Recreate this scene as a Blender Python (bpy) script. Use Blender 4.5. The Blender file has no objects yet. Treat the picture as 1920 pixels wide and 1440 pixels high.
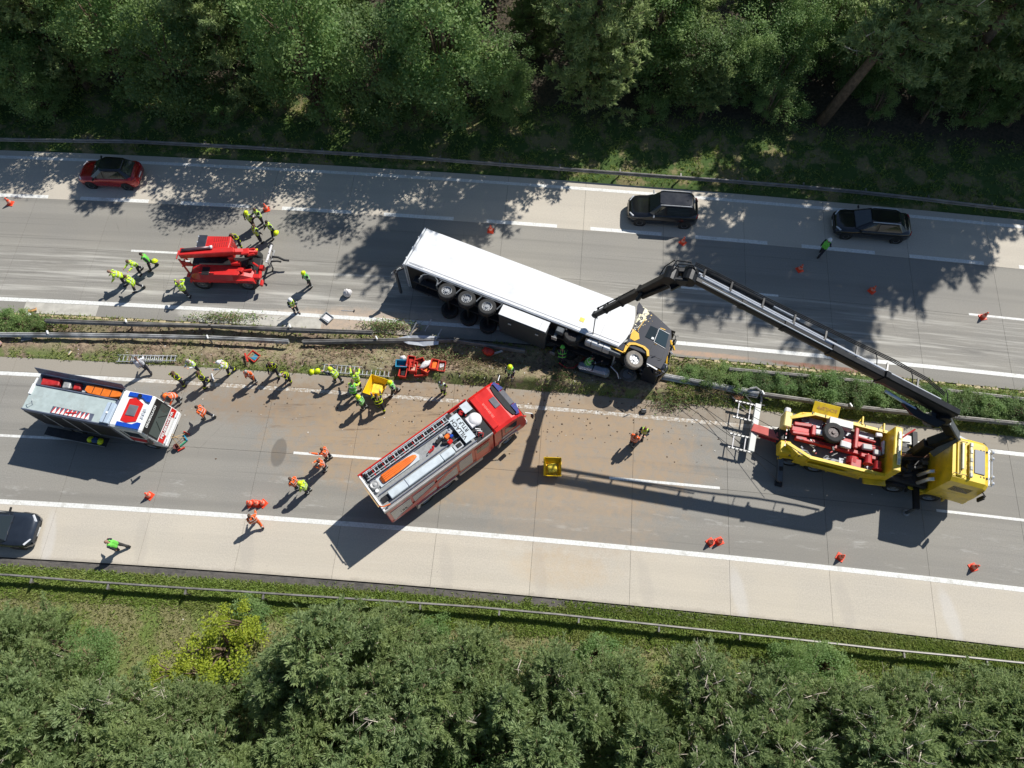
import bpy, bmesh, math, random
import numpy as np
from mathutils import Vector, Matrix, noise as mnoise
R_ = math.radians
random.seed(7)
SC = bpy.context.scene
COL = SC.collection

# ------------------------------------------------------------------ camera, light, exposure
FPX, CH, TILT = 1331.0, 38.0, R_(24)
cam_d = bpy.data.cameras.new('camera'); cam = bpy.data.objects.new('camera', cam_d); COL.objects.link(cam)
cam.location = (0, 0, CH); cam.rotation_euler = (TILT, 0, 0)
cam_d.sensor_width = 36; cam_d.lens = 36 * FPX / 1920; cam_d.clip_start = .5; cam_d.clip_end = 2500
SC.camera = cam
SUN_EL = R_(46.5); SUN_D = Vector((.72, .69)).normalized()          # towards the sun, on plan
w = bpy.data.worlds.new('World'); SC.world = w; w.use_nodes = True
wn = w.node_tree.nodes; bg = wn['Background']; sky = wn.new('ShaderNodeTexSky'); sky.sky_type = 'NISHITA'
sky.sun_disc = False; sky.sun_elevation = SUN_EL; sky.sun_rotation = math.atan2(SUN_D.x, SUN_D.y)
sky.air_density = 1.0; sky.dust_density = .4; sky.ozone_density = 1.5; sky.altitude = 500
w.node_tree.links.new(sky.outputs[0], bg.inputs[0]); bg.inputs[1].default_value = .082
sl = bpy.data.lights.new('sun', 'SUN'); sl.energy = 4.9; sl.angle = R_(.5); sl.color = (1, .965, .90)
so = bpy.data.objects.new('sun', sl); COL.objects.link(so)
sd = Vector((-SUN_D.x * math.cos(SUN_EL), -SUN_D.y * math.cos(SUN_EL), -math.sin(SUN_EL)))
so.rotation_euler = sd.to_track_quat('-Z', 'Y').to_euler(); so.location = (0, 0, 60)
SC.view_settings.view_transform = 'Standard'; SC.view_settings.look = 'None'
SC.view_settings.exposure = 0.22; SC.view_settings.gamma = 1

# ------------------------------------------------------------------ survey: photograph pixel + height -> place on the ground
def G(px, py, h=0.0):
    x = (px - 960) / FPX; t = (720 - py) / FPX
    d = (x, math.sin(TILT) + t * math.cos(TILT), -math.cos(TILT) + t * math.sin(TILT))
    k = (CH - h) / -d[2]
    return Vector((d[0] * k, d[1] * k, h))
def base_y(x): return -.0865 * x - .0006 * x * x
def acoord(x, y): return y + .0865 * x + .0006 * x * x
def RP(s, a, a0=16.0, z=0.0):                                       # road station s, offset a across
    m = -.0865 - .0012 * s
    x = s - m * (a - a0)
    return Vector((x, a + base_y(x), z))

# ------------------------------------------------------------------ node helpers
class NT:
    def __init__(s, name):
        s.m = bpy.data.materials.new(name); s.m.use_nodes = True; s.t = s.m.node_tree; s.p = s.t.nodes['Principled BSDF']
    def n(s, ty, **kw):
        x = s.t.nodes.new('ShaderNode' + ty)
        for k, v in kw.items(): setattr(x, k, v)
        return x
    def put(s, inp, v):
        if v is None: return
        if hasattr(v, 'is_output') and v.is_output: s.t.links.new(v, inp)
        elif isinstance(v, (tuple, list)) and inp.type == 'RGBA' and len(v) == 3: inp.default_value = (*v, 1)
        else: inp.default_value = v
    def math(s, op, a, b=None, c=None, clamp=False):
        x = s.n('Math', operation=op, use_clamp=clamp)
        for i, v in enumerate((a, b, c)): s.put(x.inputs[i], v)
        return x.outputs[0]
    def pos(s, kind='world'):
        if kind == 'world': return s.n('NewGeometry').outputs['Position']
        return s.n('TexCoord').outputs['Object']
    def map(s, v, sc=(1, 1, 1), rot=0, loc=(0, 0, 0)):
        x = s.n('Mapping'); s.put(x.inputs[0], v); x.inputs['Location'].default_value = loc
        x.inputs['Rotation'].default_value = (0, 0, rot); x.inputs['Scale'].default_value = sc; return x.outputs[0]
    def noise(s, v, scale=5, detail=4, rough=.55, dist=0):
        x = s.n('TexNoise'); s.put(x.inputs['Vector'], v); x.inputs['Scale'].default_value = scale
        x.inputs['Detail'].default_value = detail; x.inputs['Roughness'].default_value = rough; x.inputs['Distortion'].default_value = dist
        return x.outputs[0]
    def step(s, v, lo, hi, a=0., b=1.):
        x = s.n('MapRange', interpolation_type='SMOOTHSTEP'); s.put(x.inputs[0], v)
        for i, q in enumerate((lo, hi, a, b)): x.inputs[i + 1].default_value = q
        return x.outputs[0]
    def mix(s, f, a, b, mode='MIX'):
        x = s.n('Mix', data_type='RGBA', blend_type=mode); s.put(x.inputs[0], f); s.put(x.inputs[6], a); s.put(x.inputs[7], b); return x.outputs[2]
    def bump(s, h, st=.3, d=.02):
        x = s.n('Bump'); x.inputs['Strength'].default_value = st; x.inputs['Distance'].default_value = d
        s.put(x.inputs['Height'], h); s.t.links.new(x.outputs[0], s.p.inputs['Normal'])
    def xyz(s, v):
        x = s.n('SeparateXYZ'); s.put(x.inputs[0], v); return x.outputs
    def blob(s, P, cx, cy, rx, ry, rot=0, soft=.35, jag=.5, ns=None):  # stain with a ragged outline of its own
        x = s.n('Mapping', vector_type='TEXTURE'); s.put(x.inputs[0], P); x.inputs['Location'].default_value = (cx, cy, 0)
        x.inputs['Rotation'].default_value = (0, 0, rot); x.inputs['Scale'].default_value = (rx, ry, 1e3)
        l = s.n('VectorMath', operation='LENGTH'); s.put(l.inputs[0], x.outputs[0])
        v = s.math('MULTIPLY_ADD', ns if ns is not None else s.noise(P, 1.2, 6, .65), jag * 2, l.outputs['Value'])
        return s.step(v, 1 + jag - soft, 1 + jag + soft, 1, 0)
    def out(s, col=None, rough=None, metal=None):
        s.put(s.p.inputs['Base Color'], col); s.put(s.p.inputs['Roughness'], rough); s.put(s.p.inputs['Metallic'], metal); return s.m
MATS = {}
def mat(name, col, rough=.5, metal=0., var=.12, scale=3., bump=0., dirt=0., coat=0., world=False):
    if name in MATS: return MATS[name]
    t = NT(name); P = t.pos('world' if world else 'obj')
    n1 = t.noise(P, scale, 5); c = t.mix(t.step(n1, .3, .7), tuple(x * (1 - var) for x in col), tuple(min(1, x * (1 + var)) for x in col))
    if dirt:
        n2 = t.noise(P, scale * .6, 8, .7); c = t.mix(t.math('MULTIPLY', t.step(n2, .5, .7), dirt), c, (.16, .13, .10))
    r = t.math('MULTIPLY_ADD', n1, .2, max(.03, rough - .1))
    t.out(c, r, metal); t.p.inputs['Coat Weight'].default_value = coat; t.p.inputs['Coat Roughness'].default_value = .08
    if bump: t.bump(t.noise(P, scale * 12, 3), bump, .01)
    MATS[name] = t.m; return t.m
def glass(name, col=(.02, .028, .03)):
    if name in MATS: return MATS[name]
    t = NT(name); t.out(col, .06, 0); t.p.inputs['Specular IOR Level'].default_value = .9; MATS[name] = t.m; return t.m

# ------------------------------------------------------------------ object helpers
def tag(o, label=None, cat=None, group=None, kind=None):
    for k, v in (('label', label), ('category', cat), ('group', group), ('kind', kind)):
        if v: o[k] = v
    return o
def link(name, me, parent=None, loc=None):
    o = bpy.data.objects.new(name, me); COL.objects.link(o)
    if parent is not None: o.parent = parent
    if loc is not None: o.location = loc
    return o
def thing(name, label, cat, loc=(0, 0, 0), ang=0, group=None):
    o = bpy.data.objects.new(name, None); COL.objects.link(o); o.location = loc; o.rotation_euler = (0, 0, R_(ang)); o.empty_display_size = .3
    return tag(o, label, cat, group)
def copy_tree(o, parent=None):
    c = o.copy(); COL.objects.link(c); c.parent = parent
    for ch in list(o.children): copy_tree(ch, c)
    return c
def np_mesh(name, V, F, m=None, smooth=False):
    V = np.asarray(V, dtype=np.float32); F = np.asarray(F, dtype=np.int32); k = F.shape[1]
    me = bpy.data.meshes.new(name); me.vertices.add(len(V)); me.vertices.foreach_set('co', V.ravel())
    me.loops.add(F.size); me.loops.foreach_set('vertex_index', F.ravel())
    me.polygons.add(len(F)); me.polygons.foreach_set('loop_start', np.arange(0, F.size, k, dtype=np.int32))
    me.polygons.foreach_set('loop_total', np.full(len(F), k, dtype=np.int32))
    if smooth: me.polygons.foreach_set('use_smooth', np.ones(len(F), dtype=bool))
    me.update(calc_edges=True)
    if m: me.materials.append(m)
    return me
class MB:
    def __init__(s): s.V = []; s.F = []
    def add(s, V, F):
        k = len(s.V); s.V += [tuple(v) for v in V]; s.F += [tuple(i + k for i in f) for f in F]; return s
    def box(s, c, d, b=0., R=None):
        h = [x / 2 for x in d]; V = []; F = []
        if b <= 0:
            for sx in (-1, 1):
                for sy in (-1, 1):
                    for sz in (-1, 1): V.append(Vector((sx * h[0], sy * h[1], sz * h[2])))
            F = [(0, 1, 3, 2), (4, 6, 7, 5), (0, 4, 5, 1), (2, 3, 7, 6), (0, 2, 6, 4), (1, 5, 7, 3)]
        else:
            b = min(b, *[x * .9 for x in h]); idx = {}
            for sx in (-1, 1):
                for sy in (-1, 1):
                    for sz in (-1, 1):
                        S = (sx, sy, sz)
                        for ax in range(3):
                            idx[S, ax] = len(V); V.append(Vector([S[i] * (h[i] if i == ax else h[i] - b) for i in range(3)]))
            for ax in range(3):
                u, v = [i for i in range(3) if i != ax]
                for q in (-1, 1):
                    f = []
                    for (a, e) in ((-1, -1), (1, -1), (1, 1), (-1, 1)):
                        S = [0, 0, 0]; S[ax] = q; S[u] = a; S[v] = e; f.append(idx[tuple(S), ax])
                    F.append(tuple(f))
                for a in (-1, 1):
                    for e in (-1, 1):
                        S0 = [0, 0, 0]; S1 = [0, 0, 0]; S0[ax] = -1; S1[ax] = 1
                        for S in (S0, S1): S[u] = a; S[v] = e
                        F.append((idx[tuple(S0), u], idx[tuple(S1), u], idx[tuple(S1), v], idx[tuple(S0), v]))
            for sx in (-1, 1):
                for sy in (-1, 1):
                    for sz in (-1, 1): F.append(tuple(idx[(sx, sy, sz), i] for i in range(3)))
        if R is not None:
            if not isinstance(R, Matrix): R = Matrix.Rotation(R, 3, 'Z')
            V = [R @ v for v in V]
        c = Vector(c); return s.add([v + c for v in V], F)
    def beam(s, p0, p1, w_, h_, up=(0, 0, 1), b=0.):                  # box from p0 to p1
        p0 = Vector(p0); p1 = Vector(p1); x = (p1 - p0); L = x.length; x.normalize(); y = Vector(up).cross(x)
        if y.length < 1e-4: y = Vector((0, 1, 0))
        y.normalize(); z = x.cross(y); M = Matrix((x, y, z)).transposed()
        return s.box((p0 + p1) / 2, (L, w_, h_), b, M)
    def cyl(s, p0, p1, r0, r1=None, n=12, cap=True):
        r1 = r0 if r1 is None else r1
        return s.tube([p0, p1], [r0, r1], n, cap)
    def tube(s, pts, r, n=6, cap=True):
        P = [Vector(p) for p in pts]; rr = r if isinstance(r, (list, tuple)) else [r] * len(P); rings = []
        ref = None
        for i, p in enumerate(P):
            t = (P[min(i + 1, len(P) - 1)] - P[max(i - 1, 0)]); t = t.normalized() if t.length > 1e-9 else Vector((0, 0, 1))
            if ref is None: ref = Vector((0, 0, 1)) if abs(t.z) < .9 else Vector((1, 0, 0))
            u = (ref - t * ref.dot(t)).normalized(); v = t.cross(u); ref = u
            rings.append([p + (u * math.cos(2 * math.pi * k / n) + v * math.sin(2 * math.pi * k / n)) * rr[i] for k in range(n)])
        return s.loft(rings, cap)
    def loft(s, rings, cap=True, closed=True):
        n = len(rings[0]); V = [p for r in rings for p in r]; F = []
        for i in range(len(rings) - 1):
            for k in range(n if closed else n - 1):
                k2 = (k + 1) % n; F.append((i * n + k, i * n + k2, (i + 1) * n + k2, (i + 1) * n + k))
        if cap: F.append(tuple(range(n))); F.append(tuple((len(rings) - 1) * n + k for k in range(n)))
        return s.add(V, F)
    def prism(s, poly, plane, lo, hi):
        f = {'xz': lambda p, q: (p[0], q, p[1]), 'xy': lambda p, q: (p[0], p[1], q), 'yz': lambda p, q: (q, p[0], p[1])}[plane]
        return s.loft([[f(p, lo) for p in poly], [f(p, hi) for p in poly]])
    def quad(s, a, b, c, d, th=.006):                                 # thin plate with real thickness
        a, b, c, d = map(Vector, (a, b, c, d)); n = (b - a).cross(d - a).normalized() * th
        return s.loft([[a, b, c, d], [a + n, b + n, c + n, d + n]])
    def wheel(s, c, ax, R, w_, n=20, inner=.58):                       # tyre as a lathe
        ax = Vector(ax).normalized(); c = Vector(c); u = ax.orthogonal().normalized(); v = ax.cross(u); rings = []
        prof = [(-w_ / 2, R * inner), (-w_ / 2, R * .9), (-w_ * .38, R * .985), (-w_ * .15, R), (w_ * .15, R), (w_ * .38, R * .985), (w_ / 2, R * .9), (w_ / 2, R * inner)]
        for (o, r) in prof: rings.append([c + ax * o + (u * math.cos(2 * math.pi * k / n) + v * math.sin(2 * math.pi * k / n)) * r for k in range(n)])
        return s.loft(rings, cap=False)
    def build(s, name, m, parent=None, smooth=False, loc=None):
        me = bpy.data.meshes.new(name); me.from_pydata(s.V, [], s.F)
        bm = bmesh.new(); bm.from_mesh(me); bmesh.ops.recalc_face_normals(bm, faces=bm.faces[:]); bm.to_mesh(me); bm.free()
        if smooth:
            for p in me.polygons: p.use_smooth = True
        me.materials.append(m); return link(name, me, parent, loc)
def wheel(parent, c, R=.5, w_=.3, side=-1, axis=(0, 1, 0), holes=10, rimc=None, tyre_mat=None):
    ax = Vector(axis) * side; c = Vector(c)
    o = MB().wheel(c, ax, R, w_).build('wheel', tyre_mat or TYRE, parent, smooth=False)
    o.data.name = 'tyre'
    rm = MB(); u = ax.orthogonal().normalized(); v = ax.cross(u)
    rm.cyl(c - ax * (w_ * .45), c + ax * (w_ * .22), R * .57, R * .57, 20)
    rings = []
    for (q, r) in ((w_ * .44, R * .6), (w_ * .46, R * .54), (w_ * .24, R * .50)):
        rings.append([c + ax * q + (u * math.cos(2 * math.pi * k / 20) + v * math.sin(2 * math.pi * k / 20)) * r for k in range(20)])
    rm.loft(rings, cap=False)
    rm.cyl(c + ax * w_ * .2, c + ax * w_ * .42, R * .2, R * .16, 10)
    rm.build('rim', rimc or M_RIM, o)
    if holes:
        h = MB()
        for k in range(holes):
            a = 2 * math.pi * k / holes; p = c + (u * math.cos(a) + v * math.sin(a)) * R * .37
            h.cyl(p + ax * w_ * .2, p + ax * w_ * .235, R * .075, n=7)
        h.build('rim_hole', M_BLACK, o)
    return o
_tc = {}
def text(body, size, m, parent, org, xa, ya, name='lettering', bold=.012, ext=.004, sx=1.):
    cu = bpy.data.curves.new('t', 'FONT'); cu.body = body; cu.size = size; cu.align_x = 'CENTER'; cu.align_y = 'CENTER'
    cu.offset = bold * size; cu.extrude = ext; cu.resolution_u = 2; cu.space_character = 1.05
    o = bpy.data.objects.new('t', cu); me = bpy.data.meshes.new_from_object(o); bpy.data.objects.remove(o)
    x = Vector(xa).normalized(); y = Vector(ya); y = (y - x * y.dot(x)).normalized(); z = x.cross(y)
    M = Matrix((x * sx, y, z)).transposed().to_4x4(); M.translation = Vector(org); me.transform(M)
    me.name = name; me.materials.clear(); me.materials.append(m); return link(name, me, parent)

TYRE = mat('tyre_rubber', (.028, .028, .028), .85, 0, .3, 6, .3)
M_RIM = mat('wheel_alloy', (.36, .37, .38), .4, .35, .15)
M_BLACK = mat('black_plastic', (.012, .012, .013), .5, 0, .3)
M_DARK = mat('dark_chassis', (.03, .03, .032), .6, .3, .3, 5, .2)
M_WHITE = mat('white_paint', (.80, .81, .80), .35, 0, .03, 2, coat=.2)
M_GALV = mat('galvanised_steel', (.40, .40, .39), .45, .25, .25, 4, .1, .25)
M_ALU = mat('aluminium', (.60, .61, .62), .35, .3, .12)
M_CHROME = mat('chrome', (.70, .71, .73), .15, .45, .05)
M_RED = mat('fire_red', (.62, .018, .012), .35, 0, .1, 2, coat=.4)
M_SILVER = mat('silver_grey_paint', (.36, .38, .40), .4, .3, .08)
M_ORANGE = mat('orange_plastic', (.85, .17, .015), .45, 0, .08)
M_FLUO = mat('fluorescent_yellow', (.52, .78, .03), .7, 0, .12, 14, .4)
M_FLUOG = mat('fluorescent_green', (.16, .62, .08), .7, 0, .1, 14, .3)
M_HELM = mat('helmet_yellow', (.66, .80, .01), .4, 0, .05)
M_ORJ = mat('orange_jacket', (.82, .13, .02), .75, 0, .15, 14, .4)
M_NAVY = mat('navy_uniform', (.02, .022, .035), .85, 0, .3, 14, .4)
M_GREYU = mat('dark_grey_trousers', (.045, .043, .042), .85, 0, .3, 14, .4)
M_SHIRT = mat('white_shirt', (.62, .64, .68), .8, 0, .08, 14, .4)
M_SKIN = mat('skin', (.50, .28, .19), .55, 0, .1)
M_HAIR = mat('dark_hair', (.045, .028, .02), .8, 0, .3)
M_REFL = mat('reflective_silver', (.62, .64, .62), .4, .2, .05)
M_BLUE = mat('signal_blue', (.01, .07, .45), .3, 0, .1, coat=.4)
M_BOOT = mat('boot_leather', (.018, .016, .015), .6, 0, .3)
M_WOOD = mat('light_wood', (.45, .30, .14), .7, 0, .2, 5)
M_YEL = mat('recovery_yellow', (.78, .54, .02), .4, 0, .12, 2, coat=.25, dirt=.5)
M_REDO = mat('winch_red', (.44, .022, .022), .45, 0, .25, 3, dirt=.5)
M_GLASS = glass('dark_glass')
# ================================================================== ground materials
def acoord_nodes(t, P):
    x, y, _ = t.xyz(P)
    return t.math('ADD', t.math('ADD', y, t.math('MULTIPLY', x, .0865)), t.math('MULTIPLY', t.math('MULTIPLY', x, x), .0006)), x, y
def road_mat(name, base, shoulder=False):
    t = NT(name); P = t.pos(); A, X, Y = acoord_nodes(t, P)
    cv = t.n('CombineXYZ'); t.put(cv.inputs[0], X); t.put(cv.inputs[1], A); Q = cv.outputs[0]     # road-aligned coordinates
    fine = t.noise(P, 14, 6, .7); big = t.noise(P, .25, 5, .6); med = t.noise(P, 1.3, 6, .65)
    st = t.noise(t.map(Q, (.10, 2.4, 1)), 1.0, 6, .62); st2 = t.noise(t.map(Q, (.35, 9, 1)), 1.0, 5, .6)
    tr = t.noise(t.map(Q, (.02, 1.1, 1)), 1.0, 2, .5)
    oi = t.n('ObjectInfo').outputs['Random']
    grain = t.noise(P, 45, 3, .6); c = t.mix(t.step(fine, .3, .7), tuple(x * .84 for x in base), tuple(x * 1.13 for x in base)); c = t.mix(t.math('MULTIPLY', t.step(grain, .55, .7), .22), c, tuple(x * 1.5 for x in base)); c = t.mix(t.math('MULTIPLY', t.step(grain, .42, .30), .25), c, tuple(x * .5 for x in base))
    c = t.mix(t.math('MULTIPLY', t.step(big, .35, .65), .35), c, tuple(x * y for x, y in zip(base, (1.16, 1.13, 1.06))))
    c = t.mix(t.math('MULTIPLY', t.step(tr, .42, .62), .35 if not shoulder else .15), c, tuple(x * .68 for x in base))
    c = t.mix(t.math('MULTIPLY_ADD', oi, .14 if not shoulder else .12, 0), c, tuple(x * .72 for x in base))
    if not shoulder:
        # scraped, dusty inner lane of the upper carriageway: pale streaks along the road
        band = t.math('MULTIPLY', t.step(A, 20.2, 21.0), t.step(A, 25.0, 23.9))
        s1 = t.math('MULTIPLY', band, t.math('MULTIPLY', t.step(st, .47, .70), .80))
        c = t.mix(s1, c, (.52, .50, .45))
        s2 = t.math('MULTIPLY', band, t.math('MULTIPLY', t.step(st2, .55, .72), .42)); c = t.mix(s2, c, (.52, .50, .45))
        s2b = t.math('MULTIPLY', band, t.math('MULTIPLY', t.step(t.noise(t.map(Q, (.16, 1.7, 1), 0, (7, 3, 0)), 1, 5, .6), .56, .72), .5)); c = t.mix(s2b, c, (.105, .10, .092))
        # pale scuffs in the lower outer lane
        d1 = t.noise(t.map(Q, (.35, 1.5, 1), .5), 1.2, 7, .72)
        b2 = t.math('MULTIPLY', t.step(A, 8.0, 8.5), t.step(A, 10.9, 9.9)); c = t.mix(t.math('MULTIPLY', b2, t.math('MULTIPLY', t.step(d1, .56, .68), .5)), c, (.45, .44, .41))
        crk = t.n('TexVoronoi', feature='DISTANCE_TO_EDGE'); t.put(crk.inputs['Vector'], t.map(Q, (.35, .22, 1))); crk.inputs['Scale'].default_value = 1.0
        c = t.mix(t.math('MULTIPLY', t.math('MULTIPLY', t.step(t.math('MULTIPLY_ADD', med, .02, crk.outputs['Distance']), .016, .012), t.step(big, .58, .64)), .22), c, (.07, .065, .06))
        rubber = t.noise(t.map(Q, (.05, 5.5, 1), 0, (2, 1, 0)), 1, 3, .5); c = t.mix(t.math('MULTIPLY', t.step(rubber, .60, .72), .35), c, tuple(x * .5 for x in base))
        edge = t.math('MULTIPLY', t.step(A, 15.1, 15.7), t.step(A, 17.5, 17.0)); c = t.mix(t.math('MULTIPLY', edge, .45), c, (.36, .31, .24))
    else:
        c = t.mix(t.math('MULTIPLY', t.step(st2, .52, .75), .16), c, (.60, .56, .50))
        sp = t.noise(P, 3.2, 3, .5); c = t.mix(t.math('MULTIPLY', t.step(sp, .72, .76), .35), c, (.22, .20, .17))
        edge = t.step(t.math('MULTIPLY_ADD', med, .5, A), 5.45, 5.25); c = t.mix(t.math('MULTIPLY', edge, .35), c, (.18, .16, .13))
    ns = t.noise(P, 1.1, 7, .68)
    mot = t.step(t.noise(P, 2.6, 8, .76), .34, .60, .45, 1.1)
    # earth carried on to the road from the torn verge
    for (cx, cy, rx, ry, ro, amt, col) in ((-6.0, 15.4, 12.5, 1.8, -.06, .85, (.28, .205, .135)), (-5.0, 13.2, 7.6, 2.8, -.05, .85, (.35, .255, .16)), (5.0, 12.8, 5.2, 3.6, -.1, .75, (.36, .26, .165)),
                                           (-2.0, 11.2, 5.5, 1.6, -.2, .5, (.36, .27, .18)), (3.5, 8.6, 4.5, 1.6, -.1, .35, (.38, .29, .20)), (-9.4, 21.1, 4.6, .8, -.05, .7, (.50, .38, .28)), (-4.3, 21.0, 2.6, .7, -.1, .65, (.46, .38, .30)),
                                           (9, 15.6, 5, .9, -.12, .7, (.24, .19, .14)), (11.5, 18.85, 3.0, .16, -.10, .6, (.50, .31, .20)), (18.8, 17.95, 3.4, .16, -.13, .8, (.24, .10, .055)),
                                           (2.6, 6.3, 2.6, .9, -.1, .25, (.50, .34, .17)), (-18.5, 21.6, 1.9, .42, -.05, .8, (.50, .48, .43)), (-13.6, 21.4, 2.2, .5, -.05, .75, (.52, .45, .37))):
        c = t.mix(t.math('MULTIPLY', t.math('MULTIPLY', t.blob(P, cx, cy, rx, ry, ro, .36, .75, ns), mot), amt), c, col)
    # ruts and the damp patches
    rut = t.noise(t.map(P, (.35, 3.5, 1), .15), 1, 6, .7)
    c = t.mix(t.math('MULTIPLY', t.blob(P, -6.5, 14.3, 7.5, 2.2, -.1, .3, .4, ns), t.math('MULTIPLY', t.step(rut, .55, .66), .7)), c, (.15, .105, .07))
    c = t.mix(t.math('MULTIPLY', t.blob(P, -13.1, 12.72, .42, .85, -.05, .10, .22, ns), .55), c, (.10, .088, .075))
    c = t.mix(t.math('MULTIPLY', t.blob(P, 5.6, 15.35, .42, .16, -.1, .1, .2, ns), .7), c, (.10, .085, .07))
    if shoulder:
        for sx_ in (-25.3, -20.3, -14.6, -4.0, .9, 6.4, 11.2, 16.6, 21.9):
            c = t.mix(t.math('MULTIPLY', t.blob(P, sx_ + .55, 5.9 + base_y(sx_) + .2, .35, 1.3, .12, .35, .3, ns), .22), c, (.62, .63, .66) if int(sx_) % 2 else (.34, .31, .28))
    t.out(c, .85); t.bump(fine, .12, .01); return t.m
LANE = (.265, .252, .226); SHO = (.50, .455, .385)
M_LANE = road_mat('lane_concrete', LANE); M_SHO = road_mat('shoulder_concrete', SHO, True)
def paint_mat():
    t = NT('road_paint'); P = t.pos(); n1 = t.noise(P, 9, 6, .7); n2 = t.noise(P, 1.5, 7, .75)
    c = t.mix(t.step(n1, .35, .65), (.60, .60, .57), (.78, .78, .75)); c = t.mix(t.math('MULTIPLY', t.step(n2, .52, .66), .5), c, (.40, .38, .34))
    b = t.blob(P, -8, 15.6, 14, 2.2, -.07, .4, .5); b2 = t.blob(P, 8, 14.6, 6, 2.0, -.1, .4, .5)
    n3 = t.noise(P, 5, 7, .75)
    c = t.mix(t.math('MULTIPLY', t.math('MAXIMUM', b, b2), t.step(n3, .38, .56, .25, .95)), c, (.30, .23, .155))
    t.out(c, .7); return t.m
M_PAINT = paint_mat()
M_JOINT = mat('joint_filler', (.035, .033, .03), .9)
def soil_mat():
    t = NT('verge_soil_and_turf'); P = t.pos(); A, X, Y = acoord_nodes(t, P)
    n1 = t.noise(P, 6, 8, .72); n2 = t.noise(P, .7, 5, .6); n3 = t.noise(P, 22, 4, .7)
    dirt = t.mix(t.step(n1, .35, .65), (.12, .085, .058), (.36, .27, .185)); dry = t.mix(t.step(n3, .35, .65), (.15, .135, .065), (.34, .29, .18))
    green = t.mix(t.step(n3, .3, .7), (.07, .11, .025), (.19, .25, .06))
    litter = t.mix(t.step(n1, .35, .65), (.03, .027, .018), (.10, .075, .05))
    c = t.mix(t.step(n2, .42, .58), dirt, dry)
    # median: turf along the lower kerb on the left, and on the right
    k1 = t.math('MULTIPLY', t.step(A, 17.5, 16.9), t.step(t.noise(P, 1.1, 5, .65), .42, .55))
    c = t.mix(t.math('MULTIPLY', k1, .8), c, green)
    c = t.mix(t.math('MULTIPLY', t.step(X, 11, 13), t.step(n2, .35, .5, .3, .85)), c, green)
    # lower verge
    v = t.step(A, 8, 7); brown = t.mix(t.step(n3, .4, .62), (.11, .10, .04), (.29, .28, .13))
    vg = t.mix(t.step(t.math('MULTIPLY_ADD', n2, 1.2, A), 3.6, 4.4), t.mix(t.step(t.noise(P, .45, 4), .5, .62), brown, green), green)
    gut = t.math('MULTIPLY', t.step(t.math('MULTIPLY_ADD', n1, .35, A), 4.62, 4.80), t.step(X, 14, 4, .35, 1)); vg = t.mix(gut, vg, t.mix(n3, (.07, .065, .06), (.15, .135, .12)))
    c = t.mix(v, c, vg)
    # upper verge and forest floor
    u = t.step(A, 30, 31); ug = t.mix(t.step(A, 36.5, 39), t.mix(t.step(n2, .40, .52), t.mix(t.step(n3, .4, .6), (.16, .14, .06), (.26, .22, .11)), (.055, .10, .02)), litter)
    c = t.mix(u, c, ug); t.out(c, .95); t.bump(n1, .8, .06); return t.m
M_SOIL = soil_mat()
def terrain_z(x, y):
    a = y + .0865 * x + .0006 * x * x if abs(x) < 150 else y + .0865 * x + .0006 * 22500
    n = mnoise.noise(Vector((x * .45, y * .45, 3))) ; n2 = mnoise.noise(Vector((x * 2.2, y * 2.2, 9)))
    if a < 4.98:
        d = 4.98 - a; return max(-3.0, -.03 - .05 * d) + n * .06 * min(1, d) + n2 * .02
    if a > 32.25:
        d = a - 32.25; return min(3.0, .0 + .06 * d) + n * .12 * min(1, d / 2) + n2 * .03 * min(1, d)
    if 16.62 < a < 19.62:
        e = min(a - 16.62, 19.62 - a); k = min(1, e / .45)
        mound = .42 * math.exp(-((x - 1.5) / 7.5) ** 2) * math.exp(-((a - 17.1) / .7) ** 2) + .16 * math.exp(-((a - 17.6) / .8) ** 2)
        ditch = -.22 * math.exp(-((a - 18.55) / .45) ** 2) * (1 if x < 12 else .3)
        return .01 + k * (mound + ditch + n * .07 + n2 * .07 * (1 if x < 11 else .3))
    return -.14
def axis_pts(segs):
    out = []
    for lo, hi, st in segs: out += list(np.arange(lo, hi, st))
    return out + [segs[-1][1]]
xs = axis_pts([(-700, -160, 90), (-160, -60, 10), (-60, -32, 1.0), (-32, 32, .22), (32, 60, 1.0), (60, 160, 10), (160, 700, 90)])
As = axis_pts([(-400, -40, 60), (-40, -4, 2), (-4, 4.6, .4), (4.6, 5.1, .1), (5.1, 16.5, 3.8), (16.5, 19.8, .15), (19.8, 32.1, 4.1), (32.1, 40, .4), (40, 90, 3), (90, 900, 90)])
V = []
for a in As:
    for x in xs:
        xc = max(-150, min(150, x)); y = a + base_y(xc) - .0865 * (x - xc); V.append((x, y, terrain_z(x, y) if abs(x) < 150 else -.14))
nx = len(xs); F = [(j * nx + i, j * nx + i + 1, (j + 1) * nx + i + 1, (j + 1) * nx + i) for j in range(len(As) - 1) for i in range(nx - 1)]
tag(link('ground', np_mesh('ground', V, F, M_SOIL, True)), kind='structure')

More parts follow.
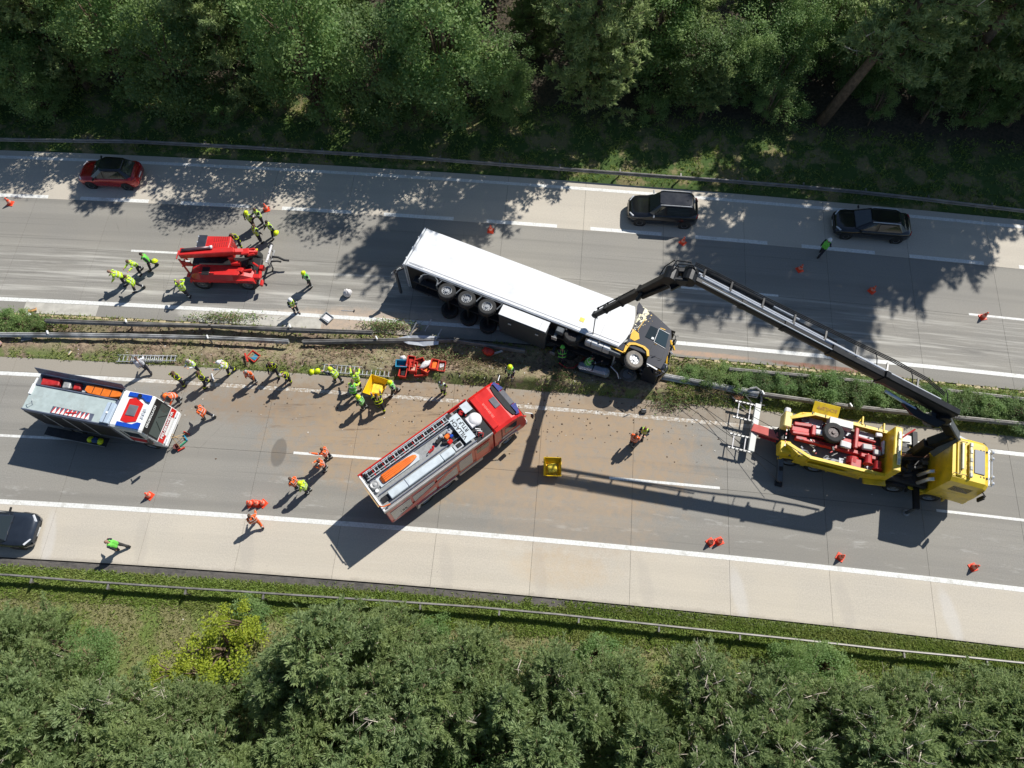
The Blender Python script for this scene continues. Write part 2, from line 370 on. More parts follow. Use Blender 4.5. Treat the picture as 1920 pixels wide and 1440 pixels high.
# ================================================================== carriageways: slabs with open joints, kerbs, painted lines
def strip(s0, s1, a0, a1, z0, z1, ref, ds=1.3):
    n = max(1, int(abs(s1 - s0) / ds)); rings = []
    for i in range(n + 1):
        s = s0 + (s1 - s0) * i / n; p = RP(s, a0, ref); q = RP(s, a1, ref)
        rings.append([(p.x, p.y, z0), (q.x, q.y, z0), (q.x, q.y, z1), (p.x, p.y, z1)])
    return rings
def carriageway(name, rows, ref, off, gap=.014):
    lo = rows[0][0] - .0; hi = rows[-1][1]
    base = MB(); base.loft(strip(-60, 60, lo, hi, -.12, -.022, ref, 2)); o = base.build(name, M_JOINT); tag(o, kind='structure')
    for q in (-1, 1):
        for (a0, a1, m) in rows:
            e = MB(); e.loft(strip(60 * q, 150 * q, a0, a1, -.1, 0, ref, 5)); e.build('far_surface', m, o)
    k0 = math.ceil((-58 - off) / 5.16)
    for (a0, a1, m) in rows:
        k = k0
        while off + 5.16 * (k + 1) < 60:
            s = off + 5.16 * k; b = MB(); g = gap / 2
            b.loft(strip(s + g, s + 5.16 - g, a0 + g, a1 - g, -.02, random.uniform(-.002, .0015), ref, 1.3)); b.build('slab', m, o); k += 1
    return o
LOW = carriageway('lower_carriageway', [(5.0, 7.95, M_SHO), (7.95, 11.66, M_LANE), (11.66, 15.7, M_LANE), (15.7, 16.62, M_LANE)], 5.6, .93)
UPP = carriageway('upper_carriageway', [(19.62, 20.42, M_LANE), (20.42, 24.45, M_LANE), (24.45, 28.25, M_LANE), (28.25, 32.2, M_SHO)], 28.3, -.54)
def line(parent, s0, s1, a, wd, ref=16.):
    b = MB(); b.loft(strip(s0, s1, a - wd / 2, a + wd / 2, .0022, .0062, ref, 2.5)); return b.build('painted_line', M_PAINT, parent)
for a, wd, par, ref in ((7.95, .26, LOW, 5.6), (15.56, .24, LOW, 5.6), (20.55, .26, UPP, 28.3), (31.62, .24, UPP, 28.3)):
    for s0 in range(-58, 58, 29): line(par, s0, s0 + 29, a, wd, ref)
def px_station(px, py, ref, a):                                       # road station of a mark seen in the photograph
    p = G(px, py); s = p.x
    for _ in range(4): s = p.x + (-.0865 - .0012 * s) * (a - ref)
    return s
def dashes(par, a, wd, ref, p0, per, ln, n0, n1):
    for k in range(n0, n1): line(par, p0 + per * k, p0 + per * k + ln, a, wd, ref)
s = px_station(550, 852, 5.6, 11.72); s2 = px_station(1138, 897, 5.6, 11.72); s3 = px_station(1757, 962, 5.6, 11.72)
per = (s3 - s) / 2; dashes(LOW, 11.72, .15, 5.6, s, per, 6.0, -3, 5)
s = px_station(247, 466, 28.3, 24.5); dashes(UPP, 24.5, .15, 28.3, s, per, 6.0, -2, 5)
s = px_station(-10, 365, 28.3, 28.42); per2 = (px_station(1704, 476, 28.3, 28.42) - px_station(152, 367, 28.3, 28.42)) / 8
s = px_station(152, 367, 28.3, 28.42); dashes(UPP, 28.42, .27, 28.3, s, per2, per2 * .68, -5, 13)
# concrete patches in the edge of the upper carriageway
for (s0, s1, a0, a1) in ((-29.6, -25.0, 19.66, 20.4), (-18.6, -11.0, 19.66, 20.38)):
    b = MB(); b.loft(strip(s0, s1, a0, a1, .002, .006, 28.3)); b.build('repair_patch', mat('pale_patch', (.46, .44, .39), .85, 0, .12, 2, dirt=.3, world=True), UPP)
# little edging stones on the median side of the upper carriageway
b = MB(); 
for k in range(-80, 112):
    s0 = k * .5
    if -10.5 < s0 < 8.6: continue
    if random.random() < .08: continue
    p = RP(s0, 19.50, 19.5); q = RP(s0 + random.uniform(.36, .47), 19.50, 19.5); d = random.uniform(-.02, .02)
    b.beam((p.x, p.y + d, .0), (q.x, q.y + d, .0), random.uniform(.13, .19), .10, b=.02)
tag(b.build('edging_stones', mat('yellow_edging', (.46, .38, .23), .85, 0, .2, 3, dirt=.4, world=True)), kind='stuff')
# ribbed drainage channel along the lower shoulder
b = MB()
for q in range(6):
    b.loft(strip(-34, 3.5 - q * .6, 4.93 - .075 * q, 4.93 - .075 * q - .06, -.10, -.035 - .006 * q, 5.6, 3))
tag(b.build('drainage_channel', mat('dark_drain', (.085, .08, .075), .9, 0, .3, 4, dirt=.4, world=True)), kind='structure')

# ================================================================== plants
def leaf_mat(name, c0, c1, c2, trans=.35, rough=.55):
    t = NT(name); g = t.n('NewGeometry'); P = g.outputs['Position']; ri = g.outputs['Random Per Island']; oi = t.n('ObjectInfo').outputs['Random']
    n = t.noise(P, .55, 4, .6); c = t.mix(ri, c0, c1); c = t.mix(t.step(n, .42, .66), c, c2)
    c = t.mix(t.math('MULTIPLY', oi, .4), c, tuple(x * y for x, y in zip(c0, (1.15, 1.05, .85)))); t.out(c, rough); t.p.inputs['Specular IOR Level'].default_value = .35
    tr = t.n('BsdfTranslucent'); t.put(tr.inputs[0], t.mix(.5, c, tuple(min(1, x * 1.6) for x in c2)))
    mx = t.n('MixShader'); mx.inputs[0].default_value = trans; t.t.links.new(t.p.outputs[0], mx.inputs[1]); t.t.links.new(tr.outputs[0], mx.inputs[2])
    t.t.links.new(mx.outputs[0], t.t.nodes['Material Output'].inputs[0]); return t.m
M_PINE = leaf_mat('pine_needles', (.17, .235, .105), (.36, .45, .22), (.32, .40, .17), .47)
M_PINEB = leaf_mat('blue_green_needles', (.17, .25, .115), (.37, .46, .22), (.34, .41, .17), .47)
M_LEAF = leaf_mat('broad_leaves', (.12, .22, .075), (.24, .37, .14), (.30, .40, .15), .5)
M_LEAFY = leaf_mat('yellowing_leaves', (.22, .32, .035), (.50, .50, .05), (.36, .42, .05), .35)
M_LEAFD = leaf_mat('dark_leaves', (.09, .16, .06), (.19, .28, .11), (.21, .29, .10), .48)
M_BARK = mat('bark', (.16, .11, .075), .9, 0, .35, 5, .6); M_DEAD = mat('bare_wood', (.56, .49, .41), .9, 0, .25, 6, .3)
M_GRASS = leaf_mat('verge_grass', (.15, .24, .045), (.32, .42, .10), (.33, .36, .12), .35)
M_DRY = leaf_mat('dry_grass', (.20, .20, .08), (.40, .39, .20), (.25, .30, .10), .3)
def rotframe(rng, D):                                                 # two unit vectors perpendicular to D (N,3)
    U = np.cross(D, rng.normal(size=D.shape)); U /= np.linalg.norm(U, axis=1, keepdims=True) + 1e-9
    return U, np.cross(D, U)
def blades(rng, C, D, ln, wd, per, spread):                            # fans of narrow blades at C along D
    C = np.repeat(C, per, 0); D = np.repeat(D, per, 0) + rng.normal(size=(len(C), 3)) * spread
    D /= np.linalg.norm(D, axis=1, keepdims=True); U, W = rotframe(rng, D)
    L = ln * rng.uniform(.55, 1.15, (len(C), 1)); Wd = wd * rng.uniform(.7, 1.3, (len(C), 1)); B = C + D * L * .05
    V = np.stack([B - U * Wd * .35, B + U * Wd * .35, B + D * L * .6 + U * Wd * .5, B + D * L, B + D * L * .6 - U * Wd * .5], 1)
    n = len(C); F = np.arange(n * 5).reshape(n, 5); return V.reshape(-1, 3), F
def leaves(rng, C, size, up=.6):                                       # single leaves / leaflets as little folded quads
    N = rng.normal(size=C.shape); N[:, 2] = np.abs(N[:, 2]) + up; N /= np.linalg.norm(N, axis=1, keepdims=True)
    U, W = rotframe(rng, N); S = size * rng.uniform(.6, 1.3, (len(C), 1))
    V = np.stack([C - U * S * .6, C + W * S * .34, C + U * S * .6, C - W * S * .34], 1)
    n = len(C); return V.reshape(-1, 3), np.arange(n * 4).reshape(n, 4)
def limb_paths(rng, h, r, z0, levels, per, droop=.1, lean=.0, shape='pine'):
    P = []
    for i in range(levels):
        f = i / max(1, levels - 1); z = h * (z0 + (1 - z0) * f)
        rr = r * ((1 - f) ** .75 * .95 + .12) if shape == 'cone' else r * math.sqrt(max(.04, 1 - ((f - .38) / .68) ** 2))
        for k in range(per):
            a = rng.uniform(0, 2 * np.pi); L = rr * rng.uniform(.55, 1.15)
            d = np.array([math.cos(a), math.sin(a), rng.uniform(.02, .45) + f * .5]); d /= np.linalg.norm(d)
            p = np.array([lean * z / h, 0, z]); pts = [p]
            for s in range(4):
                d = d + rng.normal(size=3) * .13; d[2] -= droop * .3 - .08 * s; d /= np.linalg.norm(d); p = p + d * L / 4; pts.append(p)
            P.append(pts)
    return P
def make_pine(seed, h, r, m, shape='pine', z0=.3, dens=1., dead=0, levels=13, per=7, tl=.34, tw=.085):
    rng = np.random.default_rng(seed); lean = rng.uniform(-.5, .5); paths = limb_paths(rng, h, r, z0, levels, per, .12, lean, shape)
    C = []; D = []; br = MB()
    for pts in paths:
        P = np.array(pts); br.tube([tuple(q) for q in P[::2]], [.05, .035, .012], 4)
        for i in range(1, 5):
            nsub = max(1, int(round((3 if i < 4 else 4) * dens)))
            for j in range(nsub):
                if i == 1 and rng.random() < .5: continue
                o = P[i] + (P[i - 1] - P[i]) * rng.uniform(0, .9); bd = P[i] - P[i - 1]; bd /= np.linalg.norm(bd)
                sd_ = rng.normal(size=3) * .8 + bd * 1.2; sd_[2] = abs(sd_[2]) * .5; sd_ /= np.linalg.norm(sd_); L = rng.uniform(.25, .8) * (r / 3.2)
                for q in range(3):
                    C.append(o + sd_ * L * (q + 1) / 3 + rng.normal(size=3) * .05); dd = sd_ + rng.normal(size=3) * .25; dd[2] += .25; D.append(dd)
    C = np.array(C); D = np.array(D); D /= np.linalg.norm(D, axis=1, keepdims=True)
    V, F = blades(rng, C, D, tl, tw * .72, 11, .45); crown = np_mesh('crown', V, F, m)
    tr = MB(); tr.tube([(0, 0, -.3), (lean * .2, 0, h * .25), (lean * .6, .1, h * .6), (lean * .95, 0, h * .96)], [.035 * h * .45 + .06, .03 * h * .4 + .04, .018 * h * .4 + .02, .02], 8)
    tr.V += []; 
    k = len(tr.V); tr.V += br.V; tr.F += [tuple(i + k for i in f) for f in br.F]
    dm = None
    if dead:
        db = MB()
        for _ in range(dead):
            i = rng.integers(len(paths)); p = paths[i][rng.integers(2, 5)]; d = rng.normal(size=3); d[2] = abs(d[2]) * .9 + .2; d /= np.linalg.norm(d); q = p + d * rng.uniform(.6, 1.9)
            db.tube([tuple(p), tuple((p + q) / 2 + rng.normal(size=3) * .08), tuple(q)], [.04, .028, .010], 4)
            for _ in range(3):
                e = (p + q) / 2 + (q - p) * rng.uniform(-.1, .4); g = e + (d * .5 + rng.normal(size=3) * .6) * .5; db.tube([tuple(e), tuple(g)], [.022, .008], 3)
        dm = db
    return crown, tr, dm
def make_broad(seed, h, r, m, nl=15000, lumps=60, size=.17, z0=.35):
    rng = np.random.default_rng(seed); C = []; tr = MB()
    zc = h * (z0 + 1) / 2; rz = h * (1 - z0) / 2; cen = []
    for i in range(lumps):
        d = rng.normal(size=3); d /= np.linalg.norm(d); k = rng.uniform(.35, 1.0) ** .6; cen.append(np.array([d[0] * r * k, d[1] * r * k, zc + d[2] * rz * k]))
    for c in cen:
        lr = r * rng.uniform(.18, .42); n = int(nl / lumps); d = rng.normal(size=(n, 3)); d /= np.linalg.norm(d, axis=1, keepdims=True)
        d *= lr * rng.uniform(.25, 1.15, (n, 1)) * np.array([1, 1, .7]); C.append(c + d)
        if rng.random() < .5: tr.tube([(0, 0, h * z0 * .6), tuple(c * [.4, .4, .75]), tuple(c)], [.09, .05, .015], 5)
    C = np.concatenate(C); V, F = leaves(rng, C, size); crown = np_mesh('crown', V, F, m)
    tr.tube([(0, 0, -.3), (.1, .1, h * .3), (0, .1, h * .7)], [.05 + h * .014, .04 + h * .01, .04], 8); return crown, tr, None
def tree_proto(name, spec, parent_mat=None):
    crown, tr, dead = spec; e = bpy.data.objects.new(name, None); COL.objects.link(e)
    link('crown', crown, e); tr.build('trunk', M_BARK, e, True)
    if dead: dead.build('bare_branches', M_DEAD, e, True)['kind'] = 'stuff'
    return e
PROTO = {
    'pineA': tree_proto('pine_tree', make_pine(1, 12, 3.3, M_PINEB, dens=1.25, dead=5)),
    'pineB': tree_proto('pine_tree', make_pine(2, 12, 2.9, M_PINE, dens=1.15, dead=18)),
    'pineC': tree_proto('pine_tree', make_pine(3, 12, 3.6, M_PINEB, shape='cone', dens=1.2, dead=3, levels=15)),
    'pineD': tree_proto('pine_tree', make_pine(9, 12, 3.0, M_PINE, z0=.45, dens=1.0, dead=44)),
    'tall': tree_proto('pine_tree', make_pine(4, 20, 4.3, M_PINEB, z0=.06, levels=27, per=8, dens=1.05, dead=6, tl=.42, tw=.10)),
    'tallB': tree_proto('pine_tree', make_pine(5, 21, 4.1, M_PINE, z0=.26, levels=20, per=7, dens=.85, dead=40, tl=.42, tw=.10)),
    'edgeL': tree_proto('broadleaf_tree', make_broad(21, 13, 3.6, M_LEAF, 24000, 95, .20, .03)),
    'edgeD': tree_proto('broadleaf_tree', make_broad(22, 11, 3.4, M_LEAFD, 16000, 80, .20, .03)),
    'edgeP': tree_proto('pine_tree', make_pine(23, 15, 3.7, M_PINEB, z0=.08, levels=20, per=8, dens=1.15, dead=8, tl=.40, tw=.10)),
    'leafA': tree_proto('broadleaf_tree', make_broad(6, 14, 4.0, M_LEAF, 17000, 80, .19)),
    'leafB': tree_proto('broadleaf_tree', make_broad(7, 9, 2.7, M_LEAF, 9000, 46, .15, .2)),
    'leafD': tree_proto('broadleaf_tree', make_broad(8, 8, 2.8, M_LEAFD, 8000, 42, .16, .15)),
    'yellow': tree_proto('broadleaf_tree', make_broad(10, 6, 1.5, M_LEAFY, 2600, 26, .13, .2)),
    'bush': tree_proto('bush', make_broad(11, 1.6, 1.15, M_LEAF, 4200, 30, .085, .0)),
    'bushD': tree_proto('bush', make_broad(12, 1.5, 1.25, M_LEAFD, 4200, 30, .085, .0)),
    'bushY': tree_proto('bush', make_broad(13, 2.6, 1.5, M_LEAFY, 2600, 22, .10, .05)),
}
used = set()
def plant(kind, x, y, sc=1., h=None, label=None, cat='tree', group=None, z=None, rz=None, sq=1.):
    src = PROTO[kind]
    if kind in used: o = copy_tree(src)
    else: o = src; used.add(kind)
    zz = terrain_z(x, y) if z is None else z
    o.location = (x, y, zz - .03); o.rotation_euler = (random.uniform(-.05, .05), random.uniform(-.05, .05), random.uniform(0, 6.28) if rz is None else rz)
    o.scale = (sc * random.uniform(.94, 1.06), sc * random.uniform(.94, 1.06), sc * sq)
    tag(o, label, cat, group)
    if label and 'leaning over' in label: o.rotation_euler = (R_(-2), R_(13), 0)
    return o
def in_photo(x, y, z=0):
    d = (CH - z) * math.cos(TILT) + y * math.sin(TILT); return 960 + FPX * x / d, 720 - FPX * (y * math.cos(TILT) - (CH - z) * math.sin(TILT)) / d
_seen = {}
def place_label(what, x, y, z, marks, rows):                          # says by which landmark of the photograph a tree or bush stands
    px, py = in_photo(x, y, z)
    m = min(marks, key=lambda q: abs(q[0] - px))[1]; rw = next(t for lim, t in rows if py < lim); lb = '%s %s %s' % (what, rw, m); k = _seen.get(lb, 0); _seen[lb] = k + 1
    return lb if k == 0 else lb.replace(what, ['smaller ', 'darker ', 'broader ', 'paler '][min(k, 4) - 1] + what, 1)
LOWM = ((30, 'below the dark blue car'), (215, 'below the walking man in green'), (480, 'below the three cones in a row'), (640, 'below the red fire truck'), (800, 'left of centre'), (960, 'at the centre'), (1120, 'right of centre'), (1340, 'below the close pair of cones'), (1575, 'below the lone middle cone'), (1720, 'between the last two cones'), (1880, 'near the right edge'))
UPM = ((30, 'at the left edge'), (205, 'above the red hatchback'), (380, 'above the red telehandler'), (560, 'right of the telehandler crew'), (790, 'above the rear of the white trailer'), (1000, 'above the middle of the trailer'), (1240, 'above the black off-road car'), (1450, 'between the two black cars'), (1640, 'above the black estate car'), (1860, 'at the right edge'))
def at_crown(px, py, hc):                                             # a crown seen at this pixel, its centre hc above the ground
    p = G(px, py, hc); return p.x, p.y
# ---- forest behind the upper guard rail
GU = 'trees of the forest above the upper carriageway'
front = [  # kind, x, y, scale, label
    ('tall', 5.4, 38.3, .94, 'tall blue-green pine reaching out over the verge above the white trailer'),
    ('tallB', 21.4, 36.6, 1.02, 'high-crowned pine with a long bare trunk leaning over the verge between the black cars'),
    ('tallB', 29.5, 37.6, 1.04, 'tall dark pine with dead lower twigs behind the verge right of the black estate car'),
    ('edgeL', -13.2, 37.6, .95, 'bright green broadleaf tree standing nearest the verge, left of centre at the top'),
    ('edgeL', -4.6, 37.4, 1.0, 'tall feathery green tree beside the big blue-green pine at the top'),
    ('edgeP', -18.8, 39.4, .80, 'conical blue-green conifer among the broadleaf trees at the upper left'),
    ('leafD', 13.6, 38.6, .85, 'low dark bushy tree in the gap behind the black off-road car'),
    ('leafB', 16.6, 40.5, .85, 'light green young tree filling the forest gap between two tall pines'),
    ('tall', 36.0, 37.8, 1.2, 'big pine at the upper right corner overhanging the end of the guard rail')]
for k, x, y, sc, lb in front: plant(k, x, y, sc, label=lb, group=GU)
GB = 'conifers deeper in the upper forest'; GL = 'broadleaf trees deeper in the upper forest'
back = [('edgeD', -39, 39.5, 1.0), ('edgeL', -34.5, 39.6, .95), ('edgeP', -30.2, 39.8, .74), ('edgeL', -26.2, 39.2, .9), ('edgeD', -22.6, 38.0, .8), ('edgeD', -8.8, 37.6, .8), ('leafD', -15.9, 37.9, .55), ('leafD', -.4, 38.2, .75), ('edgeL', 9.6, 40.2, .74), ('edgeD', 12.6, 37.8, .62), ('leafD', 17.8, 38.4, .7),
        ('leafB', 25.6, 38.6, .95), ('leafB', 32.3, 37.8, .8), ('edgeL', 38.4, 38.5, .85), ('tallB', 40.5, 38.6, 1.0), ('leafD', 23.2, 38.8, .6), ('leafD', 28.4, 36.9, .45), ('edgeL', 15.3, 38.3, .5), ('edgeL', 18.6, 39.8, .58), ('edgeL', 24.2, 39.0, .5), ('edgeL', 27.6, 39.3, .55), ('edgeL', 31.0, 39.0, .5), ('edgeL', 36.6, 37.3, .5), ('edgeL', 33.4, 36.6, .36), ('edgeL', 21.4, 41.2, .6), ('edgeL', -32, 37.4, .5), ('edgeL', -.2, 36.9, .42), ('pineC', 28.3, 36.5, .45), ('pineC', 34.2, 36.2, .58), ('pineC', 38.8, 36.0, .62), ('leafB', 24.6, 36.3, .42), ('leafB', 17.4, 36.6, .45), ('pineC', 13.0, 36.8, .42), ('leafB', 31.2, 35.9, .36), ('pineC', -36, 37.0, .5), ('bush', 19.0, 36.9, 1.3), ('bush', 31.0, 36.6, 1.2), ('bush', 9.8, 37.2, 1.2), ('bush', -20, 37.2, 1.1), ('bush', -6.6, 37.0, 1.0)]
KN_ = {'edgeD': 'dark leafy tree', 'edgeL': 'green leafy tree', 'edgeP': 'blue-green conifer', 'leafD': 'low dark tree', 'leafB': 'light green young tree', 'pineC': 'small cone-shaped conifer', 'tallB': 'tall bare-stemmed pine', 'bush': 'rounded bush'}
for k, x, y, sc in back: plant(k, x, y, sc, label=place_label(KN_[k], x, y, 1, UPM, ((215, 'inside the forest edge'), (9999, 'beside the upper verge'))), group='undergrowth along the upper forest edge')
rr = random.Random(5)
for row, (y0, n) in enumerate(((43.0, 17), (47.5, 17), (53, 15), (60, 14), (69, 13), (80, 12))):
    for i in range(n):
        x = -50 + 100 * (i + rr.uniform(.2, .8)) / n * (1 + .08 * row) - 4 * row; y = y0 + rr.uniform(-1.3, 1.3)
        k = rr.choice(['edgeL', 'edgeP', 'edgeD', 'edgeL', 'leafA'] if x < 14 else ['edgeP', 'edgeL', 'edgeD', 'tallB'])
        leafy = k in ('edgeL', 'edgeD', 'leafA'); sc = rr.uniform(.62, .82) * (.85 if x > 14 else 1) * (.9 if k == 'edgeP' else 1)
        plant(k, x, y, sc, label='broadleaf crown deep in the forest above the road' if leafy else 'dark conifer standing deep in the forest above the road', group=GL if leafy else GB)
# ---- wood below the lower guard rail
low = [ # kind, px, py, centre height, scale
    ('pineC', 25, 1195, 4.4, .56), ('pineA', 75, 1290, 5.2, .62), ('leafB', 165, 1235, 2.6, .52), ('pineA', 30, 1400, 6.2, .72), ('pineB', 180, 1345, 5.4, .62), ('pineC', 130, 1460, 6, .7),
    ('pineA', 275, 1395, 5.6, .64), ('pineB', 345, 1330, 4.4, .52), ('pineA', 380, 1440, 6.2, .7), ('pineC', 480, 1450, 5.4, .6), ('pineA', 620, 1225, 5.6, .70), ('pineC', 545, 1280, 5.0, .60), ('pineB', 700, 1290, 5.2, .62), ('pineA', 590, 1400, 5.6, .62),
    ('pineC', 710, 1200, 4.4, .55), ('pineA', 800, 1270, 5.0, .62), ('pineB', 760, 1370, 5.8, .66), ('pineA', 690, 1455, 6.2, .7), ('pineA', 890, 1240, 4.6, .55), ('pineC', 930, 1320, 5.2, .62), ('pineB', 860, 1350, 5., .58),
    ('leafB', 900, 1430, 5.6, .78), ('pineA', 1010, 1400, 5.8, .66), ('pineB', 1040, 1290, 4.6, .58), ('pineC', 1110, 1360, 5.2, .62), ('pineA', 1150, 1285, 4.2, .52), ('pineB', 1200, 1400, 5.6, .66), ('leafB', 1250, 1350, 4.0, .55),
    ('pineD', 1300, 1290, 4.4, .55), ('pineD', 1340, 1380, 5.6, .68), ('pineD', 1430, 1330, 5.0, .62), ('pineD', 1460, 1430, 6.2, .72), ('leafB', 1520, 1262, 2.2, .5), ('pineD', 1560, 1350, 5.0, .62), ('pineD', 1640, 1410, 6.2, .72),
    ('pineD', 1690, 1330, 4.6, .56), ('pineD', 1760, 1400, 5.4, .64), ('pineA', 1850, 1350, 5.4, .64), ('pineD', 1900, 1440, 6.4, .74), ('pineC', 1820, 1450, 5.6, .62), ('pineA', 1925, 1330, 4.4, .52), ('pineD', 1260, 1450, 6, .7)]
side_names = {'pineA': 'bushy pine', 'pineB': 'pine with bare twigs', 'pineC': 'cone-shaped young conifer', 'pineD': 'pine with many dead twigs', 'leafB': 'light green broadleaf tree'}
special = {(900, 1430): 'pale leafed broadleaf tree at the bottom edge, left of centre', (1520, 1262): 'fresh green broadleaf tree touching the lower guard rail at the right',
           (620, 1225): 'bushy pine growing up against the lower guard rail left of centre', (25, 1195): 'cone-shaped conifer at the left edge just below the lower guard rail',
           (165, 1235): 'light green young tree at the edge of the lower grass clearing', (1250, 1350): 'light green broadleaf tree among the pines below the lower guard rail, right of centre',
           (1925, 1330): 'bushy pine at the right edge just below the lower guard rail'}
for k, px, py, hc, sc in low:
    x, y = at_crown(px, py, hc); lb = special.get((px, py)) or place_label(side_names[k], x, y, hc, LOWM, ((1262, 'next to the lower guard rail'), (1375, 'in mid wood'), (99999, 'at the bottom edge')))
    plant(k, x, y, sc, label=lb, group='trees of the wood below the road')
for i in range(84):                                                    # the wood goes on below the frame
    x = -44 + 88 * rr.random(); y = -5.0 - 28 * rr.random() ** 1.5; k = rr.choice(['pineA', 'pineB', 'pineC', 'pineD'])
    plant(k, x, y, rr.uniform(.65, .85), label=side_names[k] + ' in the wood below the lower guard rail', group='trees of the wood below the road')
for px, py, hc, sc, lb in ((305, 1262, 2.4, .50, 'yellowing shrub at the top of the lower clearing edge'), (360, 1262, 2.2, .5, 'lime yellow shrub right of the clearing'), (215, 1340, 4.6, .62, 'yellow crowned sapling deep among the pines at the lower left'),
                           (290, 1325, 4.2, .55, 'small yellow sapling right of the bigger yellow one'), (250, 1290, 3.4, .42, 'thin yellow sapling between the lower left pines'), (445, 1170, 1.6, .55, 'yellow green bush just below the guard rail left of the big pine')):
    x, y = at_crown(px, py, hc); plant('yellow', x, y, sc * 1.25, label=lb, cat='shrub', group='yellowing shrubs in the lower wood')
for px, py, sc, k in ((420, 1215, 1.2, 'bushY'), (470, 1150, .9, 'bush'), (440, 1280, 1.1, 'bushD'), (100, 1180, .8, 'bush'), (810, 1185, .9, 'bush'), (1120, 1225, 1.0, 'bush'), (1480, 1240, 1.1, 'bush'), (1550, 1245, 1.15, 'bush'), (1600, 1300, .9, 'bush'), (1740, 1300, .8, 'bushD'), (1860, 1290, .9, 'bush')):
    x, y = at_crown(px, py, .8 * sc); plant(k, x, y, sc, label=place_label('low leafy bush', x, y, .5, LOWM, ((1225, 'close to the rail'), (9999, 'further from the rail'))), cat='bush', group='bushes on the slope below the lower guard rail')
# ---- the clipped hedge and loose shrubs in the median
GH = 'hedge bushes in the median'
for px, py, sc, k, lb in ((1310, 695, .5, 'bush', 'tiny bush on the upper side of the small bush beside the tractor nose'), (1360, 700, .6, 'bush', 'bush on the kerb side behind the torn guard rail'), (1410, 706, .62, 'bushD', 'dark bush on the kerb side above the torn rail end'), (1470, 722, .7, 'bush', 'bush filling the hedge left of the big round bush'), (1500, 716, .6, 'bushD', 'dark bush touching the left of the big round bush'), (1575, 722, .75, 'bushD', 'dark bush on the kerb side of the big round bush'), (1625, 730, .72, 'bush', 'kerb side hedge bush left of the crane boom'), (1680, 737, .7, 'bush', 'kerb side hedge bush right under the crane boom'), (1730, 742, .72, 'bushD', 'kerb side hedge bush right of the crane boom'), (1780, 750, .7, 'bush', 'kerb side hedge bush above the crane column'), (1830, 755, .72, 'bushD', 'kerb side hedge bush third from the right edge'), (1880, 762, .7, 'bush', 'kerb side hedge bush second from the right edge'), (1292, 702, .62, 'bush', 'small bush right beside the nose of the overturned tractor'), (1335, 712, .66, 'bushD', 'dark hedge bush second from the overturned tractor'), (1385, 714, .74, 'bush', 'hedge bush behind the torn guard rail'),
                          (1435, 717, .66, 'bushD', 'low hedge bush between the torn rail and the bright round bush'), (1545, 728, 1.0, 'bush', 'big round bright green bush in the median'), (1600, 738, .85, 'bushD', 'dark hedge bush just right of the round bright bush'),
                          (1650, 740, .82, 'bush', 'hedge bush left of where the crane boom crosses'), (1700, 750, .86, 'bushD', 'hedge bush under the crane boom'), (1750, 752, .8, 'bush', 'hedge bush beside the foot of the crane boom'),
                          (1800, 762, .86, 'bushD', 'hedge bush above the yellow cab'), (1850, 764, .82, 'bush', 'hedge bush second from the right end of the median'), (1905, 774, .86, 'bushD', 'hedge bush at the right edge of the photo'),
                          (1950, 780, .86, 'bush', 'hedge bush at the right edge of the photo'), (18, 598, .85, 'bush', 'rough green shrub at the left end of the median'), (58, 604, .6, 'bushD', 'flattened shrub right of the left end shrub'), (-25, 596, .8, 'bush', 'rough green shrub at the left end of the median')):
    p = G(px, py, .5); plant(k, p.x, p.y, sc, label=lb, cat='bush', group=GH, sq=.8)
# ---- grass, as nobody could count it
def grass(name, n, amin, amax, m, ln, wd, lab, dens=None, xr=(-30, 30), flat=.5, seed=1):
    rng = np.random.default_rng(seed); X = rng.uniform(xr[0], xr[1], n); A = rng.uniform(amin, amax, n); keep = []
    C = []
    for x, a in zip(X, A):
        y = a + base_y(x)
        if dens is not None and rng.random() > dens(x, a, mnoise.noise(Vector((x * .7, y * .7, 5)))): continue
        C.append((x, y, terrain_z(x, y)))
    C = np.array(C); D = rng.normal(size=C.shape) * [1, 1, .3]; D[:, 2] = np.abs(D[:, 2]) + flat; D /= np.linalg.norm(D, axis=1, keepdims=True)
    V, F = blades(rng, C, D, ln, wd, 3, .5); tag(link(name, np_mesh(name, V, F, m)), lab, 'grass', kind='stuff')
grass('verge_grass', 26000, 3.0, 4.62, M_GRASS, .17, .035, 'fresh green grass along the lower shoulder', xr=(-28, 28))
grass('verge_grass', 9000, 4.5, 4.93, M_GRASS, .13, .03, 'short green grass right at the concrete edge of the lower shoulder', dens=lambda x, a, n: .9 if x > 3 - n * 4 else .06, xr=(-10, 30), seed=12)
grass('rough_grass', 30000, -3.5, 3.3, M_DRY, .16, .035, 'brownish mown grass below the lower guard rail', xr=(-28, 28), seed=2)
grass('rough_grass', 10000, -3.5, 3.0, M_GRASS, .2, .04, 'green tufts among the mown grass below the lower guard rail', dens=lambda x, a, n: .2 + max(0, n) * 1.5, xr=(-28, 28), seed=3)
grass('forest_edge_grass', 22000, 32.4, 38.5, M_GRASS, .24, .04, 'grass between the forest and the upper guard rail', dens=lambda x, a, n: .25 + .8 * max(0, n + .3), xr=(-42, 42), seed=4)
grass('median_grass', 16000, 16.65, 19.5, M_DRY, .2, .03, 'trampled dry grass on the torn median', dens=lambda x, a, n: (.12 + .5 * n) if x < 9 else .5, seed=5)
grass('median_grass', 15000, 16.6, 17.9, M_GRASS, .17, .035, 'green turf on the median beside the lower carriageway', dens=lambda x, a, n: (.8 - (a - 16.6) * .9) * ((.5 if x < -16 else .12) + 1.2 * n) if x < 9 else .75, seed=6)
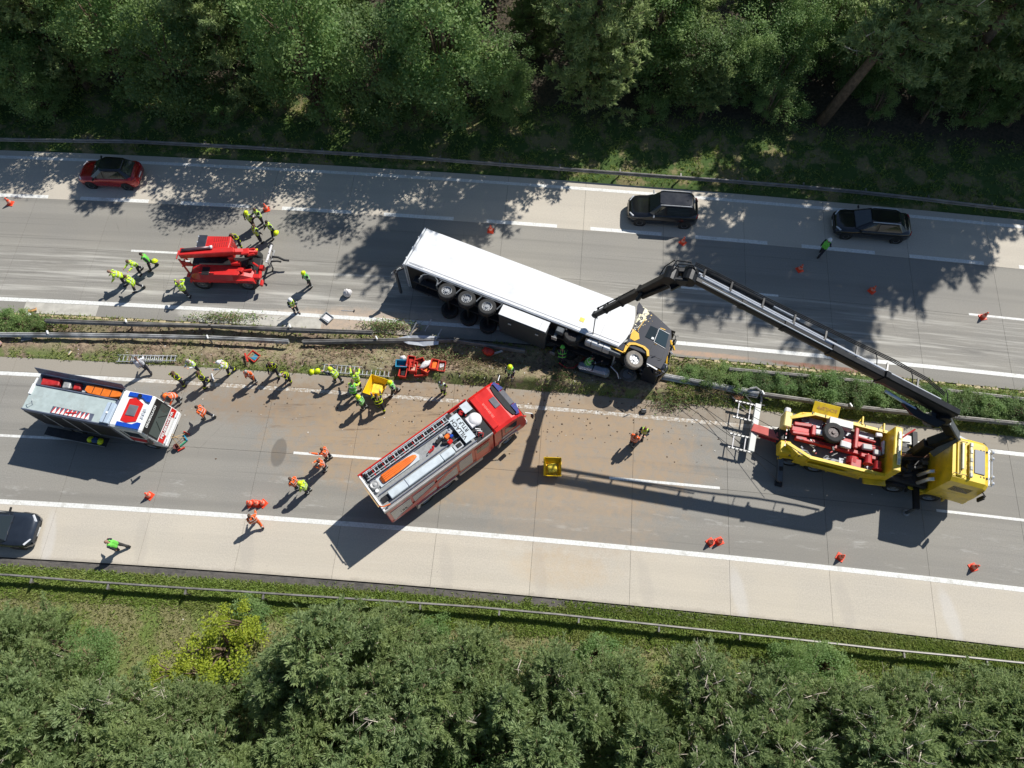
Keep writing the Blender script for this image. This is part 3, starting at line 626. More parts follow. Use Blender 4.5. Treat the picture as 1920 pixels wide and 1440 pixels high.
grass('median_grass', 7000, 17.6, 19.62, M_GRASS, .24, .04, 'weeds along the upper edge of the median', dens=lambda x, a, n: .8 if x > 9 else (.6 + n if a > 19.2 or x < -27 else 0), seed=7)
# ---- torn roots and brushwood, clods
def brush(n, cx, cy, rx, ry, hz, lab, seed, m=None, leafy=0):
    rng = np.random.default_rng(seed); b = MB()
    for _ in range(n):
        q = rng.normal(size=2) * .5; x = cx + q[0] * rx; y = cy + q[1] * ry; z = max(terrain_z(x, y), 0) + rng.uniform(0, hz) * math.exp(-(q @ q))
        a = rng.uniform(0, np.pi); L = rng.uniform(.2, .8); d = np.array([math.cos(a), math.sin(a) * .6, rng.uniform(-.25, .35)]) * L / 2; p = np.array([x, y, z]); k = rng.normal(size=3) * .07
        b.tube([tuple(p - d), tuple(p + k), tuple(p + d)], [.016, .013, .005], 3)
    o = b.build('brushwood', m or M_BRUSH); tag(o, lab, 'brushwood', kind='stuff')
    if leafy:
        q = rng.normal(size=(leafy, 2)) * .5; C = np.stack([cx + q[:, 0] * rx, cy + q[:, 1] * ry, rng.uniform(0, 1, leafy) * hz * np.exp(-(q ** 2).sum(1)) + .08], 1)
        V, F = leaves(rng, C, .10); link('leaves', np_mesh('leaves', V, F, M_LEAF), o)['kind'] = 'stuff'
M_BRUSH = mat('torn_roots', (.27, .20, .115), .9, 0, .35, 6)
def bp(px, py): p = G(px, py); return p.x, p.y
for n, px, py, rx, ry, hz, lab, lf in ((170, 730, 613, 1.6, .45, .5, 'heap of torn brush at the kerb left of the overturned trailer', 500), (260, 830, 672, 3.2, .9, .4, 'dry torn roots spread behind the red crates', 300), (200, 900, 690, 2.4, .9, .35, 'root litter on the earth bank by the trailer', 100),
                                       (90, 1052, 712, .9, .5, .7, 'green broken branches on the bank below the trailer', 1500), (200, 1330, 740, 2.4, .7, .35, 'broken twigs under the torn guard rail', 300), (140, 640, 665, 2.5, .7, .25, 'roots strewn on the bare earth above the ladder', 100),
                                       (150, 1260, 755, 1.5, .6, .3, 'clods and twigs by the tractor nose', 300), (120, 420, 596, 2.4, .35, .3, 'weeds and twigs on the pale kerb below the red telehandler', 400), (120, 300, 650, 4, .7, .2, 'scattered roots on the median at the left', 60),
                                       (110, 60, 605, 1.8, .6, .45, 'uprooted shrub pile at the left end of the median', 900)):
    x, y = bp(px, py); brush(n, x, y, rx, ry, hz, lab, int(px), leafy=lf)
rng = np.random.default_rng(3); b = MB()
for _ in range(900):
    if rng.random() < .62: x = rng.uniform(-26, 13); a = rng.uniform(16.7, 19.4)
    else: x = rng.normal() * 7 - 1; a = 16.4 - abs(rng.normal()) * 1.6
    y = a + base_y(x); s_ = rng.uniform(.02, .075) if a < 16.6 else rng.uniform(.03, .13)
    V = [(x + s_ * dx * rng.uniform(.6, 1.2), y + s_ * dy * rng.uniform(.6, 1.2), max(terrain_z(x, y), 0) + s_ * dz * .7) for dx, dy, dz in ((1, 0, 0), (0, 1, 0), (-1, 0, 0), (0, -1, 0), (0, 0, 1), (0, 0, -.5))]
    b.add(V, [(0, 1, 4), (1, 2, 4), (2, 3, 4), (3, 0, 4), (1, 0, 5), (2, 1, 5), (3, 2, 5), (0, 3, 5)])
tag(b.build('earth_clods', mat('clod_earth', (.13, .092, .062), .95, 0, .35, 8)), 'loose brown clods of earth over the median and the road edge', 'earth', kind='stuff')
# ================================================================== guard rails
def W_profile(m):                                                      # across (horizontal), height
    return [(0, .0), (.05, .02), (.08, .07), (.05, .12), (.0, .15), (.0, .17), (.05, .20), (.08, .25), (.05, .30), (0, .32), (-.012, .32), (.038, .29), (.066, .25), (.038, .21), (-.012, .18), (-.012, .14), (.038, .11), (.066, .07), (.038, .03), (-.012, 0)]
def guard_rail(name, label, pts, side, zt=.75, post_at=None, ground=0., m=None, step=4., both=False, posts=True, wob=None, group=None):
    # pts: world points along the rail; side: +1 / -1 which way the face looks (left of travel = +1)
    m = m or M_RAIL; P = [Vector((p[0], p[1], 0)) for p in pts]; L = [0]
    for a, b_ in zip(P, P[1:]): L.append(L[-1] + (b_ - a).length)
    def at(s):
        s = max(0, min(L[-1], s)); i = max(j for j in range(len(L)) if L[j] <= s + 1e-6); i = min(i, len(P) - 2)
        return P[i].lerp(P[i + 1], (s - L[i]) / (L[i + 1] - L[i]))
    c0 = at(L[-1] / 2); root = thing(name, label, 'guard rail', (c0.x, c0.y, ground), 0, group)
    n = int(L[-1] / step) or 1; st = L[-1] / n
    for k in range(n):
        a = at(k * st) - c0; b_ = at((k + 1) * st + .08) - c0; d = (b_ - a).normalized(); nn = Vector((-d.y, d.x, 0)) * side
        za = wob(k * st) if wob else (0, 0, 0); zb = wob((k + 1) * st) if wob else (0, 0, 0)
        b = MB()
        for sg in ((1, -1) if both else (1,)):
            r0 = []; r1 = []
            for (u, z) in W_profile(1):
                off = nn * (u + (.035 if both else 0)) * sg
                for (q, rr_, ww) in ((a, r0, za), (b_, r1, zb)): tw = ww[2] * (z - .16); rr_.append(q + off + Vector((0, 0, zt - .32 + z)) + nn * (ww[0] + tw) + Vector((0, 0, ww[1])))
            b.loft([r0, r1])
        if both: b.beam(a + Vector((0, 0, zt - .18)), b_ + Vector((0, 0, zt - .18)), .10, .05)
        b.build('rail_section', m, root)
        if posts:
            pb = MB(); q = at(k * st + (post_at or 0)) - c0; back = -nn * (.0 if both else .22)
            pb.box(q + back + Vector((0, 0, (zt - .1) / 2 - .2)), (.10, .06, zt + .3), .01, math.atan2(d.y, d.x))
            pb.build('post', m, root)
            if not both:
                pb = MB(); pb.beam(q - nn * .012 + Vector((0, 0, zt - .12)), q + back * 1.35 + Vector((0, 0, zt - .12)), .09, .14, b=.01); pb.build('spacer', m, root)
            if both and wob is None or (wob and k % 2):
                pb = MB(); pb.box(q + Vector((0, 0, zt + .06)), (.09, .26, .12), .02, math.atan2(d.y, d.x) + .5); pb.build('reflector', M_WHITE, root)
    return root
M_RAIL = mat('weathered_rail', (.21, .20, .185), .5, .3, .25, 2, .1, .35); M_RAILP = mat('scraped_rail', (.42, .42, .41), .4, .3, .45, 1.2, .1, .5)
def gpts(pix, h=.75): return [G(px, py, h) for px, py in pix]
def ext(p):                                                            # carry a rail on past the frame along the road
    a, b_ = p[0], p[-1]; oa = acoord(a.x, a.y); ob = acoord(b_.x, b_.y)
    return [Vector((x, oa + base_y(x), 0)) for x in range(-58, int(a.x) - 3, 6)] + list(p) + [Vector((x, ob + base_y(x), 0)) for x in range(int(b_.x) + 4, 60, 6)]
low_rail = gpts([(0, 1077), (100, 1085), (208, 1094), (350, 1103), (495, 1112), (640, 1121.7), (765, 1129.5), (890, 1138), (1025, 1150), (1160, 1164), (1273, 1177), (1443, 1193), (1585, 1210), (1722, 1224), (1913, 1241.7)])
guard_rail('guard_rail', 'long rusty edged guard rail on posts along the lower grass verge', ext(low_rail), 1, ground=-.08, post_at=1.2)
up_rail = gpts([(0, 259), (250, 262.5), (475, 274), (600, 282.5), (780, 293), (960, 307), (1235, 327.5), (1400, 339), (1560, 352), (1740, 371), (1910, 392)])
guard_rail('guard_rail', 'long grey guard rail between the forest and the upper shoulder', ext(up_rail), -1, ground=.02, post_at=1.)
def wobA(s): return (.12 * math.sin(s * .7), -.25 * max(0, math.sin(s * .21 - .6)), .15 * math.sin(s * .5))
guard_rail('guard_rail', 'bent double sided guard rail beside the kerb on the left half of the median', gpts([(83, 599), (200, 601), (320, 604), (400, 607), (500, 609), (567, 613), (616, 619), (697, 624)]), 1, zt=.72, both=True, wob=wobA, ground=0)
guard_rail('guard_rail', 'white streaked battered guard rail down the middle of the torn median', gpts([(-60, 625), (0, 625), (100, 624.5), (208, 626), (300, 630), (396, 633), (470, 637), (540, 639)], .6), 1, zt=.62, both=True, wob=lambda s: (.06 * math.sin(s), 0, .12 * math.sin(s * .4)), ground=0, m=M_RAILP)
guard_rail('guard_rail', 'flattened guard rail running under the back of the overturned trailer', gpts([(566, 638), (681, 635), (750, 633), (817, 634), (895, 638), (985, 652)], .45), 1, zt=.45, both=True, wob=lambda s: (.1 * math.sin(s * .8), -.1, .12), ground=0, m=M_RAIL)
guard_rail('guard_rail', 'torn pale guard rail pointing from the tractor nose to the forks of the yellow truck', gpts([(1234, 702), (1320, 718), (1424, 735)], .6), 1, zt=.6, both=True, wob=lambda s: (.1 * math.sin(s), 0, .5), ground=0, m=M_RAILP)
guard_rail('guard_rail', 'dark guard rail under the hedge on the lower side of the median at the right', gpts([(1430, 737), (1498, 747), (1607, 762), (1773, 779), (1836, 786), (1920, 793), (2100, 815)]), 1, zt=.75, both=True, ground=0)
guard_rail('guard_rail', 'thin guard rail half buried in the upper side of the hedge', gpts([(1368, 691), (1476, 700), (1560, 708), (1700, 722), (1900, 745), (2050, 762)], .7), 1, zt=.7, both=True, ground=0, posts=False)
# twisted ends and scrap by the forks
r = thing('twisted_rail_end', 'crumpled rail end with struts lying by the forks of the yellow truck', 'scrap metal', G(1400, 745), 0)
b = MB(); b.tube([(.0, .25, .7), (.35, .3, .75), (.65, .15, .6), (.72, -.3, .35), (.6, -.7, .15)], .06, 6).build('bent_end', M_GALV, r)
for p, q in (((-1.2, .2, .3), (1.1, -.3, .35)), ((-.9, -.3, .2), (.9, -.6, .2)), ((-.3, .1, .4), (.3, -.6, .15)), ((-1.0, -.1, .4), (-.2, -.8, .1))): MB().beam(p, q, .09, .05, b=.01).build('strut', M_DARK, r)
MB().box((-.55, .0, .2), (.7, .5, .18), .06, .3).build('rusty_plate', mat('rust', (.20, .09, .05), .9, .2, .4, 6), r)
r = thing('torn_sheet', 'pale torn sheet of metal under the rear corner of the trailer', 'scrap metal', G(790, 640), 0)
b = MB(); W2 = lambda px, py, h: tuple(G(px, py, h) - G(790, 640))
b.loft([[W2(744, 634, .25), W2(748, 637, .2)], [W2(765, 629, .35), W2(765, 645, .25)], [W2(795, 629, .4), W2(795, 649, .15)], [W2(824, 631, .3), W2(822, 646, .2)]], closed=False, cap=False).build('sheet', mat('dented_pale_sheet', (.55, .58, .62), .4, .3, .1, 2), r)
for k, (px, py) in enumerate(((775, 616), (803, 610), (822, 628))):
    q = G(px, py, .5) - G(790, 640); MB().beam((q.x - .2, q.y - .3, .3), (q.x + .2, q.y + .3, .7), .07, .04).build('bent_strut', M_GALV, r)

# ================================================================== traffic cones
def make_cone():
    r = thing('traffic_cone', '', 'traffic cone'); o_ = mat('cone_orange', (.85, .07, .02), .5, 0, .08); wh = mat('cone_faded_band', (.85, .33, .24), .5, 0, .1)
    b = MB(); b.box((0, 0, .02), (.38, .38, .04), .015); b.build('base', o_, r)
    prof = [(.155, .04), (.15, .06), (.115, .2)]
    def lathe(pr, n=16): return MB().loft([[(a * math.cos(2 * math.pi * k / n), a * math.sin(2 * math.pi * k / n), z) for k in range(n)] for a, z in pr])
    lathe([(.155, .04), (.15, .06), (.035, .55), (.025, .56)]).build('cone_body', o_, r, True)
    lathe([(.125, .175), (.092, .315)]).build('pale_band', wh, r); lathe([(.068, .42), (.048, .505)]).build('pale_band', wh, r); return r
cone0 = None
for i, (px, py, lb) in enumerate(((20, 382, 'orange cone at the left edge between shoulder and lanes of the upper carriageway'), (500, 393, 'orange cone beside the crew behind the red telehandler'), (920, 433, 'orange cone between the trailer and the shoulder dashes'),
        (1280, 455, 'orange cone at the rear corner of the black off-road car'), (1499, 506, 'orange cone in the tree shade right of the crane knee'), (1634, 546, 'orange cone below the black estate car at the tip of the tree shade'), (1842, 595, 'orange cone furthest right on the upper carriageway'),
        (281, 930, 'single orange cone below the front of the white fire truck'), (470, 945, 'leftmost of three orange cones standing in a row'), (482, 945, 'middle one of three orange cones standing in a row'), (493.5, 944.5, 'rightmost of three orange cones standing in a row'),
        (1332, 1017, 'left cone of the close pair below the boom shadow'), (1348.5, 1015, 'right cone of the close pair below the boom shadow'), (1575, 1045, 'orange cone below the shadow of the yellow truck'), (1824, 1064, 'orange cone furthest right on the lower carriageway'))):
    if cone0 is None: c = cone0 = make_cone()
    else: c = copy_tree(cone0)
    c.location = G(px, py); c.rotation_euler = (0, 0, random.uniform(0, 1.5)); c.scale = (1.08,) * 3; tag(c, lb, 'traffic cone', 'traffic cones on the closed lanes')

# ================================================================== people
VOX = .016
TS = bpy.data.scenes.new('workshop')                                # a bench where the garments are remeshed, removed afterwards
def remesh(b, name, vox=VOX, smooth=3):
    me = bpy.data.meshes.new(name); me.from_pydata(b.V, [], b.F); bm = bmesh.new(); bm.from_mesh(me); bmesh.ops.recalc_face_normals(bm, faces=bm.faces[:]); bm.to_mesh(me); bm.free()
    o = bpy.data.objects.new('tmp', me); TS.collection.objects.link(o); m = o.modifiers.new('r', 'REMESH'); m.mode = 'VOXEL'; m.voxel_size = vox; m.use_smooth_shade = True
    s = o.modifiers.new('s', 'SMOOTH'); s.factor = .5; s.iterations = smooth
    TS.view_layers[0].update(); dg = TS.view_layers[0].depsgraph; r = bpy.data.meshes.new_from_object(o.evaluated_get(dg)); bpy.data.objects.remove(o); r.name = name; r.materials.clear(); r.materials.append(None); return r
def rumple(me, amp, f):
    n = len(me.vertices); co = np.empty(n * 3, np.float32); no = np.empty(n * 3, np.float32); me.vertices.foreach_get('co', co); me.vertex_normals.foreach_get('vector', no)
    co = co.reshape(-1, 3); no = no.reshape(-1, 3); k = np.array([mnoise.noise(Vector(c) * f) for c in co.tolist()], np.float32); me.vertices.foreach_set('co', (co + no * k[:, None] * amp).ravel()); me.update()
def caps(b, p, q, r0, r1=None, n=10):
    r1 = r0 if r1 is None else r1; p = Vector(p); q = Vector(q); d = (q - p); L = d.length
    d = d.normalized() if L > 1e-6 else Vector((0, 0, 1)); pts = []; rr_ = []
    for a in (80, 55, 30, 0): pts.append(p - d * r0 * math.sin(R_(a))); rr_.append(max(.002, r0 * math.cos(R_(a))))
    for a in (0, 30, 55, 80): pts.append(q + d * r1 * math.sin(R_(a))); rr_.append(max(.002, r1 * math.cos(R_(a))))
    b.tube(pts, rr_, n)
POSES = {  # lean, head, (hip,knee) left/right, (shoulder pitch, out, elbow) left/right
    'stand': (4, 12, (3, 4), (-3, 4), (8, 8, 15), (5, 8, 12)), 'walk': (5, 8, (17, 6), (-14, 15), (-15, 7, 12), (17, 7, 25)),
    'stride': (8, 5, (20, 8), (-16, 16), (-20, 8, 15), (24, 8, 35)), 'hips': (2, 8, (6, 4), (-4, 5), (-25, 42, 78), (-25, 42, 78)),
    'bend': (30, 15, (12, 12), (-4, 8), (12, 6, 25), (18, 6, 30)), 'reach': (18, 15, (16, 14), (-12, 14), (45, 8, 45), (32, 8, 40)),
    'arms_up': (2, 2, (8, 5), (-6, 5), (105, 12, 110), (100, 16, 115)), 'point': (4, 4, (8, 4), (-5, 4), (96, 20, 8), (5, 10, 15)),
    'push': (18, 6, (20, 14), (-10, 12), (38, 8, 35), (38, 8, 35)), 'sweep': (17, 18, (17, 10), (-10, 10), (48, 6, 45), (30, 14, 55)),
    'crouch': (28, 20, (70, 80), (55, 85), (50, 12, 40), (58, 12, 35)), 'folded': (3, 10, (4, 3), (-3, 4), (30, 10, 95), (30, 10, 95))}
def skeleton(pose):
    lean, hd, lL, lR, aL, aR = POSES[pose]; J = {}
    p = Vector((0, 0, .93)); J['pel'] = p; s, c = math.sin(R_(lean)), math.cos(R_(lean)); sp = Vector((s, 0, c))
    J['wst'] = p + sp * .14; J['chs'] = p + sp * .36; J['nck'] = p + sp * .52
    h2 = R_(lean * .6 + hd); J['hed'] = J['nck'] + Vector((math.sin(h2), 0, math.cos(h2))) * .17; J['hdir'] = Vector((math.cos(h2), 0, -math.sin(h2))); J['hup'] = Vector((math.sin(h2), 0, math.cos(h2)))
    for sd_, (hp, kn), (ap, ao, el) in ((1, lL, aL), (-1, lR, aR)):
        k = 'L' if sd_ > 0 else 'R'; hip = p + Vector((0, .095 * sd_, -.02)); a = R_(hp); kk = hip + Vector((math.sin(a), .015 * sd_, -math.cos(a))) * .42
        a2 = R_(hp - kn); an = kk + Vector((math.sin(a2), 0, -math.cos(a2))) * .41; J['hip' + k], J['kne' + k], J['ank' + k] = hip, kk, an; J['toe' + k] = an + Vector((.17, .03 * sd_, -.055))
        sh = J['nck'] - sp * .05 + Vector((0, .19 * sd_, 0)); a = R_(ap + lean * .3)
        d = Vector((math.sin(a) * math.cos(R_(ao)), math.sin(R_(ao)) * sd_, -math.cos(a) * math.cos(R_(ao)))); e = sh + d * .29
        a3 = R_(ap + el + lean * .3); inw = -.45 if el > 70 and ap > 0 and ao < 20 else (-.55 if ap < 0 and el > 60 else math.sin(R_(ao)) * .4)
        d2 = Vector((math.sin(a3), inw * sd_, -math.cos(a3))).normalized(); wr = e + d2 * .25; J['sho' + k], J['elb' + k], J['wri' + k], J['hnd' + k] = sh, e, wr, d2
    z0 = min(J['ankL'].z, J['ankR'].z) - .085
    for k in J:
        if k not in ('hdir', 'hup', 'hndL', 'hndR'): J[k] = J[k] - Vector((0, 0, z0))
    return J
_proto = {}
def proto(pose):
    if pose in _proto: return _proto[pose]
    J = skeleton(pose); out = {}
    b = MB(); H = J['hed']; hu = J['hup']; hf = J['hdir']; side = Vector((0, 1, 0))
    rings = []                                                        # head
    for z, rx, ry, fx in ((-.115, .045, .04, .03), (-.10, .062, .055, .02), (-.06, .078, .066, .008), (-.01, .088, .074, 0), (.04, .092, .077, -.006), (.08, .078, .066, -.008), (.11, .048, .042, -.008), (.122, .015, .013, -.006)):
        rings.append([H + hu * z + hf * (fx + rx * math.cos(2 * math.pi * k / 14)) + side * ry * math.sin(2 * math.pi * k / 14) for k in range(14)])
    b.loft(rings); caps(b, H + hf * .088 + hu * .012, H + hf * .105 - hu * .022, .012, .016, 6)
    for s_ in (-1, 1): caps(b, H + side * .076 * s_ + hu * .015, H + side * .080 * s_ - hu * .025, .014, .010, 6)
    caps(b, J['nck'] - hu * .04, H - hu * .06, .058, .052)
    caps(b, J['chs'] + Vector((0, .06, 0)), J['nck'] - Vector((0, -.10, .06)), .10, .07); caps(b, J['chs'] - Vector((0, .06, 0)), J['nck'] - Vector((0, .10, .06)), .10, .07); caps(b, J['pel'], J['chs'], .115, .12)
    for k, s_ in (('L', 1), ('R', -1)):
        caps(b, J['sho' + k], J['elb' + k], .045, .036); caps(b, J['elb' + k], J['wri' + k], .036, .026); caps(b, J['nck'] - Vector((0, 0, .06)), J['sho' + k], .05, .05)
        caps(b, J['hip' + k], J['kne' + k], .08, .052); caps(b, J['kne' + k], J['ank' + k], .05, .038); caps(b, J['ank' + k], J['toe' + k], .036, .03)
        d = J['hnd' + k]; w_ = J['wri' + k]; ps = d.cross(Vector((0, 0, 1))); ps = ps.normalized() if ps.length > .1 else Vector((1, 0, 0)); pn = d.cross(ps)
        for q in (-.024, 0, .024): caps(b, w_ + d * .01 + ps * q * .5, w_ + d * .085 + ps * q, .017, .017, 6)
        for q, L in ((-.036, .066), (-.012, .078), (.012, .074), (.036, .058)):
            m_ = w_ + d * .09 + ps * q; n_ = m_ + d * L * .55 + pn * .008; caps(b, m_, n_, .010, .009, 6); caps(b, n_, n_ + (d + pn * .7).normalized() * L * .5, .009, .008, 6)
        caps(b, w_ + d * .03 + ps * .025, w_ + d * .06 + ps * .058, .012, .010, 6); caps(b, w_ + d * .06 + ps * .058, w_ + d * .09 + ps * .06, .010, .009, 6)
    out['body'] = remesh(b, 'body', .0125, 2)
    b = MB()                                                          # jacket with sleeves, slightly rumpled
    for s_ in (-.075, .075): caps(b, J['pel'] + Vector((0, s_ * .9, -.06)), J['chs'] + Vector((0, s_, 0)), .125, .13, 12); caps(b, J['chs'] + Vector((0, s_, 0)), J['nck'] + Vector((0, s_, -.07)), .13, .09, 12)
    for k in 'LR':
        caps(b, J['sho' + k] - Vector((0, 0, .01)), J['elb' + k], .075, .062); m_ = J['elb' + k].lerp(J['wri' + k], .92); caps(b, J['elb' + k], m_, .062, .052)
    me = remesh(b, 'jacket', .018, 2)
    rumple(me, .012, 11)
    out['jacket'] = me
    b = MB()
    for s_ in (-.075, .075): caps(b, J['pel'] + Vector((0, s_ * .9, .0)), J['chs'] + Vector((0, s_, 0)), .142, .148, 12); caps(b, J['chs'] + Vector((0, s_, 0)), J['nck'] + Vector((0, s_ * 1.25, -.075)), .148, .10, 12)
    me = remesh(b, 'vest', .018, 2)
    rumple(me, .014, 9)
    out['vest'] = me
    b = MB()
    for k in 'LR': caps(b, J['pel'] + Vector((0, .03 if k == 'L' else -.03, -.01)), J['hip' + k], .13, .12); caps(b, J['hip' + k], J['kne' + k], .108, .082); caps(b, J['kne' + k], J['ank' + k].lerp(J['kne' + k], .12), .082, .07)
    me = remesh(b, 'trousers', .018, 2)
    rumple(me, .012, 10)
    out['trousers'] = me
    b = MB()
    for k in 'LR': b = MB(); caps(b, J['ank' + k] + Vector((0, 0, .08)), J['ank' + k], .062, .058, 8); caps(b, J['ank' + k] + Vector((-.03, 0, -.035)), J['toe' + k], .052, .045, 8); out['boot' + k] = remesh(b, 'boot', .018, 1)
    def dome(z0, R1, R2, brim, name):
        b = MB(); rings = []
        for a in (0, 18, 36, 54, 72, 86): rings.append([H + hu * (z0 + R2 * math.sin(R_(a))) + hf * (-.008 + (R1 + .014) * math.cos(R_(a)) * math.cos(2 * math.pi * k / 18)) + side * R1 * math.cos(R_(a)) * math.sin(2 * math.pi * k / 18) for k in range(18)])
        if brim: rings.insert(0, [H + hu * (z0 - .012) + hf * (-.008 + (R1 + brim) * math.cos(2 * math.pi * k / 18)) + side * (R1 + brim * .6) * math.sin(2 * math.pi * k / 18) for k in range(18)])
        b.loft(rings); me = bpy.data.meshes.new(name); me.from_pydata(b.V, [], b.F)
        for p_ in me.polygons: p_.use_smooth = True
        me.materials.append(None); return me
    out['helmet'] = dome(.012, .125, .15, .035, 'helmet'); out['hair'] = dome(.018, .092, .118, 0, 'hair')
    b = MB()
    for s_ in (-1, 1): caps(b, H + hf * .082 + side * .03 * s_ + hu * .022, H + hf * .084 + side * .03 * s_ + hu * .022, .010, .010, 6)
    b.box(H + hf * .088 - hu * .055, (.012, .045, .008), .002)
    me = bpy.data.meshes.new('face'); me.from_pydata(b.V, [], b.F); me.materials.append(None); out['face'] = me
    def band(c, ax, ra, rb, h=.05, up=None):
        ax = Vector(ax).normalized(); u = side if abs(ax.y) < .8 else Vector((1, 0, 0)); u = (u - ax * u.dot(ax)).normalized(); v = ax.cross(u); n = 18
        rg = lambda o_, k_: [Vector(c) + ax * o_ + u * ra * k_ * math.cos(2 * math.pi * i / n) + v * rb * k_ * math.sin(2 * math.pi * i / n) for i in range(n)]
        return [rg(-h / 2, 1), rg(h / 2, 1), rg(h / 2, .9), rg(-h / 2, .9), rg(-h / 2, 1)]
    sp = (J['nck'] - J['pel']).normalized(); b = MB()
    b.loft(band(J['pel'] + sp * .12, sp, .232, .160), cap=False); b.loft(band(J['chs'] - sp * .02, sp, .236, .163), cap=False)
    for k in 'LR':
        a_, e_ = J['kne' + k], J['ank' + k]; b.loft(band(a_.lerp(e_, .62), e_ - a_, .088, .088, .06), cap=False)
    me = bpy.data.meshes.new('reflective_bands'); me.from_pydata(b.V, [], b.F); me.materials.append(None); out['bands'] = me
    b = MB()
    for k in 'LR': a_, e_ = J['sho' + k], J['elb' + k]; b.loft(band(a_.lerp(e_, .6), e_ - a_, .08, .08, .05), cap=False)
    for s_ in (-.11, .11):
        f_ = Vector((sp.z, 0, -sp.x)); b.beam(J['nck'] + Vector((0, s_, .035)) + f_ * .06, J['chs'] + Vector((0, s_, 0)) + f_ * .152, .05, .02, up=(0, 1, 0)); b.beam(J['nck'] + Vector((0, s_, .04)) - f_ * .06, J['chs'] + Vector((0, s_, 0)) - f_ * .152, .05, .02, up=(0, 1, 0))
    me = bpy.data.meshes.new('braces'); me.from_pydata(b.V, [], b.F); me.materials.append(None); out['straps'] = me
    _proto[pose] = (out, J); return _proto[pose]
def person(px, py, ang, pose, look, label, sc=1., z=None, group='rescue crew on the closed motorway'):
    pr, J = proto(pose); torso, vest, legs, head, bandm, skin = look
    h = 0 if z is None else z; p = G(px, py, h)
    if z is None:
        tz = terrain_z(p.x, p.y)
        if tz > 0: p = G(px, py, tz)
    def part(key, name, m, par):
        if m is None: return
        o = link(name, pr[key], par); o.material_slots[0].link = 'OBJECT'; o.material_slots[0].material = m; return o
    o = part('body', 'person', skin or M_SKIN, None); o.location = p; o.rotation_euler = (0, 0, R_(ang)); o.scale = (sc,) * 3; tag(o, label, 'person', group)
    part('jacket', 'jacket', torso, o); part('vest', 'vest', vest, o); part('trousers', 'trousers', legs, o); part('bootL', 'boot', M_BOOT, o); part('bootR', 'boot', M_BOOT, o)
    part('face', 'face_features', M_HAIR, o)
    hk, hm = head; part(hk, 'helmet' if hk == 'helmet' else 'hair', hm, o)
    if bandm: part('bands', 'reflective_bands', bandm, o)['kind'] = 'stuff'; part('straps', 'shoulder_straps', bandm, o)['kind'] = 'stuff'
    return o, J
YH = ('helmet', M_HELM); WH = ('helmet', M_WHITE); HR = ('hair', M_HAIR); BH = ('hair', mat('brown_hair', (.12, .07, .045), .8)); RH = ('hair', mat('cropped_hair', (.28, .16, .11), .7))
GH_ = ('hair', mat('grey_hair', (.38, .35, .32), .8)); GRH = ('helmet', M_FLUOG)
L_VEST = (M_NAVY, M_FLUO, M_NAVY, HR, None, None); L_VESTH = (M_NAVY, M_FLUO, M_GREYU, YH, M_REFL, None); L_YEL = (M_FLUO, M_FLUO, M_NAVY, BH, M_REFL, None)
L_DARK = (M_NAVY, None, M_NAVY, BH, M_HELM, None); L_ORJ = (M_ORJ, M_ORJ, M_NAVY, HR, M_REFL, None); L_GRN = (M_NAVY, M_FLUOG, M_GREYU, YH, M_REFL, None); L_WHT = (M_SHIRT, None, M_NAVY, BH, None, None)
def lk(base, head=None, vest=0, bands=0, legs=None, torso=None):
    b = list(base)
    if head: b[3] = head
    if vest != 0: b[1] = vest
    if bands != 0: b[4] = bands
    if legs: b[2] = legs
    if torso: b[0] = torso
    return tuple(b)
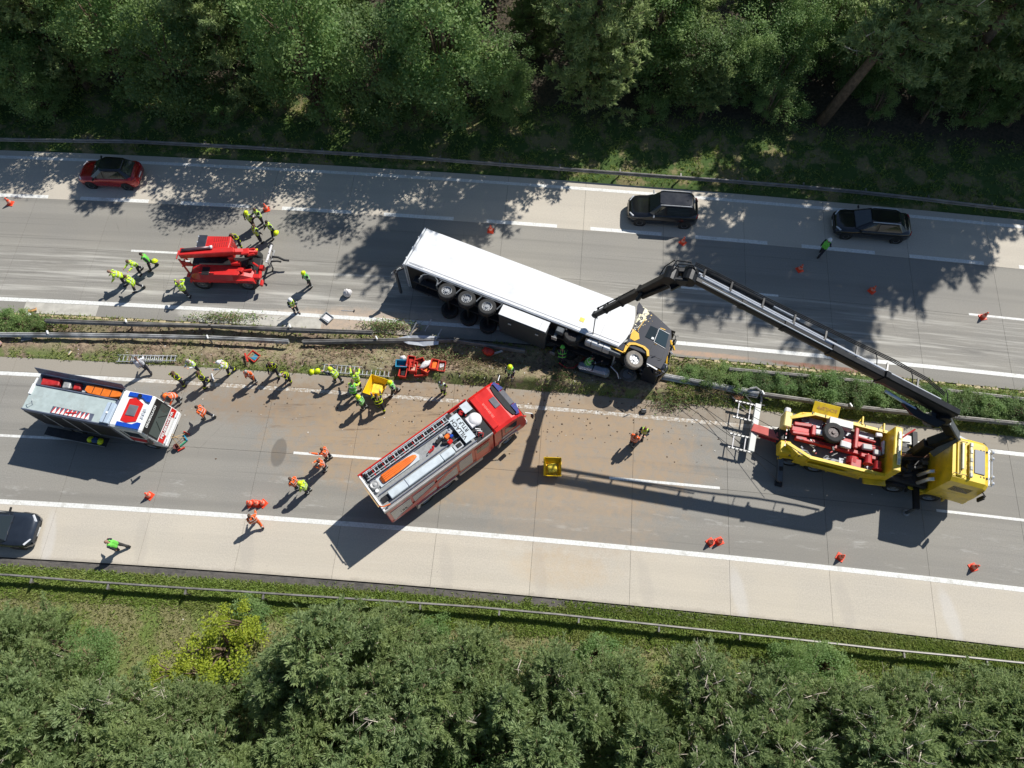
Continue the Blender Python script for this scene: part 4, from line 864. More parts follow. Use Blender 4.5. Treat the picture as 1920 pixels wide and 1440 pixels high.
PEOPLE = [
 (240, 532, 200, 'bend', lk(L_YEL, RH), 'leftmost worker of the group left of the telehandler, bent over in yellow'),
 (266, 511, 240, 'reach', L_YEL, 'worker in a yellow jacket leaning forward, second in the group left of the telehandler'),
 (289, 503, 205, 'walk', lk(L_VEST, HR, M_FLUOG), 'dark haired worker in a green vest swinging a yellow helmet at his hip'),
 (262, 544, 190, 'stride', lk(L_YEL, BH), 'worker in a bright yellow jacket taking a long step, nearest the median of his group'),
 (354, 556, 95, 'arms_up', lk(L_YEL, RH), 'worker in yellow with both hands raised to his head in the shadow of the telehandler'),
 (478, 428, 250, 'hips', L_VESTH, 'worker in a yellow helmet standing top left of the crew behind the telehandler'),
 (494, 421, 235, 'folded', lk(L_VEST, BH, bands=M_REFL), 'bareheaded worker by the cone with one hand at his face'),
 (490, 454, 60, 'stand', lk(L_VEST, BH, bands=M_REFL), 'worker in a yellow vest nearest to the forks of the telehandler'),
 (516, 444, 225, 'walk', lk(L_VEST, HR, bands=M_REFL), 'worker in a yellow vest carrying a yellow helmet, rightmost of the crew behind the telehandler'),
 (452, 462, 260, 'reach', lk(L_DARK, BH, bands=M_HELM), 'dark clad worker leaning against the engine hood of the red telehandler'),
 (583, 537, 230, 'stand', lk(L_GRN, YH), 'worker in a yellow helmet standing alone right of the telehandler'),
 (557, 586, 300, 'folded', lk(L_VEST, WH, bands=M_REFL), 'worker in a white helmet holding papers above the median'),
 (1536, 478, 40, 'walk', lk(L_VEST, WH, M_FLUOG), 'worker in a white helmet and green vest beside the black estate car'),
 (1052, 684, 90, 'bend', lk(L_DARK, GRH, bands=M_FLUOG), 'firefighter with a green helmet bent in the shade under the tractor'),
 (1098, 692, 20, 'crouch', lk(L_GRN, HR, M_FLUOG), 'firefighter in a green vest crouching by the fuel tanks of the tractor'),
 (957, 709, 250, 'stand', lk(L_GRN, YH), 'firefighter in a yellow helmet on the bank behind the big red fire truck'),
 (279, 696, 120, 'stride', L_WHT, 'man in a white shirt and dark braces stepping over the ladder'),
 (346, 722, 60, 'hips', L_DARK, 'left one of two dark jacketed firefighters standing by the white line'),
 (374, 697, 250, 'folded', lk(L_WHT, GH_, bands=M_FLUO), 'grey haired man in a white shirt behind two dark clad firefighters'),
 (390, 722, 50, 'walk', L_DARK, 'right one of two dark jacketed firefighters standing by the white line'),
 (436, 699, 195, 'sweep', lk(L_WHT, WH, bands=M_HELM), 'man in a white shirt and white cap sweeping with a broom'),
 (479, 716, 260, 'stand', lk(L_ORJ, GH_), 'man in an orange vest beside the blue crate with the broom'),
 (520, 701, 280, 'walk', L_DARK, 'firefighter in dark gear left of the pair between orange vest and ladder'),
 (545, 714, 250, 'bend', lk(L_DARK, GH_), 'grey haired firefighter in dark gear bending right beside his mate'),
 (340, 753, 230, 'bend', lk(L_ORJ, ('helmet', M_ORANGE)), 'person in orange with the hood up by the nose of the white fire truck'),
 (393, 784, 170, 'stride', L_ORJ, 'person in an orange jacket striding away from the white fire truck'),
 (636, 716, 150, 'sweep', lk(L_VESTH, YH), 'firefighter with yellow helmet beside the left end of the long ladder'),
 (674, 724, 100, 'reach', lk(L_YEL, RH), 'firefighter in yellow reaching out over the long ladder'),
 (668, 746, 80, 'bend', lk(L_YEL, BH, M_FLUOG), 'firefighter in a green vest stooping between his mates and the white line'),
 (684, 766, 160, 'stand', lk(L_VESTH, YH, M_FLUOG), 'firefighter with yellow helmet standing lower left of the yellow tub'),
 (741, 738, 200, 'walk', lk(L_GRN, YH), 'firefighter with yellow helmet right of the yellow tub'),
 (716, 768, 110, 'push', lk(L_DARK, HR, bands=M_HELM), 'firefighter in dark gear pushing the yellow tub'),
 (832, 738, 70, 'stand', lk(L_DARK, BH, M_SHIRT, M_FLUO), 'firefighter with a pale backpack between the red crates and the red fire truck'),
 (618, 860, 165, 'point', lk(L_ORJ, BH), 'person in orange stretching one arm out towards the left'),
 (612, 880, 200, 'folded', lk(L_ORJ, BH), 'person in orange standing close in front of the one stretching an arm'),
 (562, 915, 150, 'stand', lk(L_ORJ, BH), 'person in orange left of the one with the yellow helmet above the three cones'),
 (580, 922, 170, 'stand', lk(L_YEL, YH), 'worker in yellow helmet and yellow jacket above the three cones'),
 (487, 983, 120, 'stride', lk(L_ORJ, BH, legs=M_ORJ), 'person all in orange walking over the solid line below the three cones'),
 (232, 1028, 175, 'stride', lk(L_GRN, RH, M_FLUOG, None), 'man in a green vest walking along the lower concrete shoulder'),
 (1202, 820, 250, 'folded', lk(L_VEST, RH, M_FLUO, M_REFL), 'worker in a yellow green vest facing his orange mate left of the forks'),
 (1184, 835, 60, 'stand', lk(L_ORJ, BH), 'person in an orange vest talking to the yellow vested worker left of the forks')]
PO = {}
for i, t_ in enumerate(PEOPLE): PO[i] = person(*t_, sc=random.uniform(.97, 1.04))
bpy.data.scenes.remove(TS)
# ================================================================== things lying about
def helmet(loc, m, label, group='yellow helmets put down or carried'):
    b = MB(); rings = [[(R1 * math.cos(2 * math.pi * k / 16) * 1.12, R1 * math.sin(2 * math.pi * k / 16), z) for k in range(16)] for R1, z in ((.165, 0), (.135, .015), (.13, .05), (.11, .10), (.07, .14), (.02, .155))]
    b.loft(rings); o = b.build('helmet', m, None, True); o.location = loc; o.rotation_euler = (random.uniform(-.3, .3), .2, random.uniform(0, 6)); o.scale = (1.15,) * 3; return tag(o, label, 'helmet', group)
for px, py, lb in ((585, 698, 'yellow helmet on the grass, left one of the two by the ladder'), (596, 696, 'yellow helmet on the grass, right one of the two by the ladder')): p = G(px, py); helmet((p.x, p.y, terrain_z(p.x, p.y)), M_HELM, lb)
helmet(G(290, 490, .75), M_HELM, 'yellow helmet carried at the hip of the dark haired worker'); helmet(G(518, 437, .7), M_HELM, 'yellow helmet in the hand of the rightmost worker behind the telehandler')
def ladder(c, ang, L, W, n, label, rails=1):
    r = thing('ladder', label, 'ladder', (c[0], c[1], max(0, terrain_z(c[0], c[1])) + .06), ang)
    for k in range(rails):
        x0 = -L / 2 + k * .9
        for s_ in (-1, 1): MB().beam((x0, s_ * W / 2 - k * .06 * s_, k * .09), (x0 + L - rails * .4, s_ * W / 2 - k * .06 * s_, k * .09), .035, .08, b=.008).build('side_rail', M_ALU, r)
        for i in range(n): x = x0 + (L - rails * .4) * (i + .6) / n; MB().beam((x, -W / 2, k * .09), (x, W / 2, k * .09), .04, .03).build('rung', M_ALU, r)
    return r
p = G(276, 674); ladder(p, -1, 3.5, .42, 11, 'double aluminium ladder on the grass behind the man in the white shirt', 2)
p = (G(602, 692) + G(748, 703)) / 2; ladder(p, math.degrees(math.atan2(*(G(748, 703) - G(602, 692)).yx)) , 4.5, .48, 16, 'long single aluminium ladder on the grass beside the red crates')
def crate(px, py, h, ang, m, label, L=.62, W=.42, H=.32, tilt=(0, 0), fill=None, name='crate', group='plastic crates heaped on the grass'):
    p = G(px, py, h); r = thing(name, label, name.replace('_', ' '), p, ang, group); r.rotation_euler[0] = R_(tilt[0]); r.rotation_euler[1] = R_(tilt[1]); t = .03
    MB().box((0, 0, t / 2), (L, W, t), .005).build('floor', m, r)
    for s_ in (-1, 1):
        MB().box((0, s_ * (W / 2 - t / 2), H / 2 + t / 2), (L, t, H), .006).build('side', m, r); MB().box((s_ * (L / 2 - t / 2), 0, H / 2 + t / 2), (t - .004, W - 2 * t, H), .006).build('side', m, r)
    b = MB()
    for s_ in (-1, 1): b.box((0, s_ * (W / 2 + .005), H + t), (L + .05, .05, .04), .008); b.box((s_ * (L / 2 + .005), 0, H + t), (.05, W - .04, .038), .008)
    b.build('rim', m, r)
    if fill: MB().box((0, 0, H * .5), (L * .8, W * .75, H * .5), .05, .1).build('contents', fill, r)
    return r
M_CRED = mat('crate_red', (.55, .035, .02), .5, 0, .12, 4); M_CBLU = mat('crate_blue', (.02, .24, .40), .5, 0, .12); M_CPAL = mat('pale_bag', (.70, .68, .68), .8, 0, .1, 6, .5)
for px, py, h, an, m, lb, tl, fl in ((753, 686, .25, 0, M_CBLU, 'turquoise blue crate at the left of the red crates', (0, 5), None), (757, 701, .12, 82, M_CRED, 'upright red crate at the near left of the heap', (0, 0), M_BLACK), (772, 680, .3, 80, M_CRED, 'red crate tipped up at the back of the heap', (0, -12), M_CRED),
        (776, 693, .25, 85, M_CRED, 'red crate holding a pale flat pack in the middle of the heap', (0, 8), mat('cardboard', (.55, .33, .24), .8)), (786, 681, .2, 20, M_CRED, 'small red crate lying behind the white sack', (20, 0), None), (800, 697, .15, 60, M_CRED, 'red crate leaning right of the middle of the heap', (0, 20), M_ORANGE),
        (815, 688, .25, 78, M_CRED, 'red crate with orange things inside, second from the right', (0, 4), M_ORANGE), (829, 691, .1, 85, M_CRED, 'dark filled red crate at the right end of the heap', (0, 0), M_SHIRT), (788, 702, .05, 5, M_CRED, 'low red crate at the near edge of the heap', (0, 0), None)):
    crate(px, py, h, an, m, lb, tilt=tl, fill=fl)
def lump(px, py, h, d, m, name, label, cat, ang=0, seed=1, group=None):
    b = MB(); n = 12; rings = []
    for z, k in ((0, .75), (.25, 1), (.6, .95), (.85, .7), (1, .2)):
        rings.append([(d[0] / 2 * k * math.cos(2 * math.pi * i / n) * (1 + .16 * math.sin(i * 2.3 + seed)), d[1] / 2 * k * math.sin(2 * math.pi * i / n) * (1 + .16 * math.cos(i * 1.7 + seed)), d[2] * z * (1 + .12 * math.sin(i * 3.1 + seed))) for i in range(n)])
    b.loft(rings); o = b.build(name, m, None, True); o.location = G(px, py, h); o.rotation_euler = (0, 0, R_(ang)); return tag(o, label, cat, group)
lump(797, 685, .5, (.75, .36, .22), M_CPAL, 'sack', 'white plastic sack lying across the red crates', 'sack', 42, 2); lump(756, 673, .3, (.42, .3, .3), M_CPAL, 'sack', 'small white bag behind the blue crate', 'sack', 0, 3)
lump(653, 553, 0, (.55, .45, .55), M_CPAL, 'sack', 'stuffed white sack standing on the upper carriageway', 'sack', 0, 5); lump(916, 661, .2, (.8, .5, .35), M_CRED, 'crumpled_crate', 'crushed red box in the shade beneath the trailer', 'scrap', -25, 4)
r = crate(614, 597, .0, -38, mat('grey_plastic', (.30, .32, .33), .5), 'shallow grey box with papers on the pale kerb strip', .62, .48, .10, fill=M_CPAL, name='plastic_box', group=None)
r = crate(477, 670, .05, -35, M_CRED, 'red tray holding a blue bag with a broom across it', .6, .5, .14, fill=M_CBLU, name='plastic_tray', group=None)
r = thing('push_broom', 'red push broom lying over the tray with the blue bag', 'broom', G(470, 668, .3), 25); MB().box((-.25, .0, .05), (.10, .62, .10), .02).build('broom_head', M_CRED, r); MB().tube([(-.2, 0, .08), (.95, -.5, .02)], .016).build('handle', M_WOOD, r)
def hand_tool(p, q, m, hm, name, label, head=.5, group=None):
    r = thing(name, label, name.replace('_', ' '), p); q = Vector(q) - Vector(p); MB().tube([(0, 0, 0), tuple(q)], .017).build('handle', hm, r)
    d = Vector((-q.y, q.x, 0)).normalized() * head / 2; b = MB(); b.beam(q - d, q + d, .07, .09, b=.015); b.build('broom_head', m, r); return r
hand_tool(G(431, 678, 1.0), G(399, 707, .05), M_SHIRT, M_WOOD, 'broom', 'wooden broom pushed by the man in the white cap')
o_ = hand_tool(G(640, 582, .02), G(664, 583, .02), M_DARK, M_ALU, 'iron_bar', 'short iron bar lying above the kerb near the grey box', .15)
fr = G(326, 806, .9)
for (px, py), m, lb in (((350, 812), M_CRED, 'red headed broom leaning out from the bumper of the white fire truck, upper one'), ((340, 842), M_CRED, 'red headed broom leaning out from the bumper of the white fire truck, lower one'), ((343, 832), mat('broom_green', (.03, .32, .18), .5), 'green headed broom among the brooms at the bumper'),
                        ((348, 821), M_CBLU, 'pale blue headed broom among the brooms at the bumper')):
    a_ = fr + Vector((random.uniform(-.1, .1), random.uniform(-.5, .4), 0)); hand_tool(a_, G(px, py, .08), m, M_WOOD, 'broom', lb, .42, 'brooms leaning on the white fire truck')
b = MB(); b.loft([[(R1 * math.cos(k * .4488), R1 * math.sin(k * .4488), z) for k in range(14)] for R1, z in ((.13, 0), (.17, .3), (.155, .3), (.12, .02))]); o = b.build('bucket', mat('brown_bucket', (.12, .03, .025), .6), None, True); o.location = G(334, 840); tag(o, 'dark red bucket on the road under the brooms', 'bucket')
def tub(px, py, ang, label, L=1.05, W=.95, H=.5, h=0, sag=True):
    r = thing('wheel_loader_bucket' if 0 else 'tipping_tub', label, 'tipping tub', G(px, py, h), ang, 'yellow tipping tubs')
    my = mat('tub_yellow', (.82, .52, .01), .45, 0, .08, 3, dirt=.3); t = .02
    A = [(-L / 2, -W / 2, H), (L / 2, -W / 2, H), (L / 2, W / 2, H), (-L / 2, W / 2, H)]; B_ = [(-L * .36, -W * .33, .12), (L * .30, -W * .38, .12), (L * .30, W * .38, .12), (-L * .36, W * .33, .12)]
    for i in range(4): j = (i + 1) % 4; MB().quad(A[i], A[j], B_[j], B_[i], t).build('side_panel', my, r)
    MB().box((-L * .03, 0, .11), (L * .66, W * .72, .02), .004).build('floor', my, r); b = MB()
    for i in range(4): b.tube([A[i], A[(i + 1) % 4]], .022, 6)
    b.build('rim', my, r); MB().box((0, 0, .2), (L * .52, W * .55, .12), .05, .2).build('load', mat('tub_load', (.80, .62, .05), .7, 0, .2, 5, .3), r)
    for s_ in (-1, 1): MB().tube([(-L * .45, s_ * .3, .06), (L * .4, s_ * .3, .06), (L * .62, s_ * .3, .35)], .02).build('skid', M_DARK, r)
    return r
tub(1035, 880, 88, 'yellow tub with a bright load standing alone right of the red fire truck'); tub(708, 732, 70, 'yellow tub pushed by firefighters beside the long ladder', 1.2, 1.1, .6, .1)
# scraps along the median
def scrap(px, py, ang, d, m, label, name='panel_scrap', tilt=10, h=None):
    p = G(px, py); z = max(terrain_z(p.x, p.y), 0) + .12; r = thing(name, label, 'debris', (p.x, p.y, z), ang); r.rotation_euler[0] = R_(tilt)
    MB().box((0, 0, 0), d, .01).build('panel', m, r); MB().box((d[0] * .1, d[1] * .25, d[2] * .5 + .012), (d[0] * .7, .04, .02), .004).build('edge_strip', M_ALU, r); return r
scrap(55, 637, 12, (.62, .36, .10), mat('radiator_grey', (.20, .21, .22), .6, .4, .2, 12, .4), 'grey radiator lying below the left end of the median rail'); scrap(3, 648, -40, (.4, .35, .06), mat('pink_board', (.50, .30, .24), .8), 'pinkish board at the left edge of the median')
scrap(20, 633, -3, (.9, .10, .06), M_GALV, 'narrow metal strip near the left edge of the median'); scrap(134, 664, 65, (.28, .09, .03), mat('pale_timber', (.66, .52, .32), .8), 'small pale splinter of wood on the grass above the white fire truck')
scrap(63, 583, 20, (.5, .2, .06), mat('orange_scrap', (.55, .30, .12), .7), 'orange and black scrap by the left end shrub'); scrap(56, 592, 50, (.25, .2, .06), M_SHIRT, 'pale blue scrap in the left end shrub')
scrap(932, 663, 20, (.7, .12, .05), M_GALV, 'bent metal strip in the shade below the trailer'); scrap(1206, 772, 0, (.3, .25, .16), M_BLACK, 'small black lump on the lower edge line')
lump(165, 690 + 24, .2, (.5, .35, .2), M_CPAL, 'sack', 'crumpled white plastic behind the open locker of the white fire truck', 'sack', 0, 7)
# hose on the bank under the tractor
q = [G(1048, 680, .5), G(1062, 690, .35), G(1075, 690, .3), G(1088, 680, .3), G(1098, 668, .4), G(1103, 655, .8)]
b = MB(); b.tube([tuple(v - q[0]) for v in q], .035, 8); o = b.build('fire_hose', M_REDO, None, True); o.location = q[0]; tag(o, 'dark red hose curling in the shade under the tractor', 'hose')
# small litter, as nobody could count it
rng = np.random.default_rng(8); b = MB()
for _ in range(260):
    x = rng.uniform(-26, 24); a = rng.choice([rng.uniform(16.7, 19.4), rng.uniform(12, 16), rng.uniform(1, 4)], p=[.7, .22, .08]); y = a + base_y(x); z = max(terrain_z(x, y), .004 if 5 < a < 16.6 else -.4) + .015; s_ = rng.uniform(.015, .05)
    b.box((x, y, z), (s_ * 1.6, s_, .012), 0, rng.uniform(0, 3))
tag(b.build('litter_bits', mat('pale_litter', (.62, .60, .55), .8)), 'pale bits of litter and splinters strewn over the median', 'litter', kind='stuff')
# ================================================================== cars
def car(x, y, ang, L, W, H, body, roofm, label, kind='hatch', rails=False, group='cars on the open lanes'):
    r = thing('car', label, 'car', (x, y, 0), ang, group); hw = W / 2; f, b_ = L / 2, -L / 2
    suv = kind == 'suv'; est = kind == 'estate'
    hood = .98 if suv else .86 if est else .88; belt = 1.12 if suv else .95 if est else .98
    st = [(f, .62, .35, hood * .62), (f - .06, .78, .24, hood * .78), (f - .28, .95, .20, hood * .90), (f - .7, 1, .20, hood * .97), (f - 1.15, 1, .20, hood), (f - 1.5, 1, .20, belt), (0, 1.0, .20, belt + .02), (b_ + .9, 1, .20, belt + .03), (b_ + .3, .97, .22, belt + .04), (b_ + .08, .86, .28, belt - .04), (b_, .7, .36, belt - .25)]
    rings = []
    for (sx, k, z0, z1) in st:
        h = hw * k; half = [(h * .90, z0), (h * .99, z0 + .10), (h, z0 + .3), (h * .985, z1 - .14), (h * .90, z1 - .03), (h * .6, z1 + .012), (h * .25, z1 + .02)]
        rings.append([(sx, q, z) for q, z in half] + [(sx, -q, z) for q, z in reversed(half)])
    bb = MB(); bb.loft(rings); bo = bb.build('body', body, r, True)
    xw0 = f - (1.30 if suv else 1.20 if est else 1.05); xr0 = f - (1.85 if suv else 2.0 if est else 1.75)  # windscreen foot / roof start
    xe0 = b_ + (.18 if suv else .35 if est else .22); xt0 = b_ + (.50 if suv else .95 if est else .75)
    zb = belt - .02; zt = H
    base = [(xw0, .72), (xw0 - .25, .87), (0, .90), (xe0 + .3, .86), (xe0, .70)]; top = [(xr0, .52), (xr0 - .12, .64), (0, .69), (xt0 + .15, .64), (xt0, .52)]
    full = lambda pts, z, k=1.: [(px, q * hw * k, z) for px, q in pts] + [(px, -q * hw * k, z) for px, q in reversed(pts)]
    MB().loft([full(base, zb), full(top, zt - .03), full([(px * .985 + .0, q * .88) for px, q in top], zt)]).build('cabin_pillars', roofm, r, False)
    g = M_GLASS; e = .012
    def gl(name, A, B, C, D): MB().quad(A, B, C, D, .008).build(name, g, r)
    lerp = lambda a, c, t: tuple(a[i] + (c[i] - a[i]) * t for i in range(3))
    A0, A1 = Vector((xw0, .70 * hw, zb)), Vector((xr0, .50 * hw, zt - .03)); m = lambda v: Vector((v.x, -v.y, v.z)); up = Vector((.010, 0, .012))
    a0 = A0.lerp(A1, .06) + up; a1 = A0.lerp(A1, .96) + up; gl('windscreen', a0, a1, m(a1), m(a0))
    B0, B1 = Vector((xe0, .68 * hw, zb)), Vector((xt0, .50 * hw, zt - .03)); up = Vector((-.012, 0, .012)); b0 = B0.lerp(B1, .15) + up; b1 = B0.lerp(B1, .92) + up; gl('rear_window', b0, b1, m(b1), m(b0))
    for s_ in (1, -1):
        P0 = [Vector((xw0 - .30, .88 * hw * s_, zb)), Vector((0.02, .905 * hw * s_, zb)), Vector((0.02, .69 * hw * s_, zt - .03)), Vector((xr0 - .14, .645 * hw * s_, zt - .03))]
        P1 = [Vector((-.06, .905 * hw * s_, zb)), Vector((xe0 + .32, .865 * hw * s_, zb)), Vector((xt0 + .17, .645 * hw * s_, zt - .03)), Vector((-.06, .69 * hw * s_, zt - .03))]
        for Q in (P0, P1):
            c = sum(Q, Vector()) / 4; Q = [c + (q - c) * .9 + Vector((0, .014 * s_, .008)) for q in Q]; gl('side_window', *Q)
    rp = MB(); k = .94; rp.loft([full([(px * .985, q * .87) for px, q in top], zt + .003), full([(px * .95, q * .74) for px, q in top], zt + .022)]); rp.build('roof_panel', roofm, r)
    if rails:
        for s_ in (1, -1): MB().tube([(xr0 - .05, s_ * .60 * hw, zt + .01), (xr0 - .2, s_ * .62 * hw, zt + .05), (xt0 + .25, s_ * .62 * hw, zt + .05), (xt0 + .1, s_ * .60 * hw, zt + .01)], .028).build('roof_rail', M_ALU, r)
    wr = .34 if suv else .32
    for sx in (f - .80, b_ + .78):
        for s_ in (1, -1):
            MB().cyl((sx, s_ * (hw - .12), wr), (sx, s_ * (hw + .004), wr), wr + .065, n=24).build('wheel_arch', M_BLACK, r)
            wheel(r, (sx, s_ * (hw - .085), wr), wr, .21, s_, holes=5)
    for s_ in (1, -1):
        MB().beam((xw0 - .28, s_ * hw * .93, zb + .03), (xw0 - .26, s_ * (hw + .16), zb + .08), .09, .13, b=.03).build('wing_mirror', M_BLACK if not suv else M_CHROME, r)
        MB().beam((f - .10, s_ * hw * .48, hood * .78), (f - .32, s_ * hw * .86, hood * .88), .11, .07, b=.02).build('headlight', glass('lamp_glass', (.6, .62, .65)), r)
        MB().beam((b_ + .05, s_ * hw * .55, belt - .12), (b_ + .16, s_ * hw * .86, belt - .08), .08, .12, b=.02).build('tail_light', mat('tail_red', (.45, .01, .01), .25, coat=.5), r)
    MB().box((f - .02, 0, .42), (.08, hw * 1.1, .16), .02).build('grille', M_BLACK, r); MB().box((f + .01, 0, .40), (.02, .50, .11), .004).build('number_plate', M_WHITE, r)
    MB().box((b_ + .0, 0, .62), (.03, .50, .11), .004).build('number_plate', M_WHITE, r)
    MB().tube([(b_ + .9, hw * .1, zt + .02), (b_ + .8, hw * .1, zt + .10)], .012).build('aerial', M_BLACK, r)
    for s_ in (1, -1): MB().tube([(xw0 + .02, s_ * .35, zb + .02), (xw0 - .10, s_ * .02, zb + .05)], .010, 4).build('wiper', M_BLACK, r)
    return r
P_RED = mat('car_red', (.38, .012, .014), .25, .3, .05, 2, coat=.8); P_BLK = mat('car_black', (.014, .015, .018), .22, .3, .1, 2, coat=.9); P_DBL = mat('car_dark_blue_grey', (.028, .036, .05), .22, .4, .1, 2, coat=.9)
def mid(a, b_, h): p = (G(*a, h) + G(*b_, h)) / 2; return p.x, p.y
car(*mid((148, 325), (262, 318), .75), 177, 4.0, 1.78, 1.5, P_RED, P_BLK, 'red hatchback with a black roof driving along the upper shoulder')
car(*mid((1180, 392), (1307, 387), .85), 175.2, 4.45, 1.86, 1.78, P_BLK, P_BLK, 'black boxy off-road car with silver roof rails on the upper shoulder', 'suv', True)
car(*mid((1567, 415), (1705, 420), .75), 174, 4.75, 1.86, 1.47, P_BLK, P_BLK, 'black estate car behind the off-road car in the tree shade', 'estate', True)
q = G(68, 997, .55); car(q.x - 2.33, q.y + .18, -3.5, 4.7, 1.86, 1.5, P_DBL, P_DBL, 'dark blue grey car cut by the left edge on the lower shoulder', 'estate', False)

# ================================================================== white fire truck with blue corners
def lorry_wheels(r, xs, yw, R=.48, w_=.30, fenders=None):
    for x in xs:
        for s_ in (1, -1): wheel(r, (x, s_ * yw, R), R, w_, s_)
LT = Vector((-25.85, 15.15, 0)); r = thing('fire_truck', 'white fire truck with blue corners, red roof stripe and an open roof locker', 'fire truck', LT, -11.2, 'fire engines')
M_ROOFG = mat('grey_green_roof', (.40, .47, .46), .6, 0, .08, 3, .3, dirt=.2); M_LID = mat('locker_blue_grey', (.15, .17, .23), .45, .4, .15); M_PALEB = mat('pale_blue_lid', (.50, .60, .70), .4, .2, .05)
MB().box((3.6, 0, .62), (7.0, .9, .24), .03).build('chassis', M_DARK, r); lorry_wheels(r, (1.7, 6.1), .92, .45)
b = MB(); b.box((2.5, -.325, 1.92), (4.95, 1.51, 2.30), .03); b.box((2.5, .745, 1.62), (4.95, .63, 1.90), .03); b.build('equipment_body', M_LID, r)
MB().box((2.42, -.32, 3.085), (4.72, 1.36, .03), .004).build('roof_deck', M_ROOFG, r)
for y_ in (-1.04, .40): MB().box((2.45, y_, 3.11), (4.8, .07, .10), .015).build('roof_edge', M_LID, r)
# open locker on the left of the roof: tray, lid standing up, things inside
for nm, c, d in (('locker_floor', (2.55, .74, 2.64), (4.8, .58, .03)), ('locker_wall', (2.55, 1.045, 2.86), (4.8, .03, .50)), ('locker_wall', (.16, .74, 2.86), (.03, .58, .50)), ('locker_wall', (4.94, .74, 2.86), (.03, .58, .50))): MB().box(c, d, .006).build(nm, mat('locker_inside', (.25, .30, .34), .5, .3), r)
lid = MB().quad((.02, 1.08, 3.1), (5.06, 1.08, 3.1), (4.92, 1.22, 3.44), (-.10, 1.23, 3.44), .03).build('locker_lid', M_LID, r)
for x in (.0, 1.6, 3.0, 4.4): MB().beam((x, 1.10, 3.12), (x - .04, 1.225, 3.43), .03, .05).build('lid_rib', M_GALV, lid)
MB().tube([(.02, 1.055, 3.13), (5.05, 1.055, 3.13)], .02).build('hinge_rail', M_ALU, r)
b = MB(); prof = [(2.85, .62), (3.1, .50), (4.1, .48), (4.6, .56), (4.86, .64), (4.9, .82), (4.6, .95), (3.1, .97), (2.85, .86)]
b.prism(prof, 'xy', 2.80, 3.06); b.build('basket_stretcher', mat('stretcher_orange', (.72, .17, .015), .5, 0, .1, 4), r); 
for x in (3.3, 3.8, 4.3): MB().beam((x, .53, 3.07), (x, .93, 3.07), .03, .02).build('stretcher_strap', M_BLACK, r)
for c, d, m, n_ in (((.75, .74, 2.84), (1.0, .46, .3), M_REDO, 'red_bag'), ((1.72, .72, 2.86), (.42, .4, .34), M_GALV, 'pump'), ((2.25, .78, 2.82), (.4, .38, .24), M_REDO, 'hose_roll'), ((2.05, .60, 2.82), (.5, .14, .16), M_BLACK, 'tool'), ((.75, .80, 2.88), (.5, .05, .03), M_PALEB, 'bag_handle'), ((2.62, .64, 2.70), (.3, .2, .12), M_ALU, 'fitting')): MB().box(c, d, .05, .15).build(n_, m, r)
# folding warning triangles in their tray
MB().box((2.82, -.80, 3.115), (2.35, .42, .03), .01).build('sign_tray', M_LID, r)
for k in range(9):
    x = 1.85 + k * .235; MB().prism([(x - .10, -.96), (x + .10, -.96), (x + .02, -.62)], 'xy', 3.131, 3.16).build('warning_wedge', M_WHITE, r)
    MB().beam((x - .11, -.96, 3.17), (x - .0, -.62, 3.17), .045, .02).build('red_edge', M_RED, r)
MB().beam((2.55, -.82, 3.20), (3.1, -.74, 3.20), .05, .03).build('red_edge', M_RED, r)
b = MB(); b.box((4.74, -.42, 3.19), (.46, 1.14, .20), .02); b.build('roof_box', M_PALEB, r); MB().box((4.74, -.42, 3.30), (.03, 1.14, .02)).build('lid_seam', M_LID, r)
MB().cyl((4.72, -.42, 3.29), (4.72, -.42, 3.32), .06).build('vent_cap', M_WHITE, r)
MB().tube([(.22, -.80, 3.13), (.42, -.80, 3.28), (.62, -.60, 3.28), (.42, -.45, 3.2)], .018).build('roof_handle', M_ALU, r); MB().box((.10, .12, 3.12), (.18, .62, .10), .02).build('rear_roof_trim', M_WHITE, r)
# right side: dark shutters between pale posts, and the fold-down step with its helmets
for x0, x1 in ((.15, 1.15), (1.25, 2.25), (2.35, 3.35), (3.45, 4.9)):
    q = MB().box(((x0 + x1) / 2, -1.075, 1.95), (x1 - x0, .03, 1.75), .008).build('roller_shutter', M_BLACK, r)
    for z in (1.4, 1.7, 2.0, 2.3, 2.6): MB().box(((x0 + x1) / 2, -1.092, z), (x1 - x0 - .06, .008, .02)).build('shutter_rib', M_DARK, q)
for x in (.10, 1.2, 2.3, 3.4): MB().box((x, -1.10, 1.95), (.05, .03, 1.9), .008).build('side_post', M_ALU, r)
MB().box((1.9, -1.40, .66), (3.7, .52, .04), .01).build('fold_down_step', M_DARK, r); MB().tube([(.1, -1.66, .69), (3.7, -1.66, .69)], .015).build('step_edge', M_GALV, r)
MB().box((.03, 0, 1.8), (.05, 1.9, 1.9), .02).build('rear_panel', M_WHITE, r); MB().box((-.02, .55, 2.95), (.10, .55, .16), .03).build('rear_beacon', M_WHITE, r)
